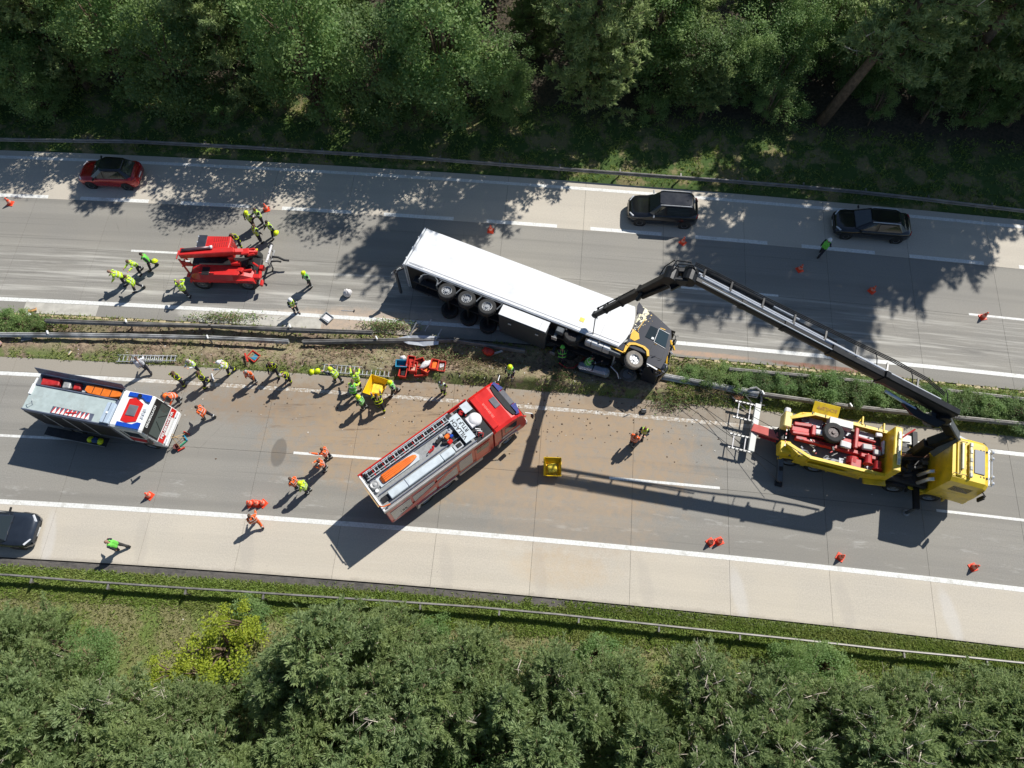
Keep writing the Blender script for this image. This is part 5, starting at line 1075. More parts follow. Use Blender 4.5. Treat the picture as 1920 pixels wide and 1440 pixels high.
# cab
hwc = 1.04; prof = [(5.0, .70), (6.98, .62), (7.08, .85), (7.07, 1.22), (6.97, 1.62), (6.76, 2.60), (6.64, 2.95), (6.40, 3.06), (5.0, 3.10)]
b = MB(); b.loft([[(x, s_ * k, z) for x, z in [(5.0 + (px - 5.0) * (1 if abs(k) < 1 else .985), 1.85 + (pz - 1.85) * (1 if abs(k) < 1 else .94)) for px, pz in prof]] for s_, k in ((-1, hwc), (-1, .93), (1, .93), (1, hwc))]); b.build('cab', M_WHITE, r)
def slope(t0, t1, y0, y1, P0=(6.97, 1.62), P1=(6.76, 2.60), off=.012, m=M_GLASS, name='windscreen', th=.012, par=None):
    n = Vector((P1[1] - P0[1], 0, -(P1[0] - P0[0]))).normalized(); pt = lambda t, y: Vector((P0[0] + (P1[0] - P0[0]) * t, y, P0[1] + (P1[1] - P0[1]) * t)) + n * off
    return MB().quad(pt(t0, y0), pt(t0, y1), pt(t1, y1), pt(t1, y0), th).build(name, m, par or r)
slope(.04, 1.28, -.98, .98, off=.004, m=M_BLACK, name='windscreen_surround'); slope(.08, .80, -.90, .90, off=.018, m=glass('greenish_glass', (.055, .075, .07)))
for y0, y1, m, n_ in ((-.99, -.52, M_RED, 'bonnet_corner'), (-.52, .52, M_WHITE, 'bonnet'), (.52, .99, M_RED, 'bonnet_corner')): slope(.02, .97, y0, y1, (7.075, 1.20), (6.975, 1.61), .010, m, n_)
xa = (0, 1, 0); wn_ = Vector((6.76 - 6.97, 0, 2.60 - 1.62)).normalized(); P0 = Vector((6.97, 0, 1.62)); nn = Vector((wn_.z, 0, -wn_.x))
text('DROBOLLACH', .19, M_WHITE, r, Vector((6.727, -.05, 2.76)) + nn * .04, xa, wn_, bold=.035, sx=.98)
slope(.42, 1.0, -.78, .78, (7.075, 1.20), (6.975, 1.61), .024, mat('dark_red_band', (.30, .012, .02), .4), 'lettering_band'); text('FEUERWEHR', .225, M_WHITE, r, Vector((7.004, 0, 1.49)) + Vector((.97, 0, .24)) * .05, xa, Vector((-.10, 0, .41)), bold=.035, sx=1.22)
MB().box((7.04, 0, .80), (.20, 2.06, .34), .06).build('bumper', M_WHITE, r)
for s_ in (1, -1):
    MB().box((7.08, s_ * .78, 1.05), (.08, .36, .16), .03).build('headlight', glass('lamp_glass'), r)
    MB().tube([(6.85, s_ * 1.0, 2.55), (7.0, s_ * 1.22, 2.5), (6.98, s_ * 1.26, 2.0)], .025).build('mirror_arm', M_BLACK, r); MB().box((6.96, s_ * 1.26, 2.22), (.10, .20, .52), .03).build('mirror', M_BLACK, r)
    MB().prism([(5.35, s_ * .74), (5.35, s_ * .97), (6.60, s_ * .97), (6.60, s_ * .60), (6.42, s_ * .60), (6.18, s_ * .76)], 'xy', 3.085, 3.17).build('blue_light', M_BLUE, r)
    MB().box((5.95, s_ * 1.05, 2.15), (.85, .025, .75), .01).build('side_window', M_GLASS, r); MB().box((5.95, s_ * 1.05, 1.30), (1.2, .02, .55), .01).build('door_stripe', M_RED, r); MB().box((5.35, s_ * 1.065, 1.75), (.04, .02, 1.6)).build('door_seam', M_BLACK, r)
b = MB(); b.prism([(5.45, -.64), (5.80, -.72), (6.30, -.55), (6.30, .45), (5.80, .72), (5.45, .60)], 'xy', 3.09, 3.115); b.build('roof_stripe', M_RED, r)
MB().box((5.86, -.02, 3.13), (.52, .62, .05), .03).build('roof_hatch', mat('hatch_grey', (.14, .14, .155), .5), r)
for y0, y1 in ((-.34, -.20), (-.15, .0), (.05, .22)): MB().box((6.48, (y0 + y1) / 2, 3.07), (.20, y1 - y0, .012), .003).build('faded_roof_print', mat('print_grey', (.45, .47, .50), .6), r)
MB().cyl((6.0, .84, 3.0), (6.0, .84, 3.26), .10).build('beacon', M_BLACK, r)
for s_ in (-1, 1): MB().tube([(7.0, s_ * .5, 1.70), (6.87, s_ * .12, 2.28)], .012, 4).build('wiper', M_BLACK, r)
for x, y, lb in ((2.75, -1.42, 'green yellow helmet on the step of the white fire truck, rear one'), (3.35, -1.42, 'green yellow helmet on the step of the white fire truck, front one')):
    Mt = Matrix.Rotation(R_(-11.2), 3, 'Z'); helmet(LT + Mt @ Vector((x, y, .70)), M_HELM, lb, 'helmets on the folding step')
o = lump(175, 817, .72, (.42, .34, .16), M_CBLU, 'folded_jacket', 'blue jacket bundle between the two helmets on the step', 'jacket'); o.location = LT + Mt @ Vector((3.05, -1.42, .69)); o.data.materials[0] = mat('jacket_blue', (.04, .09, .22), .8)

# ================================================================== big red fire truck
RT = Vector((-7.07, 9.41, 0)); r = thing('fire_truck', 'big red fire truck with long ladder and white roof sign lettered VILLACH RTLF 3', 'fire truck', RT, 38.2, 'fire engines')
M_DECK = mat('grey_walkway', (.30, .31, .31), .7, .2, .12, 8, .3, .2); M_STRIPE = mat('silver_reflective', (.55, .52, .50), .35, .3, .08); M_BOXW = mat('pale_box_lid', (.58, .64, .67), .45, .1, .07, 3, dirt=.15)
MB().box((4.6, 0, .72), (8.7, .95, .30), .03).build('chassis', M_DARK, r); lorry_wheels(r, (2.2, 3.6, 7.75), 1.04, .55, .34)
MB().box((3.42, 0, 2.10), (6.75, 2.46, 2.10), .04).build('equipment_body', M_RED, r)
MB().box((3.4, 0, 3.155), (6.6, 2.2, .02), .004).build('roof_deck', M_DECK, r)
for s_ in (1, -1): MB().box((3.40, s_ * 1.19, 3.24), (6.8, .07, .26), .02).build('roof_gallery', M_RED if s_ > 0 else M_STRIPE, r)
MB().box((.06, .0, 3.20), (.10, 2.4, .14), .02).build('rear_gallery', M_WHITE, r)
for y_ in (.56, -.28, -1.0): MB().box((3.1, y_, 3.22), (5.6, .05, .12), .01).build('deck_rail', M_LID, r)
MB().box((2.95, .86, 3.175), (5.5, .56, .02), .004).build('ladder_bed', M_BLACK, r)
for y_ in (.64, 1.08): MB().beam((.25, y_, 3.38), (5.55, y_, 3.42), .05, .09, b=.01).build('ladder_rail', M_ALU, r)
for y_ in (.74, .98): MB().beam((.35, y_, 3.47), (5.35, y_, 3.50), .04, .07, b=.01).build('ladder_rail', M_ALU, r)
for k in range(17):
    x = .45 + k * .305; MB().beam((x, .62, 3.42), (x, 1.10, 3.42), .045, .04).build('rung', M_RED if k % 2 else M_ALU, r)
    MB().beam((x + .1, .74, 3.50), (x + .1, .98, 3.50), .05, .04).build('rung', M_ALU if k % 2 else M_BLACK, r)
MB().prism([(.62, -.02), (2.95, -.02), (3.10, .22), (2.95, .52), (.62, .52)], 'xy', 3.175, 3.26).build('stretcher_tray', M_BOXW, r)
rg = []
for x, w_, z in ((.80, .17, 3.30), (.95, .22, 3.42), (1.9, .22, 3.44), (2.5, .18, 3.42), (2.82, .12, 3.40), (2.95, .06, 3.32)): rg.append([(x, .25 + w_ * math.cos(a), z + (.03 if math.sin(a) > 0 else -.10) * abs(math.sin(a))) for a in [k * math.pi / 7 for k in range(14)]])
MB().loft(rg).build('stretcher', M_ORANGE, r, False)
for y_ in (.15, .25, .35): MB().beam((.95, y_, 3.475), (2.6, .25 + (y_ - .25) * .8, 3.46), .025, .02).build('stretcher_groove', mat('orange_shadow_line', (.55, .10, .01), .6), r)
MB().box((2.30, -.66, 3.30), (3.2, .44, .26), .03).build('long_locker', M_BOXW, r); MB().box((1.75, -.66, 3.435), (.03, .44, .012)).build('lid_seam', M_LID, r); MB().box((4.28, -.68, 3.30), (.72, .40, .24), .03).build('short_locker', M_BOXW, r)
MB().box((4.95, -.66, 3.26), (.5, .36, .14), .02).build('tool_tray', M_ALU, r); MB().box((5.0, -.66, 3.34), (.3, .22, .06), .02).build('tool', M_BLACK, r)
rg = [[(.42 + R1 * math.cos(k * math.pi / 8), .28 + R1 * math.sin(k * math.pi / 8), z) for k in range(16)] for R1, z in ((.24, 3.17), (.26, 3.30), (.20, 3.36), (.12, 3.33), (.06, 3.38))]
MB().loft(rg).build('light_mast_head', M_GALV, r); MB().cyl((.35, -.05, 3.17), (.35, -.05, 3.34), .09).build('vent_cap', M_WHITE, r); MB().box((.45, -.62, 3.22), (.42, .30, .10), .02).build('hatch', M_BLACK, r)
MB().beam((-.05, .45, 3.30), (-.05, -.80, 3.30), .05, .05).build('yellow_rail', M_WOOD, r); MB().tube([(.0, -.75, 3.3), (.12, -.95, 3.42), (.50, -1.05, 3.40)], .03).build('yellow_rail', M_ORANGE, r)
for y_ in (.62, -.20): MB().box((-.04, y_ - .3, 3.02), (.04, .42, .14), .005).build('rear_plate', M_WHITE, r)
# tools on the walkway
for c, d, m, n_, a in (((4.35, .20, 3.28), (.5, .22, .2), M_BLACK, 'chainsaw', .3), ((4.78, .10, 3.30), (.28, .24, .24), M_ORANGE, 'fan_motor', .2), ((4.55, .32, 3.32), (.2, .2, .22), M_ALU, 'valve', 0), ((5.05, .24, 3.30), (.26, .26, .2), M_CHROME, 'valve', .4), ((4.6, -.14, 3.26), (.55, .16, .16), M_BLACK, 'saw_bar', -.5),
                        ((4.75, -.22, 3.30), (.3, .22, .18), M_RED, 'cut_off_saw', .3), ((3.72, .02, 3.26), (.42, .12, .14), M_REDO, 'nozzle', .1), ((3.9, .10, 3.32), (.16, .12, .12), M_RED, 'nozzle_head', 0), ((5.0, .02, 3.24), (.22, .16, .12), M_BLUE, 'blue_tool', 0), ((3.5, -.04, 3.24), (.2, .07, .07), M_GALV, 'coupling', .2)): MB().box(c, d, .05, a).build(n_, m, r)
for c in ((4.3, .3, 3.42), (5.12, .3, 3.42), (4.98, .36, 3.42)): MB().cyl(c, (c[0], c[1], c[2] + .05), .05).build('cap', M_CHROME, r)
MB().box((5.12, -.3, 3.19), (.50, 1.0, .03), .01).build('black_step', M_BLACK, r)
MB().box((5.64, -.02, 3.46), (.62, 1.66, .03), .01).build('roof_sign', M_BOXW, r)
text('VILLACH', .30, M_BLACK, r, (5.50, .0, 3.48), (0, 1, 0), (-1, 0, 0), bold=.02, sx=1.05); text('RTLF 3', .29, M_BLACK, r, (5.81, .08, 3.48), (0, 1, 0), (-1, 0, 0), bold=.02)
MB().box((6.35, 0, 3.17), (1.0, 2.2, .02), .004).build('recess_floor', M_BLACK, r)
b = MB(); b.loft([[(6.50 + R1 * math.cos(k * math.pi / 10), -.02 + R1 * 1.05 * math.sin(k * math.pi / 10), z) for k in range(20)] for R1, z in ((.36, 3.19), (.37, 3.34), (.30, 3.44), (.12, 3.47))]); b.build('water_monitor_cover', M_CPAL, r, True); MB().box((6.25, -.02, 3.30), (.36, .66, .24), .04).build('monitor_base', M_CPAL, r)
MB().box((6.52, .78, 3.40), (.48, .56, .03), .01).build('pale_plate', M_BOXW, r)
for y_, m in ((.62, M_RED), (.88, M_GALV), (-.72, M_STRIPE), (-.86, M_REDO), (-.58, M_CPAL)): MB().tube([(5.98 + random.uniform(0, .3), y_, 3.25), (6.2, y_ + .1, 3.42), (6.4, y_ - .05, 3.30), (6.25, y_ - .15, 3.24)], .035).build('hose_loop', m, r)
MB().cyl((6.05, .70, 3.25), (6.25, .80, 3.32), .12).build('hose_reel', M_REDO, r)
# red cab
prof = [(6.86, 1.0), (8.92, .75), (9.06, 1.0), (9.06, 1.6), (8.98, 1.95), (8.78, 2.85), (8.60, 3.05), (8.1, 3.17), (7.0, 3.17), (6.86, 3.05)]
b = MB(); b.loft([[(6.86 + (px - 6.86) * (1 if k < 1.1 else .975), s_ * k, 1.9 + (pz - 1.9) * (1 if k < 1.1 else .93)) for px, pz in prof] for s_, k in ((-1, 1.23), (-1, 1.08), (1, 1.08), (1, 1.23))]); b.build('cab', M_RED, r)
MB().box((7.12, 0, 3.22), (.40, 2.1, .12), .04).build('roof_spoiler', M_RED, r); text('FEUERWEHR', .17, mat('pale_red_print', (.70, .22, .18), .5), r, (7.40, 0, 3.176), (0, 1, 0), (-1, 0, 0)); 
MB().box((7.93, .15, 3.19), (.36, .62, .05), .03).build('roof_hatch', mat('hatch_grey'  , (.14, .14, .155), .5), r)
MB().prism([(8.28, -1.0), (8.50, -1.04), (8.50, 1.04), (8.28, 1.0), (8.18, .5), (8.18, -.5)], 'xy', 3.10, 3.20).build('light_bar_shade', M_BLACK, r)
for s_ in (1, -1): MB().prism([(8.45, s_ * .50), (8.42, s_ * 1.08), (8.62, s_ * 1.12), (8.80, s_ * .55)], 'xy', 3.0, 3.20).build('blue_light', mat('speckled_blue_lens', (.07, .08, .26), .3, 0, .6, 30, coat=.5), r)
MB().box((8.62, 0, 3.12), (.30, .96, .12), .03).build('light_bar_centre', mat('hatch_grey', (0, 0, 0)), r)
def slope2(t0, t1, y0, y1, P0, P1, off, m, name): return slope(t0, t1, y0, y1, P0, P1, off, m, name, par=r)
slope2(.02, .98, -1.04, 1.04, (8.98, 1.95), (8.78, 2.85), .012, M_GLASS, 'windscreen'); MB().box((9.08, 0, .95), (.22, 2.4, .36), .06).build('bumper', M_STRIPE, r)
MB().box((9.08, 0, 1.45), (.06, 1.9, .5), .02).build('grille', M_BLACK, r)
for s_ in (1, -1):
    MB().box((7.95, s_ * 1.235, 2.35), (.8, .02, .66), .01).build('side_window', M_GLASS, r); MB().box((7.95, s_ * 1.24, 1.55), (1.3, .02, .28), .01).build('door_stripe', M_STRIPE, r); MB().box((7.35, s_ * 1.245, 1.95), (.03, .02, 1.9)).build('door_seam', M_BLACK, r)
    MB().prism([(7.02, .62), (7.12, 1.15), (7.45, 1.32), (8.05, 1.32), (8.38, 1.15), (8.48, .62), (8.35, .62), (8.25, 1.08), (7.98, 1.2), (7.52, 1.2), (7.25, 1.08), (7.15, .62)], 'xz', *sorted((s_ * 1.12, s_ * 1.29))).build('wheel_arch', M_STRIPE, r)
    MB().tube([(8.95, s_ * 1.18, 2.75), (9.25, s_ * 1.42, 2.65), (9.28, s_ * 1.45, 2.2)], .025).build('mirror_arm', M_WHITE, r); MB().box((9.24, s_ * 1.45, 2.38), (.10, .22, .5), .04).build('mirror', M_BLACK, r)
    MB().box((9.09, s_ * .95, 1.25), (.08, .4, .2), .03).build('headlight', glass('lamp_glass'), r)
    MB().beam((8.4, s_ * 1.18, 3.05), (9.0, s_ * 1.20, 2.2), .06, .06).build('grab_rail', M_RED, r)
# sides: shutters, crew door, stripes
for s_ in (1, -1):
    for x0, x1 in ((.25, 1.45), (1.60, 2.95), (3.1, 4.35), (4.5, 5.35)):
        q = MB().box(((x0 + x1) / 2, s_ * 1.238, 2.05), (x1 - x0, .03, 1.45), .01).build('roller_shutter', M_STRIPE, r)
        for z in (1.55, 1.8, 2.05, 2.3, 2.55): MB().box(((x0 + x1) / 2, s_ * 1.256, z), (x1 - x0 - .05, .006, .012)).build('shutter_rib', M_GALV, q)
    MB().box((3.4, s_ * 1.262, 1.22), (6.6, .012, .10), .003).build('red_stripe', M_RED, r); MB().prism([(.4, 1.35), (1.9, 1.35), (4.6, 2.7), (3.8, 2.7)], 'xz', *sorted((s_ * 1.260, s_ * 1.268))).build('swoosh', M_RED, r)
    MB().box((6.05, s_ * 1.245, 1.95), (1.0, .03, 1.9), .02).build('crew_door', M_RED, r); MB().box((6.05, s_ * 1.265, 2.45), (.78, .02, .60), .01).build('side_window', M_GLASS, r); MB().box((6.05, s_ * 1.268, 2.45), (.05, .012, .60)).build('window_bar', M_STRIPE, r)
    MB().prism([(1.55, .55), (1.65, 1.12), (4.15, 1.12), (4.25, .55), (4.1, .55), (4.0, 1.0), (1.8, 1.0), (1.7, .55)], 'xz', *sorted((s_ * 1.15, s_ * 1.32))).build('rear_mudguard', M_STRIPE, r); MB().box((5.2, s_ * 1.2, .75), (1.6, .1, .35), .03).build('side_skirt', M_STRIPE, r)
text('122', .30, M_BLACK, r, (.9, -1.262, 1.9), (1, 0, 0), (0, 0, 1))

# ================================================================== red telehandler
TH = Vector((-20.0, 24.0, 0)); r = thing('telehandler', 'red telehandler with its boom lowered and a grab on the front', 'telehandler', TH, -1.5)
M_TR = mat('telehandler_red', (.60, .022, .018), .4, 0, .1, 2, coat=.3, dirt=.15)
for x in (.95, 3.75):
    for y_ in (-.42, 1.55): wheel(r, (x, y_, .55), .55, .40, -1 if y_ < 0 else 1, holes=8, rimc=mat('rim_grey', (.22, .21, .20), .6))
MB().box((2.35, .56, .75), (4.2, 1.3, .36), .05).build('chassis', M_DARK, r); MB().box((2.2, .50, 1.2), (3.4, .62, .6), .05).build('gap_shade_block', M_BLACK, r)  # black block stands in for the shaded gap under the boom; chassis darkened too
b = MB(); b.loft([[(x, y_, z) for y_, z in ((-.62, .85), (-.66, z1 * .75), (-.40, z1), (.18, z1), (.22, .85))] for x, z1 in ((.55, 1.35), (1.1, 1.6), (3.1, 1.55), (3.75, 1.35), (4.25, 1.15))]); b.build('side_body', M_TR, r)
MB().box((1.50, -.28, 1.60), (.44, .55, .06), .01).build('black_panel', M_BLACK, r); MB().box((2.75, -.22, 1.565), (1.5, .62, .05), .03).build('side_hood', M_TR, r); MB().box((3.5, -.10, 1.45), (.06, .62, .2), .02).build('hood_edge', M_TR, r)
q = MB().box((1.95, 1.32, 1.70), (1.95, 1.02, 1.15), .08).build('engine_hood', M_TR, r); MB().box((1.22, 1.32, 2.30), (.52, 1.0, .05), .01).build('cab_roof', mat('roof_slate', (.035, .04, .055), .4), q)
for c in ((.96, 1.72, 2.3), (.96, 1.32, 2.3), (.96, .95, 2.3)): MB().box(c, (.10, .12, .06), .02).build('work_light', M_CHROME, r)
for i in range(7):
    for j in range(2): MB().box((1.95 + i * .13, 1.10 + j * .42 + .02 * i % 2, 2.285), (.05, .30, .02), .006).build('grille_slot', mat('slot_red', (.32, .012, .01), .6), r)
for i in range(5): MB().tube([(2.85, .92 + i * .16, 2.25), (3.02, .92 + i * .16, 1.9), (3.05, .9 + i * .16, 1.5)], .015, 4).build('guard_wire', M_GALV, r)
MB().tube([(2.85, .9, 2.26), (2.92, 1.3, 2.28), (2.85, 1.75, 2.26)], .03).build('guard_frame', M_TR, r)
# boom from the rear tower forward
b = MB(); b.beam((.15, .30, 2.42), (3.4, .62, 2.42), .36, .40, b=.04); b.build('outer_boom', M_TR, r); MB().beam((3.35, .62, 2.38), (4.55, .95, 1.95), .28, .32, b=.03).build('inner_boom', M_TR, r)
MB().tube([(.35, .44, 2.68), (2.05, .68, 2.70)], .10, 10).build('boom_ram', mat('dark_ram', (.16, .10, .11), .35, .4), r, True); MB().tube([(2.0, .68, 2.70), (2.12, .70, 2.70)], .11, 10).build('ram_collar', M_CPAL, r, True)
for c, d in (((.1, .06, 1.55), (.14, .06, 1.5)), ((.1, .62, 1.55), (.14, .06, 1.5)), ((-.02, .34, 2.35), (.06, .62, .08)), ((-.02, .34, 1.5), (.06, .62, .08)), ((.35, .10, 1.8), (.6, .08, .5)), ((.15, .74, 2.3), (.25, .2, .1))): MB().box(c, d, .02).build('tower_plate', M_TR, r)
MB().tube([(.7, -.02, 1.9), (.7, -.16, 2.35), (.85, -.2, 2.4)], .02).build('mirror_arm', M_BLACK, r); MB().box((.72, -.15, 2.42), (.25, .10, .06), .02).build('mirror', M_WHITE, r)
for c, d, a in (((3.95, .70, 2.30), (.45, .42, .14), .2), ((4.25, .92, 2.2), (.45, .10, .18), .3), ((4.25, .62, 2.1), (.45, .10, .18), .3), ((3.30, .22, 1.75), (.55, .25, .30), .05), ((3.55, -.1, 1.5), (.35, .30, .22), -.3), ((3.95, -.02, 1.35), (.45, .12, .18), .2), ((4.45, -.30, 1.1), (.45, .30, .22), 0), ((4.55, .02, .95), (.18, .6, .16), .1), ((4.62, .40, 1.0), (.3, .3, .3), 0), ((4.70, -.55, .8), (.16, .42, .22), 0), ((3.1, .34, 2.0), (.3, .1, .5), .2), ((4.35, .35, 1.45), (.5, .12, .14), -.6)): MB().box(c, d, .03, a).build('front_bracket', M_TR, r)
MB().box((4.50, .98, 2.10), (.22, .16, .06), .02, .3).build('warning_label', M_YEL, r)
MB().box((3.9, .25, 1.2), (.5, .4, .3), .05).build('axle_housing', M_BLACK, r); MB().box((4.15, .48, 1.75), (.32, .28, .16), .05, .4).build('hydraulic_block', M_BLACK, r)
for y0, z in ((.50, .9), (.50, 1.45)): MB().beam((5.0, y0, z), (5.12, 1.80, z), .12, .10, b=.02).build('carriage_bar', M_CPAL if z > 1 else M_GALV, r)
for y_ in (.62, 1.15, 1.68): MB().beam((5.05, y_, .85), (5.05, y_, 1.5), .10, .08, up=(1, 0, 0), b=.01).build('carriage_post', M_GALV, r)
MB().tube([(5.1, 1.25, 1.0), (5.4, 1.35, .8), (5.75, 1.22, .7), (6.05, 1.22, .65)], .07, 8).build('grab_arm', M_DARK, r, True); MB().tube([(5.1, .9, 1.0), (5.35, 1.10, .75), (5.55, 1.15, .6)], .06, 8).build('grab_arm', M_DARK, r, True); MB().tube([(5.1, .75, 1.1), (5.25, .45, .9), (5.2, .3, .8)], .05).build('grab_hose', M_BLACK, r, True)
for x0, x1 in ((.35, 1.6), (3.15, 4.4)): MB().prism([(x0, .85), (x0 + .1, 1.18), (x1 - .1, 1.18), (x1, .85), (x1 - .1, .85), (x1 - .2, 1.1), (x0 + .2, 1.1), (x0 + .1, .85)], 'xz', -.66, -.42).build('mudguard', M_TR, r)
MB().box((.32, -.35, 1.2), (.2, .25, .12), .03).build('rear_lamp', M_TR, r)
# ================================================================== yellow recovery crane truck
YT = Vector((24.2, 10.75, 0)); YA = -15.5; r = thing('recovery_truck', 'yellow and red recovery truck with a black crane boom reaching over the median', 'recovery truck', YT, YA)
YM = Matrix.Rotation(R_(-YA), 3, 'Z')
def Y2L(px, py, h): return YM @ (G(px, py, h) - YT)
M_CR = mat('crane_black', (.012, .013, .015), .42, .1, .2, 3, coat=.08); M_CR.node_tree.nodes['Principled BSDF'].inputs['Specular IOR Level'].default_value = .2; M_CRG = mat('crane_graphite', (.10, .11, .12), .45, .3, .15, 3); M_ROD = mat('polished_rod', (.62, .65, .70), .15, .3, .05)
M_LGREY = mat('light_grey_box', (.48, .49, .47), .5, .1, .06, 3, dirt=.2); M_DGREY = mat('slate_plate', (.13, .14, .165), .5, .3, .1, 3, .1, .2)
MB().box((-5.2, 0, .85), (9.4, .95, .34), .03).build('chassis', M_DARK, r); lorry_wheels(r, (-1.45, -3.35, -7.6, -8.95), 1.06, .52, .36)
# cab
prof = [(-1.95, 1.0), (-.02, .75), (.10, 1.1), (.08, 2.0), (-.04, 3.10), (-.10, 3.44), (-.32, 3.61), (-1.95, 3.66)]
b = MB(); b.loft([[(-1.95 + (px + 1.95) * (1 if abs(k) < 1.1 else .98), y_, 2.2 + (pz - 2.2) * zz) for px, pz in prof] for y_, k, zz in ((-1.25, 1.2, .88), (-1.06, 1, 1), (1.06, 1, 1), (1.25, 1.2, .88))]); b.build('cab', M_YEL, r)
MB().box((-1.62, 0, 3.70), (.28, 2.0, .08), .03).build('roof_ledge', M_YEL, r); MB().box((-1.10, 0, 3.74), (.16, 1.9, .14), .04).build('beacon_bar', mat('beacon_pale', (.70, .62, .35), .3, 0, .1), r)
for y_ in (-.82, -.45, 0, .45, .82): MB().box((-1.10, y_, 3.82), (.14, .22, .05), .02).build('beacon_lens', mat('beacon_grey', (.50, .50, .44), .3, 0, .2), r)
MB().box((-1.52, .10, 3.80), (.12, 1.45, .10), .03).build('roof_lamp_bar', mat('lamp_tube_white', (.80, .74, .50), .3), r); MB().tube([(-1.62, -.85, 3.8), (-1.62, .85, 3.8)], .02).build('air_horn', M_BLACK, r)
MB().box((-.62, .05, 3.645), (.52, 1.30, .04), .02).build('roof_window', M_DGREY, r)
def slopeY(t0, t1, y0, y1, P0, P1, off, m, name): return slope(t0, t1, y0, y1, P0, P1, off, m, name, par=r)
slopeY(.04, .96, -1.0, 1.0, (.08, 2.0), (-.04, 3.08), .012, M_GLASS, 'windscreen'); MB().box((-.02, 0, 3.38), (.10, 2.0, .06), .02).build('sun_visor', mat('visor_silver', (.50, .55, .62), .3, .3), r)
MB().tube([(-.05, -1.0, 3.40), (.10, -1.0, 3.42), (.10, 1.0, 3.42), (-.05, 1.0, 3.40)], .03).build('lamp_rail', M_CHROME, r)
for y_ in (-.85, -.5, .5, .85): MB().cyl((.06, y_, 3.47), (.16, y_, 3.47), .09, n=12).build('spot_lamp', M_CHROME, r)
for y_ in (-.72, .72):
    for k in range(3): MB().box((-.55 + k * .16, y_, 3.60), (.09, .10, .06), .02).build('roof_marker', M_BLACK, r)
MB().prism([(-1.95, 1.08), (-1.95, 1.36), (-1.6, 1.36), (-.75, 1.10), (-.75, 1.02)], 'xy', 3.42, 3.50).build('grey_deflector', mat('deflector_grey', (.34, .38, .42), .4), r)
MB().box((.10, 0, .95), (.22, 2.42, .42), .06).build('bumper', M_YEL, r); MB().box((.10, 0, 1.55), (.06, 1.7, .6), .02).build('grille', M_BLACK, r)
for s_ in (1, -1):
    MB().box((-1.0, s_ * 1.235, 2.65), (1.0, .03, .66), .01).build('side_window', M_GLASS, r); MB().box((-1.0, s_ * 1.25, 1.75), (1.2, .02, .7), .02).build('door_panel', M_YEL, r)
    MB().tube([(-.2, s_ * 1.18, 3.05), (.05, s_ * 1.42, 3.0), (.05, s_ * 1.45, 2.5)], .03).build('mirror_arm', M_BLACK, r); MB().box((.02, s_ * 1.45, 2.65), (.12, .24, .6), .04).build('mirror', M_BLACK, r)
    for wx in (-1.45, -3.35, -7.6, -8.95): MB().prism([(wx - .68, .6), (wx - .6, 1.05), (wx - .3, 1.22), (wx + .3, 1.22), (wx + .6, 1.05), (wx + .68, .6), (wx + .58, .6), (wx + .5, 1.0), (wx + .25, 1.14), (wx - .25, 1.14), (wx - .5, 1.0), (wx - .58, .6)], 'xz', *sorted((s_ * .88, s_ * 1.27))).build('mudguard', M_YEL if wx < -3.4 or wx > -2 else M_BLACK, r)
    MB().box((-2.5, s_ * 1.1, 1.05), (1.0, .25, .12), .03).build('yellow_step', M_YEL, r)
# deck between cab and body: engine room, exhausts, outrigger beam
MB().box((-3.05, -.05, 1.22), (2.1, 2.1, .42), .06).build('deck', M_DARK, r)
for k in range(14): MB().box((-3.7 + random.uniform(0, 1.5), random.uniform(-.75, .75), 1.5 + random.uniform(0, .25)), (random.uniform(.2, .6), random.uniform(.1, .3), random.uniform(.1, .4)), .03, random.uniform(-.5, .5)).build('deck_fitting', random.choice([M_DARK, M_BLACK, M_BLACK, M_CRG]), r)
for k in range(5): MB().tube([(-3.9, .35 - k * .09, 1.75), (-3.2, .45 - k * .10, 1.95), (-2.3, .55 - k * .08, 2.1)], .035).build('hydraulic_hose', random.choice([M_BLACK, mat('brown_hose', (.13, .06, .035), .6)]), r)
for y_ in (-.52, -.95): MB().tube([(-2.55, y_, 1.5), (-2.40, y_, 2.35), (-2.22, y_, 2.55)], .10, 10).build('exhaust', M_CHROME, r, True)
MB().beam((-2.70, 2.10, 1.15), (-2.35, -2.25, 1.10), .28, .26, b=.02).build('outrigger_beam', M_CR, r)
for (x, y_) in ((-2.36, -2.2), (-2.72, 2.05)): q = MB().cyl((x, y_, .1), (x, y_, 1.1), .09).build('outrigger_leg', M_CRG, r); MB().cyl((x, y_, .0), (x, y_, .06), .18, n=16).build('foot_plate', M_GALV, q)
MB().box((-3.1, 1.55, .95), (1.1, .55, .5), .04).build('grey_side_box', M_LGREY, r); MB().tube([(-3.9, .95, 1.9), (-3.4, 1.5, 1.9), (-3.0, 1.9, 1.9)], .05).build('red_tipped_strut', M_REDO, r); MB().tube([(-3.9, .95, 1.9), (-3.2, 1.1, 1.8)], .035).build('strut', M_DARK, r)
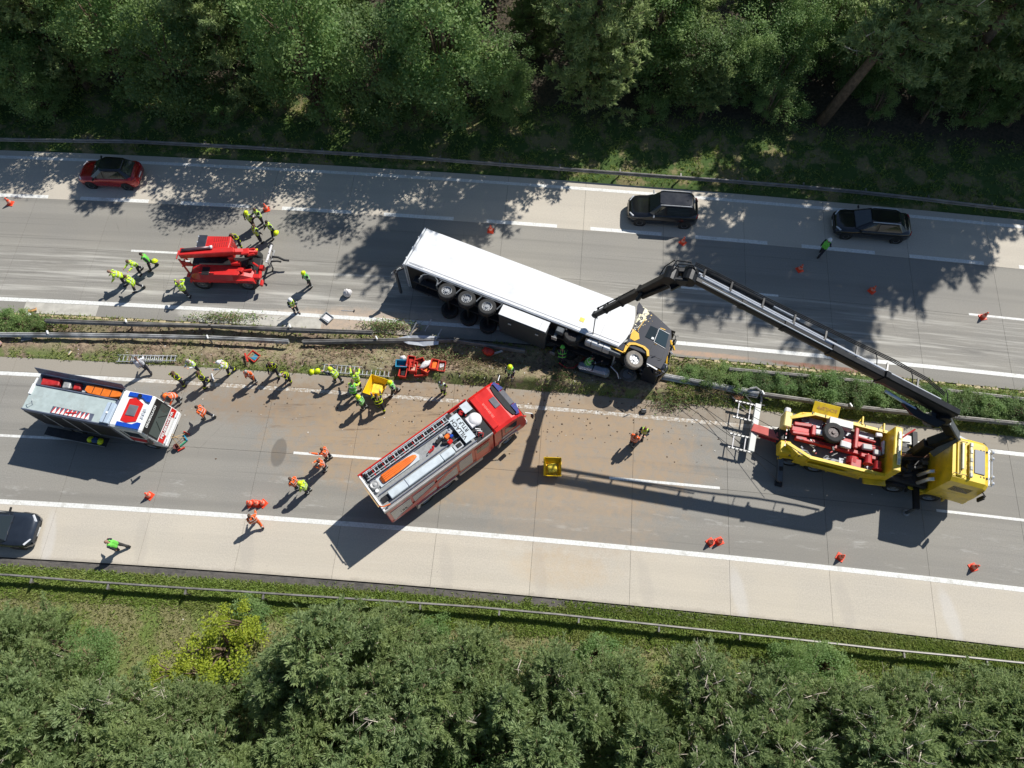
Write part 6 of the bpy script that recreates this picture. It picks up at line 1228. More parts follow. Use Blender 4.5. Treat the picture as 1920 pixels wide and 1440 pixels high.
# body
b = MB(); b.box((-4.32, .02, 2.1), (.42, 2.5, 1.75), .05); b.build('bulkhead', M_YEL, r); MB().box((-4.28, .05, 3.02), (.16, 1.9, .08), .02).build('bulkhead_lamp_bar', mat('lamp_tube_white', (0, 0, 0)), r)
for y_ in (-.7, .0, .7): MB().box((-4.28, y_, 3.08), (.14, .3, .04), .01).build('beacon_lens', mat('beacon_grey', (0, 0, 0)), r)
MB().box((-7.0, 0, 1.28), (4.9, 2.3, .28), .03).build('bed', M_DGREY, r)
for s_ in (1, -1):
    pl = [(-9.6, .75), (-9.0, 1.2), (-8.4, 1.32), (-5.6, 1.36), (-4.5, 1.22)]
    for (x0, y0), (x1, y1) in zip(pl, pl[1:]): MB().beam((x0, s_ * y0, 1.62), (x1, s_ * y1, 1.66), .12, .72, b=.03).build('side_panel', M_YEL, r)
    MB().beam((-9.6, s_ * .75, 1.98), (-8.4, s_ * 1.26, 2.06), .16, .06).build('top_rail', M_YEL, r); MB().beam((-8.4, s_ * 1.28, 2.06), (-4.5, s_ * 1.24, 2.08), .16, .06).build('top_rail', M_YEL, r)
for c, d in (((-8.15, .95, 1.62), (.75, .5, .05)), ((-6.6, .85, 1.66), (.7, .42, .05)), ((-5.5, .85, 1.72), (.9, .5, .05)), ((-6.3, -.95, 1.62), (.85, .5, .05)), ((-5.1, -.75, 1.62), (.6, .5, .05)), ((-8.7, .9, 1.66), (.4, .5, .05))): MB().box(c, d, .01).build('deck_plate', mat('deck_plate_grey', (.33, .35, .38), .5, .2, .08, 3, dirt=.2) if c[0] != -8.7 else M_DGREY, r)
q = MB().box((-7.8, 1.42, 2.22), (1.40, .05, .62), .01).build('raised_flap', M_YEL, r); q.data.transform(Matrix.Translation((-7.8, 1.45, 1.92)) @ Matrix.Rotation(R_(-62), 4, 'X') @ Matrix.Translation((7.8, -1.42, -1.92)))
t_ = text('SCHLEPP', .26, mat('faded_print_orange', (.62, .36, .10), .6), r, (0, 0, 0), (-1, 0, 0), (0, -1, 0), bold=.02)
t_.data.transform(Matrix.Translation((-7.75, 1.72, 2.10)) @ Matrix.Rotation(R_(28), 4, 'X'))
MB().box((-7.0, 1.05, 2.02), (1.25, .42, .50), .02).build('light_grey_locker', M_LGREY, r)
# red underlift boom, winches and the spare wheel
MB().box((-6.9, .22, 1.75), (5.1, .34, .36), .04).build('lift_frame', M_REDO, r); MB().box((-7.2, -.22, 1.70), (3.9, .22, .30), .03).build('lift_frame', M_REDO, r)
for c, d, m, a in (((-8.9, .52, 1.9), (.95, .22, .26), M_REDO, .12), ((-8.9, .02, 1.85), (1.0, .20, .24), M_REDO, .1), ((-8.35, .30, 2.0), (.22, .6, .3), M_REDO, 0), ((-8.05, .25, 2.08), (.42, .3, .16), M_CPAL, .1), ((-6.6, -.05, 2.0), (.55, .36, .18), M_CPAL, -.05), ((-6.1, .45, 2.05), (.20, 1.2, .22), M_REDO, 0), ((-6.0, -.95, 1.9), (.55, .5, .36), M_REDO, 0), ((-5.5, .1, 2.05), (.5, .32, .22), mat('winch_box_grey', (.42, .42, .42), .5), .1), ((-4.95, -.05, 2.0), (.36, .30, .22), mat('winch_box_grey', (0, 0, 0)), .05),
                        ((-4.95, .95, 2.1), (.34, .22, .12), M_CPAL, .15), ((-4.62, .35, 1.9), (.12, .8, .3), M_CPAL, 0), ((-5.6, .62, 1.85), (1.2, .12, .2), M_REDO, -.06), ((-5.3, -.35, 1.85), (.9, .24, .26), M_REDO, 0)): MB().box(c, d, .04, a).build('lift_fitting' if m is M_REDO else 'cover_box', m, r)
for c in ((-5.35, -.55, 1.95), (-4.85, -.75, 1.95)): MB().cyl((c[0], c[1] - .22, c[2]), (c[0], c[1] + .22, c[2]), .19, n=16).build('winch_drum', M_REDO, r); MB().cyl((c[0], c[1] - .26, c[2]), (c[0], c[1] - .22, c[2]), .25, n=16).build('drum_flange', M_REDO, r)
MB().cyl((-6.1, -.95, 1.8), (-6.1, -.6, 1.8), .30, n=16).build('counter_drum', M_REDO, r)
wheel(r, (-7.38, .35, 2.22), .56, .34, 1, axis=(0, 0, 1), holes=8, rimc=mat('black_rim', (.03, .02, .02), .4, .4)); MB().cyl((-7.38, .35, 1.9), (-7.38, .35, 2.3), .10).build('spare_hub', M_REDO, r)
for x, y_ in ((-5.85, 1.55), (-4.72, 1.45)): MB().box((x, y_, 2.1), (.09, .5, .10), .02).build('yellow_stake', M_YEL, r); MB().beam((x - .25, y_ - .25, 2.0), (x, y_ + .22, 2.05), .05, .05).build('stake_brace', M_YEL, r)
# open locker doors on the near side
q = MB(); q.quad((-8.35, -1.28, 1.35), (-8.35, -1.55, 1.78), (-6.85, -1.55, 1.80), (-6.85, -1.28, 1.35), .05); q.build('open_door', M_YEL, r); q = MB(); q.quad((-6.82, -1.28, 1.35), (-6.82, -1.55, 1.80), (-6.4, -1.5, 1.75), (-5.9, -1.30, 1.4), .05); q.build('open_door', M_YEL, r)
MB().box((-4.65, -1.42, 1.25), (1.15, .32, .08), .02, .15).build('open_box_lid', M_YEL, r); MB().box((-4.65, -1.25, 1.05), (1.0, .4, .35), .03, .15).build('tool_box', M_YEL, r); MB().box((-7.1, -1.27, 1.05), (3.6, .06, .5), .02).build('locker_side', M_YEL, r)
text('KRAN', .24, mat('print_red', (.45, .05, .03), .5), r, (-5.5, -1.31, 1.55), (1, 0, 0), (0, 0, 1)) if 0 else None
# tail with stabiliser legs
for c, d, m, a in (((-9.7, .62, 1.6), (.42, .9, .8), mat('tail_pale_yellow', (.70, .55, .18), .45, 0, .1, 2), 0), ((-9.62, -.05, 1.2), (.5, .7, .5), M_DARK, .2), ((-9.55, -.85, 1.3), (.6, .7, .7), M_YEL, .1), ((-9.75, 1.2, 1.8), (.3, .3, .3), M_CPAL, 0), ((-9.95, .1, .9), (.3, .4, .4), M_DARK, .3)): MB().box(c, d, .05, a).build('tail_housing', m, r)
q = MB().beam((-9.50, -1.0, .75), (-9.24, -2.35, .25), .30, .24, b=.03).build('stabiliser_leg', M_CRG, r); MB().box((-9.35, -1.75, .66), (.20, .24, .04), .02, .2).build('leg_slot', M_BLACK, q); MB().box((-9.22, -2.40, .08), (.40, .35, .1), .03).build('foot_plate', M_DARK, q)
for c in ((-9.8, -.25, 1.2), (-9.4, .3, 1.55), (-9.6, .15, 1.4)): MB().tube([c, (c[0] - .25, c[1] + .15, c[2] - .2), (c[0] - .4, c[1] - .1, c[2] - .4)], .04).build('tail_hose', M_BLACK, r)
MB().beam((-9.6, -.12, 1.05), (-11.2, .20, .62), .50, .30, b=.03).build('underlift_arm', mat('arm_pale_red', (.58, .12, .10), .5, 0, .1, 3, dirt=.3), r); MB().beam((-11.0, .16, .78), (-10.75, .11, .86), .36, .03).build('grey_wear_plate', M_DGREY, r)
MB().beam((-9.7, -.45, 1.0), (-10.8, -.20, .65), .06, .10).build('arm_hose_guard', M_REDO, r)
cb = MB().beam((-11.08, -1.2, .58), (-11.05, 1.75, .58), .34, .24, b=.02).build('cross_bar', M_LGREY, r)
for y_ in (-1.25, -.42, .62, 1.62):
    f_ = MB().beam((-11.1, y_, .62), (-12.35, y_ - .02, .62), .10, .10, b=.01).build('fork_arm', M_GALV, r)
    for k in range(5): MB().cyl((-11.3 - k * .22, y_ - .02, .66), (-11.3 - k * .22, y_ - .02, .72), .035, n=8).build('pin', M_DARK, f_)
for x in (-11.45, -12.1):
    for y0, y1 in ((-1.25, -.42), (.62, 1.62)): MB().beam((x, y0, .60), (x, y1, .60), .05, .05).build('fork_tie', M_CPAL, r)
# crane column and boom
col_ = [Y2L(1790, 845, 2.6), Y2L(1788, 815, 4.0), Y2L(1772, 792, 5.0), Y2L(1750, 783, 5.5)]
b = MB(); C0 = Vector((-3.1, .55, 1.4))
for p, q, w_ in ((Vector((-2.9, .45, 1.3)), Vector((-2.75, .75, 3.0)), .62), (Vector((-2.75, .75, 3.0)), col_[1], .58), (col_[1], col_[2], .52), (col_[2], col_[3], .50)): MB().beam(p, q, w_, w_ * .8, up=(0, 1, .2), b=.05).build('crane_column', M_CR, r)
MB().beam(Vector((-2.45, .35, 2.6)), col_[1] + Vector((.20, -.1, .1)), .34, .10, b=.03).build('column_cover', M_CRG, r); MB().beam(col_[1] + Vector((.2, -.1, .1)), col_[2] + Vector((.12, 0, .22)), .44, .10, b=.03).build('column_cover', M_CRG, r)
text('T27', .22, M_CRG, r, (0, 0, 0), (1, 0, 0), (0, 1, 0)) if 0 else None
HB = Y2L(1778, 772, 6.3); KN = Y2L(1292, 520, 10.0); KJ = Y2L(1262, 517, 10.0); TP = Y2L(1116, 590, 3.5)
MB().cyl(HB + Vector((0, -.35, -.4)), HB + Vector((0, .4, -.4)), .34, n=16).build('slew_joint', M_CR, r); MB().cyl(col_[3] + Vector((0, 0, -.5)), col_[3] + Vector((0, 0, .4)), .30, n=16).build('slew_joint', M_CRG, r)
D = (KN - HB); BL = D.length; D.normalize(); SDe = D.cross(Vector((0, 0, 1))).normalized(); UPb = SDe.cross(D)
if SDe.y < 0: SDe = -SDe
def BP(t, s_=0, u=0): return HB + D * (BL * t) + SDe * s_ + UPb * u
hexb = lambda t, w_, h_: [BP(t, w_ * a, h_ * c) for a, c in ((-.5, -.15), (-.32, -.5), (.32, -.5), (.5, -.15), (.5, .38), (.4, .5), (-.4, .5), (-.5, .38))]
for t0, t1, w_, h_ in ((-.02, .26, .36, .80), (.26, .46, .33, .62), (.46, .64, .30, .50), (.64, .80, .27, .42), (.80, 1.0, .25, .36)):
    MB().loft([hexb(t0, w_, h_), hexb(t1, w_ * .97, h_ * .97)]).build('boom_section', M_CR, r); MB().loft([hexb(t1 - .006, w_ * 1.14, h_ * 1.12), hexb(t1 + .010, w_ * 1.14, h_ * 1.12)]).build('boom_collar', M_CR, r)
for k, (s_, u, t0, t1, rd) in enumerate(((.25, .24, .05, .50, .05), (.38, .10, .24, .98, .05), (.22, .18, .46, .97, .05), (-.10, .27, .30, .96, .03))): MB().cyl(BP(t0, s_, u), BP(t1, s_, u), rd, n=8).build('extension_rod', M_ROD, r)
MB().cyl(BP(.45, .62, .0), BP(.98, .58, .0), .035, n=6).build('hose_tube', M_CR, r); MB().cyl(BP(.70, .72, .05), BP(.96, .70, .05), .09, n=10).build('fly_ram', M_CR, r); MB().cyl(BP(.60, .72, .05), BP(.72, .72, .05), .045, n=8).build('fly_ram_rod', M_ROD, r)
for t in (.14, .26, .38, .50, .62, .74, .86, .96):
    MB().beam(BP(t, .2, .2), BP(t, .78, .15), .10, .08, b=.01).build('rod_bracket', M_CR, r)
hp = [(.02, .80, -.1), (.10, .98, .05), (.24, 1.0, .1), (.42, .86, .15), (.60, .80, .12), (.78, .74, .1), (.92, .72, .1), (1.0, .60, .2)]
for k in range(3): MB().tube([BP(t, s_ + k * .06, u + .03 * k) for t, s_, u in hp], .028, 5).build('hose_bundle', M_BLACK, r)
for t in (.02, .16, .30): MB().tube([BP(t, .3, .2), BP(t + .01, .65, .3), BP(t + .01, 1.0, .12)], .025, 5).build('hose_loop', M_BLACK, r)
# lift cylinder under the boom foot
MB().cyl(col_[2] + Vector((-.35, -.10, -.4)), BP(.10, -.42, -.45), .15, n=12).build('lift_ram', M_CR, r); MB().cyl(BP(.09, -.42, -.45), BP(.22, -.30, -.42), .08, n=10).build('lift_ram_rod', M_ROD, r)
MB().loft([[BP(-.02, -.36, -.35), BP(.15, -.52, -.35), BP(.10, -.78, -.45), BP(-.0, -.72, -.5)], [BP(-.02, -.30, -.55), BP(.15, -.46, -.55), BP(.10, -.70, -.65), BP(-.0, -.66, -.7)]]).build('ram_cheek', M_CR, r)
# knee and jib
K2 = (KN + KJ) / 2
for c, rr_ in ((KN + Vector((0, 0, .05)), .36), (KJ + Vector((-.1, -.05, 0)), .34)): MB().cyl(c - SDe * .32, c + SDe * .36, rr_, n=14).build('knee_joint', M_CR, r)
MB().beam(KN + SDe * .3, KJ + SDe * .25, .30, .40, b=.05).build('knee_plate', M_CR, r); MB().beam(KN - SDe * .28, KJ - SDe * .3, .16, .50, b=.04).build('knee_plate', M_CR, r)
MB().prism([(KN.x - .2, KN.y - .3), (KN.x - .65, KN.y - .75), (KN.x - .95, KN.y - .15)], 'xy', KN.z - .35, KN.z - .2).build('knee_gusset', M_CR, r)
E_ = (TP - KJ); JL = E_.length; E_.normalize(); SJ = E_.cross(Vector((0, 0, 1))).normalized()
if SJ.y < 0: SJ = -SJ
UJ = SJ.cross(E_); UJ = UJ if UJ.z > 0 else -UJ
def JP(t, s_=0, u=0): return KJ + E_ * (JL * t) + SJ * s_ + UJ * u
for t0, t1, w_ in ((-.02, .36, .40), (.36, .62, .34), (.62, .84, .29), (.84, 1.0, .25)):
    MB().beam(JP(t0), JP(t1), w_, w_ * 1.15, b=.03).build('jib_section', M_CR, r); MB().beam(JP(t1 - .012), JP(t1 + .012), w_ * 1.18, w_ * 1.35, b=.02).build('jib_collar', M_CR, r)
MB().cyl(JP(.02, -.30, -.25), JP(.34, -.32, -.15), .10, n=10).build('jib_ram', M_CR, r); MB().beam(JP(.33, -.12, 0), JP(.39, -.42, -.1), .18, .3, b=.03).build('ram_lug', M_CR, r)
MB().cyl(JP(.45, .28, .15), JP(.97, .26, .15), .045, n=6).build('jib_tube', M_CR, r); MB().cyl(JP(.63, .34, .05), JP(.72, .33, .05), .06, n=8).build('green_hose_reel', mat('hose_green', (.03, .30, .22), .5), r)
for t in (.5, .66, .82, .96): MB().beam(JP(t, .08, .05), JP(t, .34, .15), .10, .08, b=.01).build('jib_bracket', M_CR, r)
MB().tube([JP(.14, .25, .2), JP(.10, .65, .3), JP(.00, .75, .3), KJ + SDe * .3 + Vector((.1, .1, .2))], .03).build('hose_hoop', M_BLACK, r)
MB().tube([KJ + Vector((-.2, .1, .3)), KJ + Vector((0, .55, .45)), KN + Vector((-.1, .55, .4)), KN + Vector((.1, .1, .3))], .04).build('hose_hoop', M_BLACK, r)
MB().tube([KJ + Vector((-.1, .0, .35)), KJ + Vector((.1, .35, .5)), KN + Vector((0, .35, .5)), KN + Vector((.3, .1, .3))], .035).build('hose_hoop', M_BLACK, r)
MB().cyl(JP(1.0, -.14, 0), JP(1.0, .14, 0), .16, n=10).build('jib_head', M_CR, r)
hk = Y2L(1110, 638, 2.3)
MB().tube([JP(1.01, -.05, -.1), JP(1.01, -.05, -.1).lerp(hk, .5), hk], .03, 5).build('lifting_chain', M_DARK, r); MB().box(JP(1.01, -.05, -.2), (.12, .10, .18), .03).build('hook', M_CHROME, r)
# straps, clips and cans lying on the bed, hazard strips and grab rails
rs_ = random.Random(4)
for k in range(34):
    x = rs_.uniform(-9.0, -4.7); y_ = rs_.uniform(-1.05, 1.05); m = rs_.choice([M_DARK, M_BLACK, M_LGREY, M_REDO, M_GALV, M_DGREY]); zz = 1.72 if abs(y_) > .5 else 2.02
    if rs_.random() < .45: MB().tube([(x, y_, zz), (x + rs_.uniform(-.3, .3), y_ + rs_.uniform(-.12, .12), zz + .06), (x + rs_.uniform(-.5, .5), y_ + rs_.uniform(-.15, .15), zz)], .022, 5).build('lashing_strap', m, r)
    else: MB().box((x, y_, zz), (rs_.uniform(.08, .26), rs_.uniform(.06, .16), rs_.uniform(.05, .14)), .015, rs_.uniform(0, 3)).build('bed_fitting', m, r)
for k in range(7): MB().box((-8.9 + k * .66, -1.32, 1.92), (.03, .02, .3)).build('panel_seam', M_DARK, r)
for k in range(6): MB().box((-8.5 + k * .7, 1.30, 2.10), (.05, .16, .02)).build('rail_clip', M_DARK, r)
for k in range(8): MB().box((-9.70, -.9 + k * .22, 1.95), (.05, .11, .03)).build('hazard_strip', M_REDO if k % 2 else M_WHITE, r)
for y_ in (-.9, .9): MB().tube([(-1.9, y_, 3.68), (-1.9, y_, 3.80), (-1.3, y_, 3.80), (-1.3, y_, 3.68)], .018, 5).build('roof_grab_rail', M_BLACK, r)
# winch ropes from the tail to the bank
for (a0, b0) in ((Y2L(1462, 905, .9), Y2L(1318, 762, .35)), (Y2L(1455, 875, .5), Y2L(1265, 745, .3)), (Y2L(1465, 780, 1.0), Y2L(1340, 735, .5)), (Y2L(1468, 812, 1.1), Y2L(1290, 712, .6))): MB().tube([a0, a0.lerp(b0, .5) + Vector((0, 0, -.06)), b0], .017, 4).build('winch_rope', M_DARK, r)

# ================================================================== the overturned articulated lorry, lying on its left side
FA = R_(-24); Fv = Vector((math.cos(FA), math.sin(FA), 0)); Uv = Vector((-math.sin(FA), math.cos(FA), 0))
def lying(name, label, cat, rear_low, z_top, half=1.275, tilt=0):
    # local x forward, y to the vehicle's left (now the ground), z its own up (now away from the lower road)
    e = thing(name, label, cat, (0, 0, 0), 0)
    M = Matrix((Fv, Vector((0, 0, -1)), Uv)).transposed().to_4x4(); M = Matrix.Rotation(R_(tilt), 4, Fv) @ M
    o = Vector((rear_low[0], rear_low[1], z_top - half)); M = Matrix.Translation(o) @ M; e.matrix_world = M; return e
# trailer: its floor edge is at z 1.1
q = G(757, 495, 2.62); o0 = q - Uv * 1.10
r = lying('semi_trailer', 'white box semi trailer overturned on its side across the median', 'trailer', o0, 2.62)
M_TW = mat('trailer_white', (.76, .77, .78), .35, 0, .05, 1.2, coat=.2, dirt=.16); M_TWD = mat('trailer_white_scuffed', (.72, .74, .76), .4, 0, .05, 2, dirt=.12)
bx = MB().box((6.78, 0, 2.53), (13.4, 2.5, 2.84), .03).build('box_body', M_TW, r)
MB().box((.16, -1.262, 2.53), (.10, .02, 2.8), .004).build('rear_corner_trim', M_TWD, r); MB().box((-.02, 0, 2.53), (.10, 2.52, 2.86), .02).build('rear_frame', M_TWD, r)
MB().box((6.8, -1.264, 1.20), (13.3, .024, .05), .004).build('lower_rail', M_ALU, r); MB().box((6.8, -1.266, 1.38), (13.3, .012, .015)).build('rub_line', mat('seam_grey', (.45, .43, .42), .5), r); MB().box((12.3, -1.263, 2.53), (.015, .012, 2.75)).build('panel_seam', mat('seam_grey', (0, 0, 0)), r)
b = MB(); b.loft([[(13.48 + .30 * math.sin(k * math.pi / 8) ** .8, y_, 1.15 + 2.76 * k / 8) for k in range(9)] + [(13.48, y_, 3.91), (13.48, y_, 1.15)] for y_ in (-1.23, 1.23)]); b.build('nose_fairing', M_TW, r)
MB().box((11.0, -1.262, 1.9), (.28, .012, .26), .004).build('yellow_notice', mat('notice_yellow', (.75, .60, .10), .5), r); MB().box((.7, -1.262, 1.33), (.9, .012, .05)).build('small_print', mat('print_grey', (.45, .47, .50), .6), r)
for k in range(1, 11): MB().box((1.22 * k, -1.2635, 2.53), (.012, .006, 2.72)).build('side_seam', M_TWD, r)
for z in (1.6, 2.4, 3.2): MB().box((-.09, -1.2, z), (.08, .12, .10), .02).build('door_hinge', M_WHITE, r)
for y_ in (-.45, .45): MB().box((7.0, y_, .86), (12.6, .14, .40), .02).build('frame_rail', M_DARK, r)
for x in range(1, 13): MB().box((x + .4, 0, 1.02), (.10, 2.4, .12), .01).build('cross_member', M_DARK, r)
MB().box((6.8, 0, 1.085), (13.2, 2.46, .04), .01).build('floor_underside', M_BLACK, r)
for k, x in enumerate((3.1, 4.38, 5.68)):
    wheel(r, (x, -1.06, .52), .53, .38, -1, holes=10); wheel(r, (x, 1.06, .52), .53, .38, 1, holes=0, rimc=M_BLACK)  # ground-side rims coloured black in place of the deep shade there
    MB().cyl((x, -1.0, .52), (x, 1.0, .52), .075).build('axle', M_DARK, r)
def fender(x, m, w0=-1.25, w1=-.85): MB().prism([(x - .60, .55), (x - .52, .92), (x - .25, 1.10), (x + .25, 1.10), (x + .52, .92), (x + .60, .55), (x + .54, .55), (x + .46, .88), (x + .22, 1.04), (x - .22, 1.04), (x - .46, .88), (x - .54, .55)], 'xz', w0, w1).build('mudguard', m, r)
fender(1.85, M_CRG)
for x in (2.45, 3.72, 5.02, 6.32): MB().beam((x + .12, -1.2, 1.05), (x - .05, -1.2, .55), .08, .06).build('mudguard_stay', M_CRG, r)
MB().box((4.4, -1.22, 1.03), (4.0, .06, .06), .01).build('mudguard_rail', M_CRG, r)
MB().beam((.05, -1.15, .95), (-.35, -1.15, .42), .10, .14).build('bumper_arm', M_DARK, r); MB().beam((-.25, -1.2, .50), (-.25, 1.2, .50), .14, .16, b=.02).build('underrun_bar', M_CRG, r); MB().beam((-.45, -1.0, .35), (-.05, -1.25, .80), .10, .10).build('bent_bar', M_LGREY, r)
for (x, z) in ((-.05, 1.1), (1.3, .8), (2.4, .75)): MB().box((x, -1.18, z), (.10, .10, .10), .03).build('marker_lamp', M_CPAL, r)
pb = MB().box((7.95, 0, .66), (2.95, 2.0, .60), .03).build('pallet_box', mat('pallet_box_shaded_grey', (.07, .075, .08), .5, .1, .08), r); MB().box((7.95, -1.235, .66), (2.93, .03, .70), .01).build('box_door', M_TW, r); MB().box((9.0, -1.255, .66), (.02, .01, .68)).build('door_seam', M_GALV, r)  # box grey darkened to carry the shade below the trailer
MB().box((7.4, -1.16, 1.07), (3.9, .06, .05), .01).build('side_guard_rail', M_CRG, r)
for x in (7.2, 8.9): MB().box((x, -.6, .28), (.20, .14, .03), .01).build('box_handle', M_ALU, r)
for s_ in (-1, 1): q_ = MB().beam((9.95, s_ * .95, 1.0), (9.95, s_ * .95, .35), .16, .16, b=.02).build('landing_leg', M_CRG, r); MB().box((9.95, s_ * .95, .30), (.32, .30, .05), .01).build('foot', M_GALV, q_)
MB().box((10.1, -1.1, .8), (.45, .35, .35), .04).build('grey_tank', M_CRG, r)
# tractor
qa = G(1075, 624, 2.45); o1 = qa - Uv * .52
r = lying('tractor_unit', 'black and yellow tractor unit lying on its side with a leaf flecked cab', 'lorry', o1, 2.45)
M_TB = mat('tractor_black', (.022, .024, .035), .32, .2, .15, 1.5, coat=.5, dirt=.12); M_TY = mat('tractor_yellow', (.78, .44, .02), .4, 0, .08, 2, coat=.3, dirt=.2)
def cab_mat():
    t = NT('flecked_cab_paint'); P = t.pos('obj'); x, y, z = t.xyz(P); v = t.n('TexVoronoi', feature='F1'); t.put(v.inputs['Vector'], t.noise(P, 3, 2)) if 0 else t.put(v.inputs['Vector'], P)
    v.inputs['Scale'].default_value = 8; v.inputs['Randomness'].default_value = 1
    e = t.math('ADD', t.math('MULTIPLY', t.step(x, 4.1, 3.1), .78), t.math('MULTIPLY', t.step(z, 2.35, 3.15), .52)); e = t.math('ADD', e, t.math('MULTIPLY', t.noise(P, 2.5, 2), .25))
    on = t.math('LESS_THAN', v.outputs['Distance'], t.math('MULTIPLY_ADD', e, .85, -.50)); white = t.step(x, 3.75, 3.35)
    fl = t.mix(white, t.mix(t.noise(P, 12, 2), (.80, .40, .02), (.80, .66, .22)), t.mix(t.noise(P, 10, 2), (.80, .70, .30), (.82, .82, .80)))
    c = t.mix(on, (.022, .024, .035), fl); t.out(c, .3); t.p.inputs['Coat Weight'].default_value = .4; return t.m
M_CAB = cab_mat()
for y_ in (-.42, .42): MB().box((2.0, y_, .82), (6.0, .12, .28), .02).build('frame_rail', M_DARK, r)
MB().box((2.1, 0, .80), (5.0, .7, .2), .03).build('frame_filling', M_DARK, r)
for s_ in (-1, 1): wheel(r, (0, s_ * 1.05, .52), .53, .30, s_, rimc=mat('black_rim', (0, 0, 0))); wheel(r, (0, s_ * .72, .52), .53, .28, s_, holes=0, rimc=M_DARK)
MB().cyl((0, -1.0, .52), (0, 1.0, .52), .10).build('axle', M_DARK, r); MB().cyl((3.7, -1.0, .50), (3.7, 1.0, .50), .07).build('axle', M_DARK, r)
for s_ in (-1, 1):
    wheel(r, (3.70, s_ * 1.02, .42), .53, .34, 1, axis=(.28, s_ * 1, .02), tyre_mat=mat('dusty_tyre', (.20, .18, .155), .9, 0, .2, 5), holes=8)
MB().prism([(-.72, .6), (-.62, 1.02), (-.3, 1.2), (.3, 1.2), (.62, 1.02), (.72, .6), (.66, .6), (.56, .98), (.27, 1.14), (-.27, 1.14), (-.56, .98), (-.66, .6)], 'xz', -1.26, -.60).build('mudguard', M_CRG, r)
# fuel tank with straps
b = MB(); b.box((1.55, -.98, .62), (1.55, .58, .62), .08); b.build('fuel_tank', M_ALU, r)
for x in (1.15, 1.85): MB().box((x, -.98, .62), (.06, .60, .64), .08).build('tank_strap', M_BLACK, r)
MB().prism([(.80, .30), (.80, .95), (1.05, .95), (.95, .5)], 'xz', -1.285, -1.27).build('tank_plate', M_BLACK, r)
MB().box((2.62, -1.05, .80), (.75, .5, .50), .05).build('battery_box', M_TB, r); MB().beam((2.22, -1.28, .55), (3.02, -1.28, .50), .05, .06).build('yellow_trim', M_TY, r); MB().box((2.6, -1.0, .40), (.7, .4, .25), .06).build('air_tank', M_CRG, r)
# cab
prof = [(2.95, 1.15), (3.05, .95), (4.35, .95), (4.42, .40), (5.28, .38), (5.36, .9), (5.34, 1.6), (5.22, 2.45), (5.02, 3.0), (4.3, 3.35), (3.7, 3.62), (3.0, 3.80)]
b = MB(); b.loft([[(4.2 + (px - 4.2) * k, y_, 2.0 + (pz - 2.0) * k) for px, pz in prof] for y_, k in ((-1.24, .975), (-1.18, 1), (1.18, 1), (1.24, .975))]); b.build('cab', M_CAB, r)
MB().beam((3.02, -1.22, 3.70), (3.0, -1.22, 3.25), .05, .30).build('deflector_edge', M_TB, r); MB().prism([(3.0, 3.78), (2.72, 3.98), (2.70, 3.70), (2.9, 3.0)], 'xz', -1.20, -1.15).build('side_deflector', M_TB, r)
MB().prism([(3.35, 1.45), (3.05, 1.50), (2.98, 2.15), (3.4, 2.0), (3.55, 1.7)], 'xz', -1.262, -1.235).build('yellow_patch', M_TY, r); MB().beam((3.28, -1.245, 2.15), (3.42, -1.245, 2.98), .03, .16, up=(0, 1, 0)).build('yellow_stripe', M_TY, r)
MB().prism([(3.8, 1.95), (3.85, 2.75), (4.30, 2.72), (4.34, 1.90)], 'xz', -1.262, -1.238).build('rear_side_window', M_GLASS, r); MB().prism([(4.40, 1.88), (4.38, 2.72), (4.98, 2.62), (5.08, 1.75)], 'xz', -1.264, -1.238).build('door_window', glass('door_glass', (.03, .05, .06)), r)
for a, c in (((4.37, 2.76), (5.02, 2.66)), ((4.36, 1.84), (4.36, 2.76)), ((4.38, 1.83), (5.08, 1.70))): MB().beam((a[0], -1.262, a[1]), (c[0], -1.262, c[1]), .02, .02).build('window_trim', M_ALU, r)
MB().box((4.22, -1.27, 2.02), (.14, .012, .14), .02).build('white_sticker', M_WHITE, r); MB().box((4.55, -1.268, 2.82), (.30, .02, .07), .02).build('yellow_marker', M_TY, r)
for x0, z0, x1, z1 in ((4.36, .98, 4.36, 1.85), (5.12, 1.0, 5.12, 2.6), (4.36, .98, 5.12, .98)): MB().beam((x0, -1.248, z0), (x1, -1.248, z1), .012, .015).build('door_seam', M_BLACK, r)
MB().prism([(3.02, 1.02), (3.10, 1.22), (3.42, 1.34), (3.98, 1.34), (4.28, 1.20), (4.42, .86), (4.30, .82), (4.16, 1.10), (3.9, 1.22), (3.5, 1.22), (3.25, 1.12), (3.14, .98)], 'xz', -1.32, -1.16).build('wheel_arch_trim', M_TY, r)
MB().prism([(2.98, 1.0), (3.0, .55), (3.1, .55), (3.15, .9), (3.2, 1.0)], 'xz', -1.29, -1.1).build('arch_trim_front', M_TY, r)
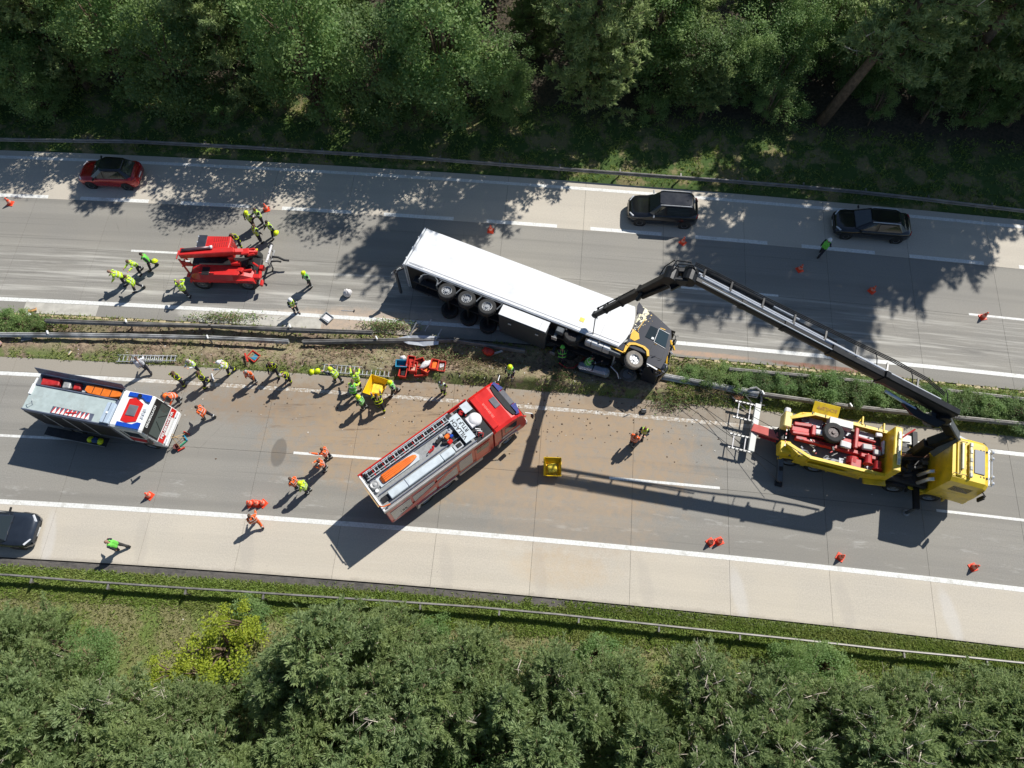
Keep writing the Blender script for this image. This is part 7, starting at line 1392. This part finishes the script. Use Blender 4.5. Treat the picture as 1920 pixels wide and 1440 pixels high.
# smashed front: bumper, step frame, mirrors, lamps
MB().box((5.42, .2, .85), (.26, 1.9, .5), .10, .12).build('bumper', M_TB, r); MB().box((5.34, -.9, .70), (.35, .6, .5), .12, -.3).build('bumper_corner', M_TB, r)
for a, c, m in (((4.50, -1.2, .92), (4.95, -1.2, .42), M_TY), ((4.48, -1.2, .55), (5.05, -1.15, .72), M_ALU), ((4.45, -1.2, .42), (5.1, -1.2, .30), M_ALU), ((4.62, -1.15, .85), (4.55, -1.15, .3), M_ALU)): MB().beam(a, c, .06, .07).build('step_frame', m, r)
MB().box((4.75, -1.12, .62), (.5, .05, .45), .02).build('step_recess', M_BLACK, r)
for a, c, m in (((5.30, -1.1, 1.4), (5.45, -.9, 1.0), M_TY), ((5.38, -.7, 2.3), (5.5, -.6, 1.3), M_BLACK), ((5.2, -1.2, 2.35), (5.35, -1.25, 2.05), M_TY), ((5.45, -.3, 2.6), (5.62, -.2, 2.4), M_TY), ((5.4, -.8, 1.9), (5.55, -.9, 1.75), M_CHROME)): MB().beam(a, c, .10, .12, b=.02).build('broken_trim', m, r)
MB().box((5.42, -.95, 2.45), (.16, .3, .36), .05, .3).build('mirror', M_BLACK, r); MB().box((5.32, -1.22, 2.10), (.12, .12, .3), .04).build('kerb_mirror', M_BLACK, r); MB().tube([(5.15, -1.1, 2.9), (5.38, -1.05, 2.8), (5.45, -1.0, 2.3)], .03).build('mirror_arm', M_BLACK, r)
slope(.06, .94, -1.05, 1.05, (5.31, 1.75), (5.06, 2.95), .014, M_GLASS, 'windscreen', par=r); MB().box((5.10, 0, 3.08), (.35, 2.1, .05), .02).build('sun_visor', M_BLACK, r)
MB().box((5.36, 0, 1.3), (.06, 1.8, .6), .03).build('grille', M_BLACK, r)
for s_ in (-1, 1): MB().box((5.40, s_ * .9, .75), (.1, .4, .22), .04).build('headlight', glass('lamp_glass'), r)
# crumple: bent skirts, hanging shards and glass along the front corner
rc = random.Random(9)
for k in range(22):
    p = Vector((rc.uniform(4.3, 5.5), rc.uniform(-1.3, -.6), rc.uniform(.2, 1.2) if k % 3 else rc.uniform(1.6, 2.9))); q_ = p + Vector((rc.uniform(-.3, .35), rc.uniform(-.12, .1), rc.uniform(-.3, .3)))
    MB().quad(p, p + Vector((.12, .0, .05)), q_ + Vector((.08, .03, 0)), q_, .012).build('torn_shard', rc.choice([M_TB, M_TB, M_BLACK, M_TY, M_CRG, M_ALU]), r)
# tank torn from the lower side, axle parts
MB().box((1.75, .55, -.28), (1.9, .55, .50), .12, -.28).build('torn_tank', mat('torn_tank_blue_grey', (.30, .36, .43), .35, .5, .1, 2, dirt=.2), r); MB().box((1.7, .27, -.28), (.06, .03, .5), .01).build('tank_strap', M_BLACK, r)
for k in range(16): MB().box((random.uniform(-.8, 4.6), random.uniform(-.3, 1.1), random.uniform(.2, .75)), (random.uniform(.2, .7), random.uniform(.1, .3), random.uniform(.1, .3)), .03, random.uniform(-1, 1)).build('underside_fitting', random.choice([M_DARK, M_BLACK, M_CRG]), r)
MB().tube([(2.6, .3, .2), (3.1, .2, -.1), (3.3, .4, -.3)], .035).build('torn_pipe', M_CPAL, r)
MB().beam((2.85, -1.0, 1.2), (3.15, -1.1, 1.5), .3, .1).build('cab_rear_light_strip', M_LGREY, r); MB().tube([(2.6, -1.15, 1.0), (3.0, -1.26, 1.9), (3.1, -1.26, 2.3)], .015, 4).build('sling', M_CPAL, r)
MB().cyl((.3, 0, 1.0), (.3, 0, 1.12), .45, n=16).build('fifth_wheel', M_DARK, r)
# unused planting prototypes out of the way
for k_, e_ in PROTO.items():
    if k_ not in used:
        for c_ in list(e_.children): bpy.data.objects.remove(c_)
        bpy.data.objects.remove(e_)
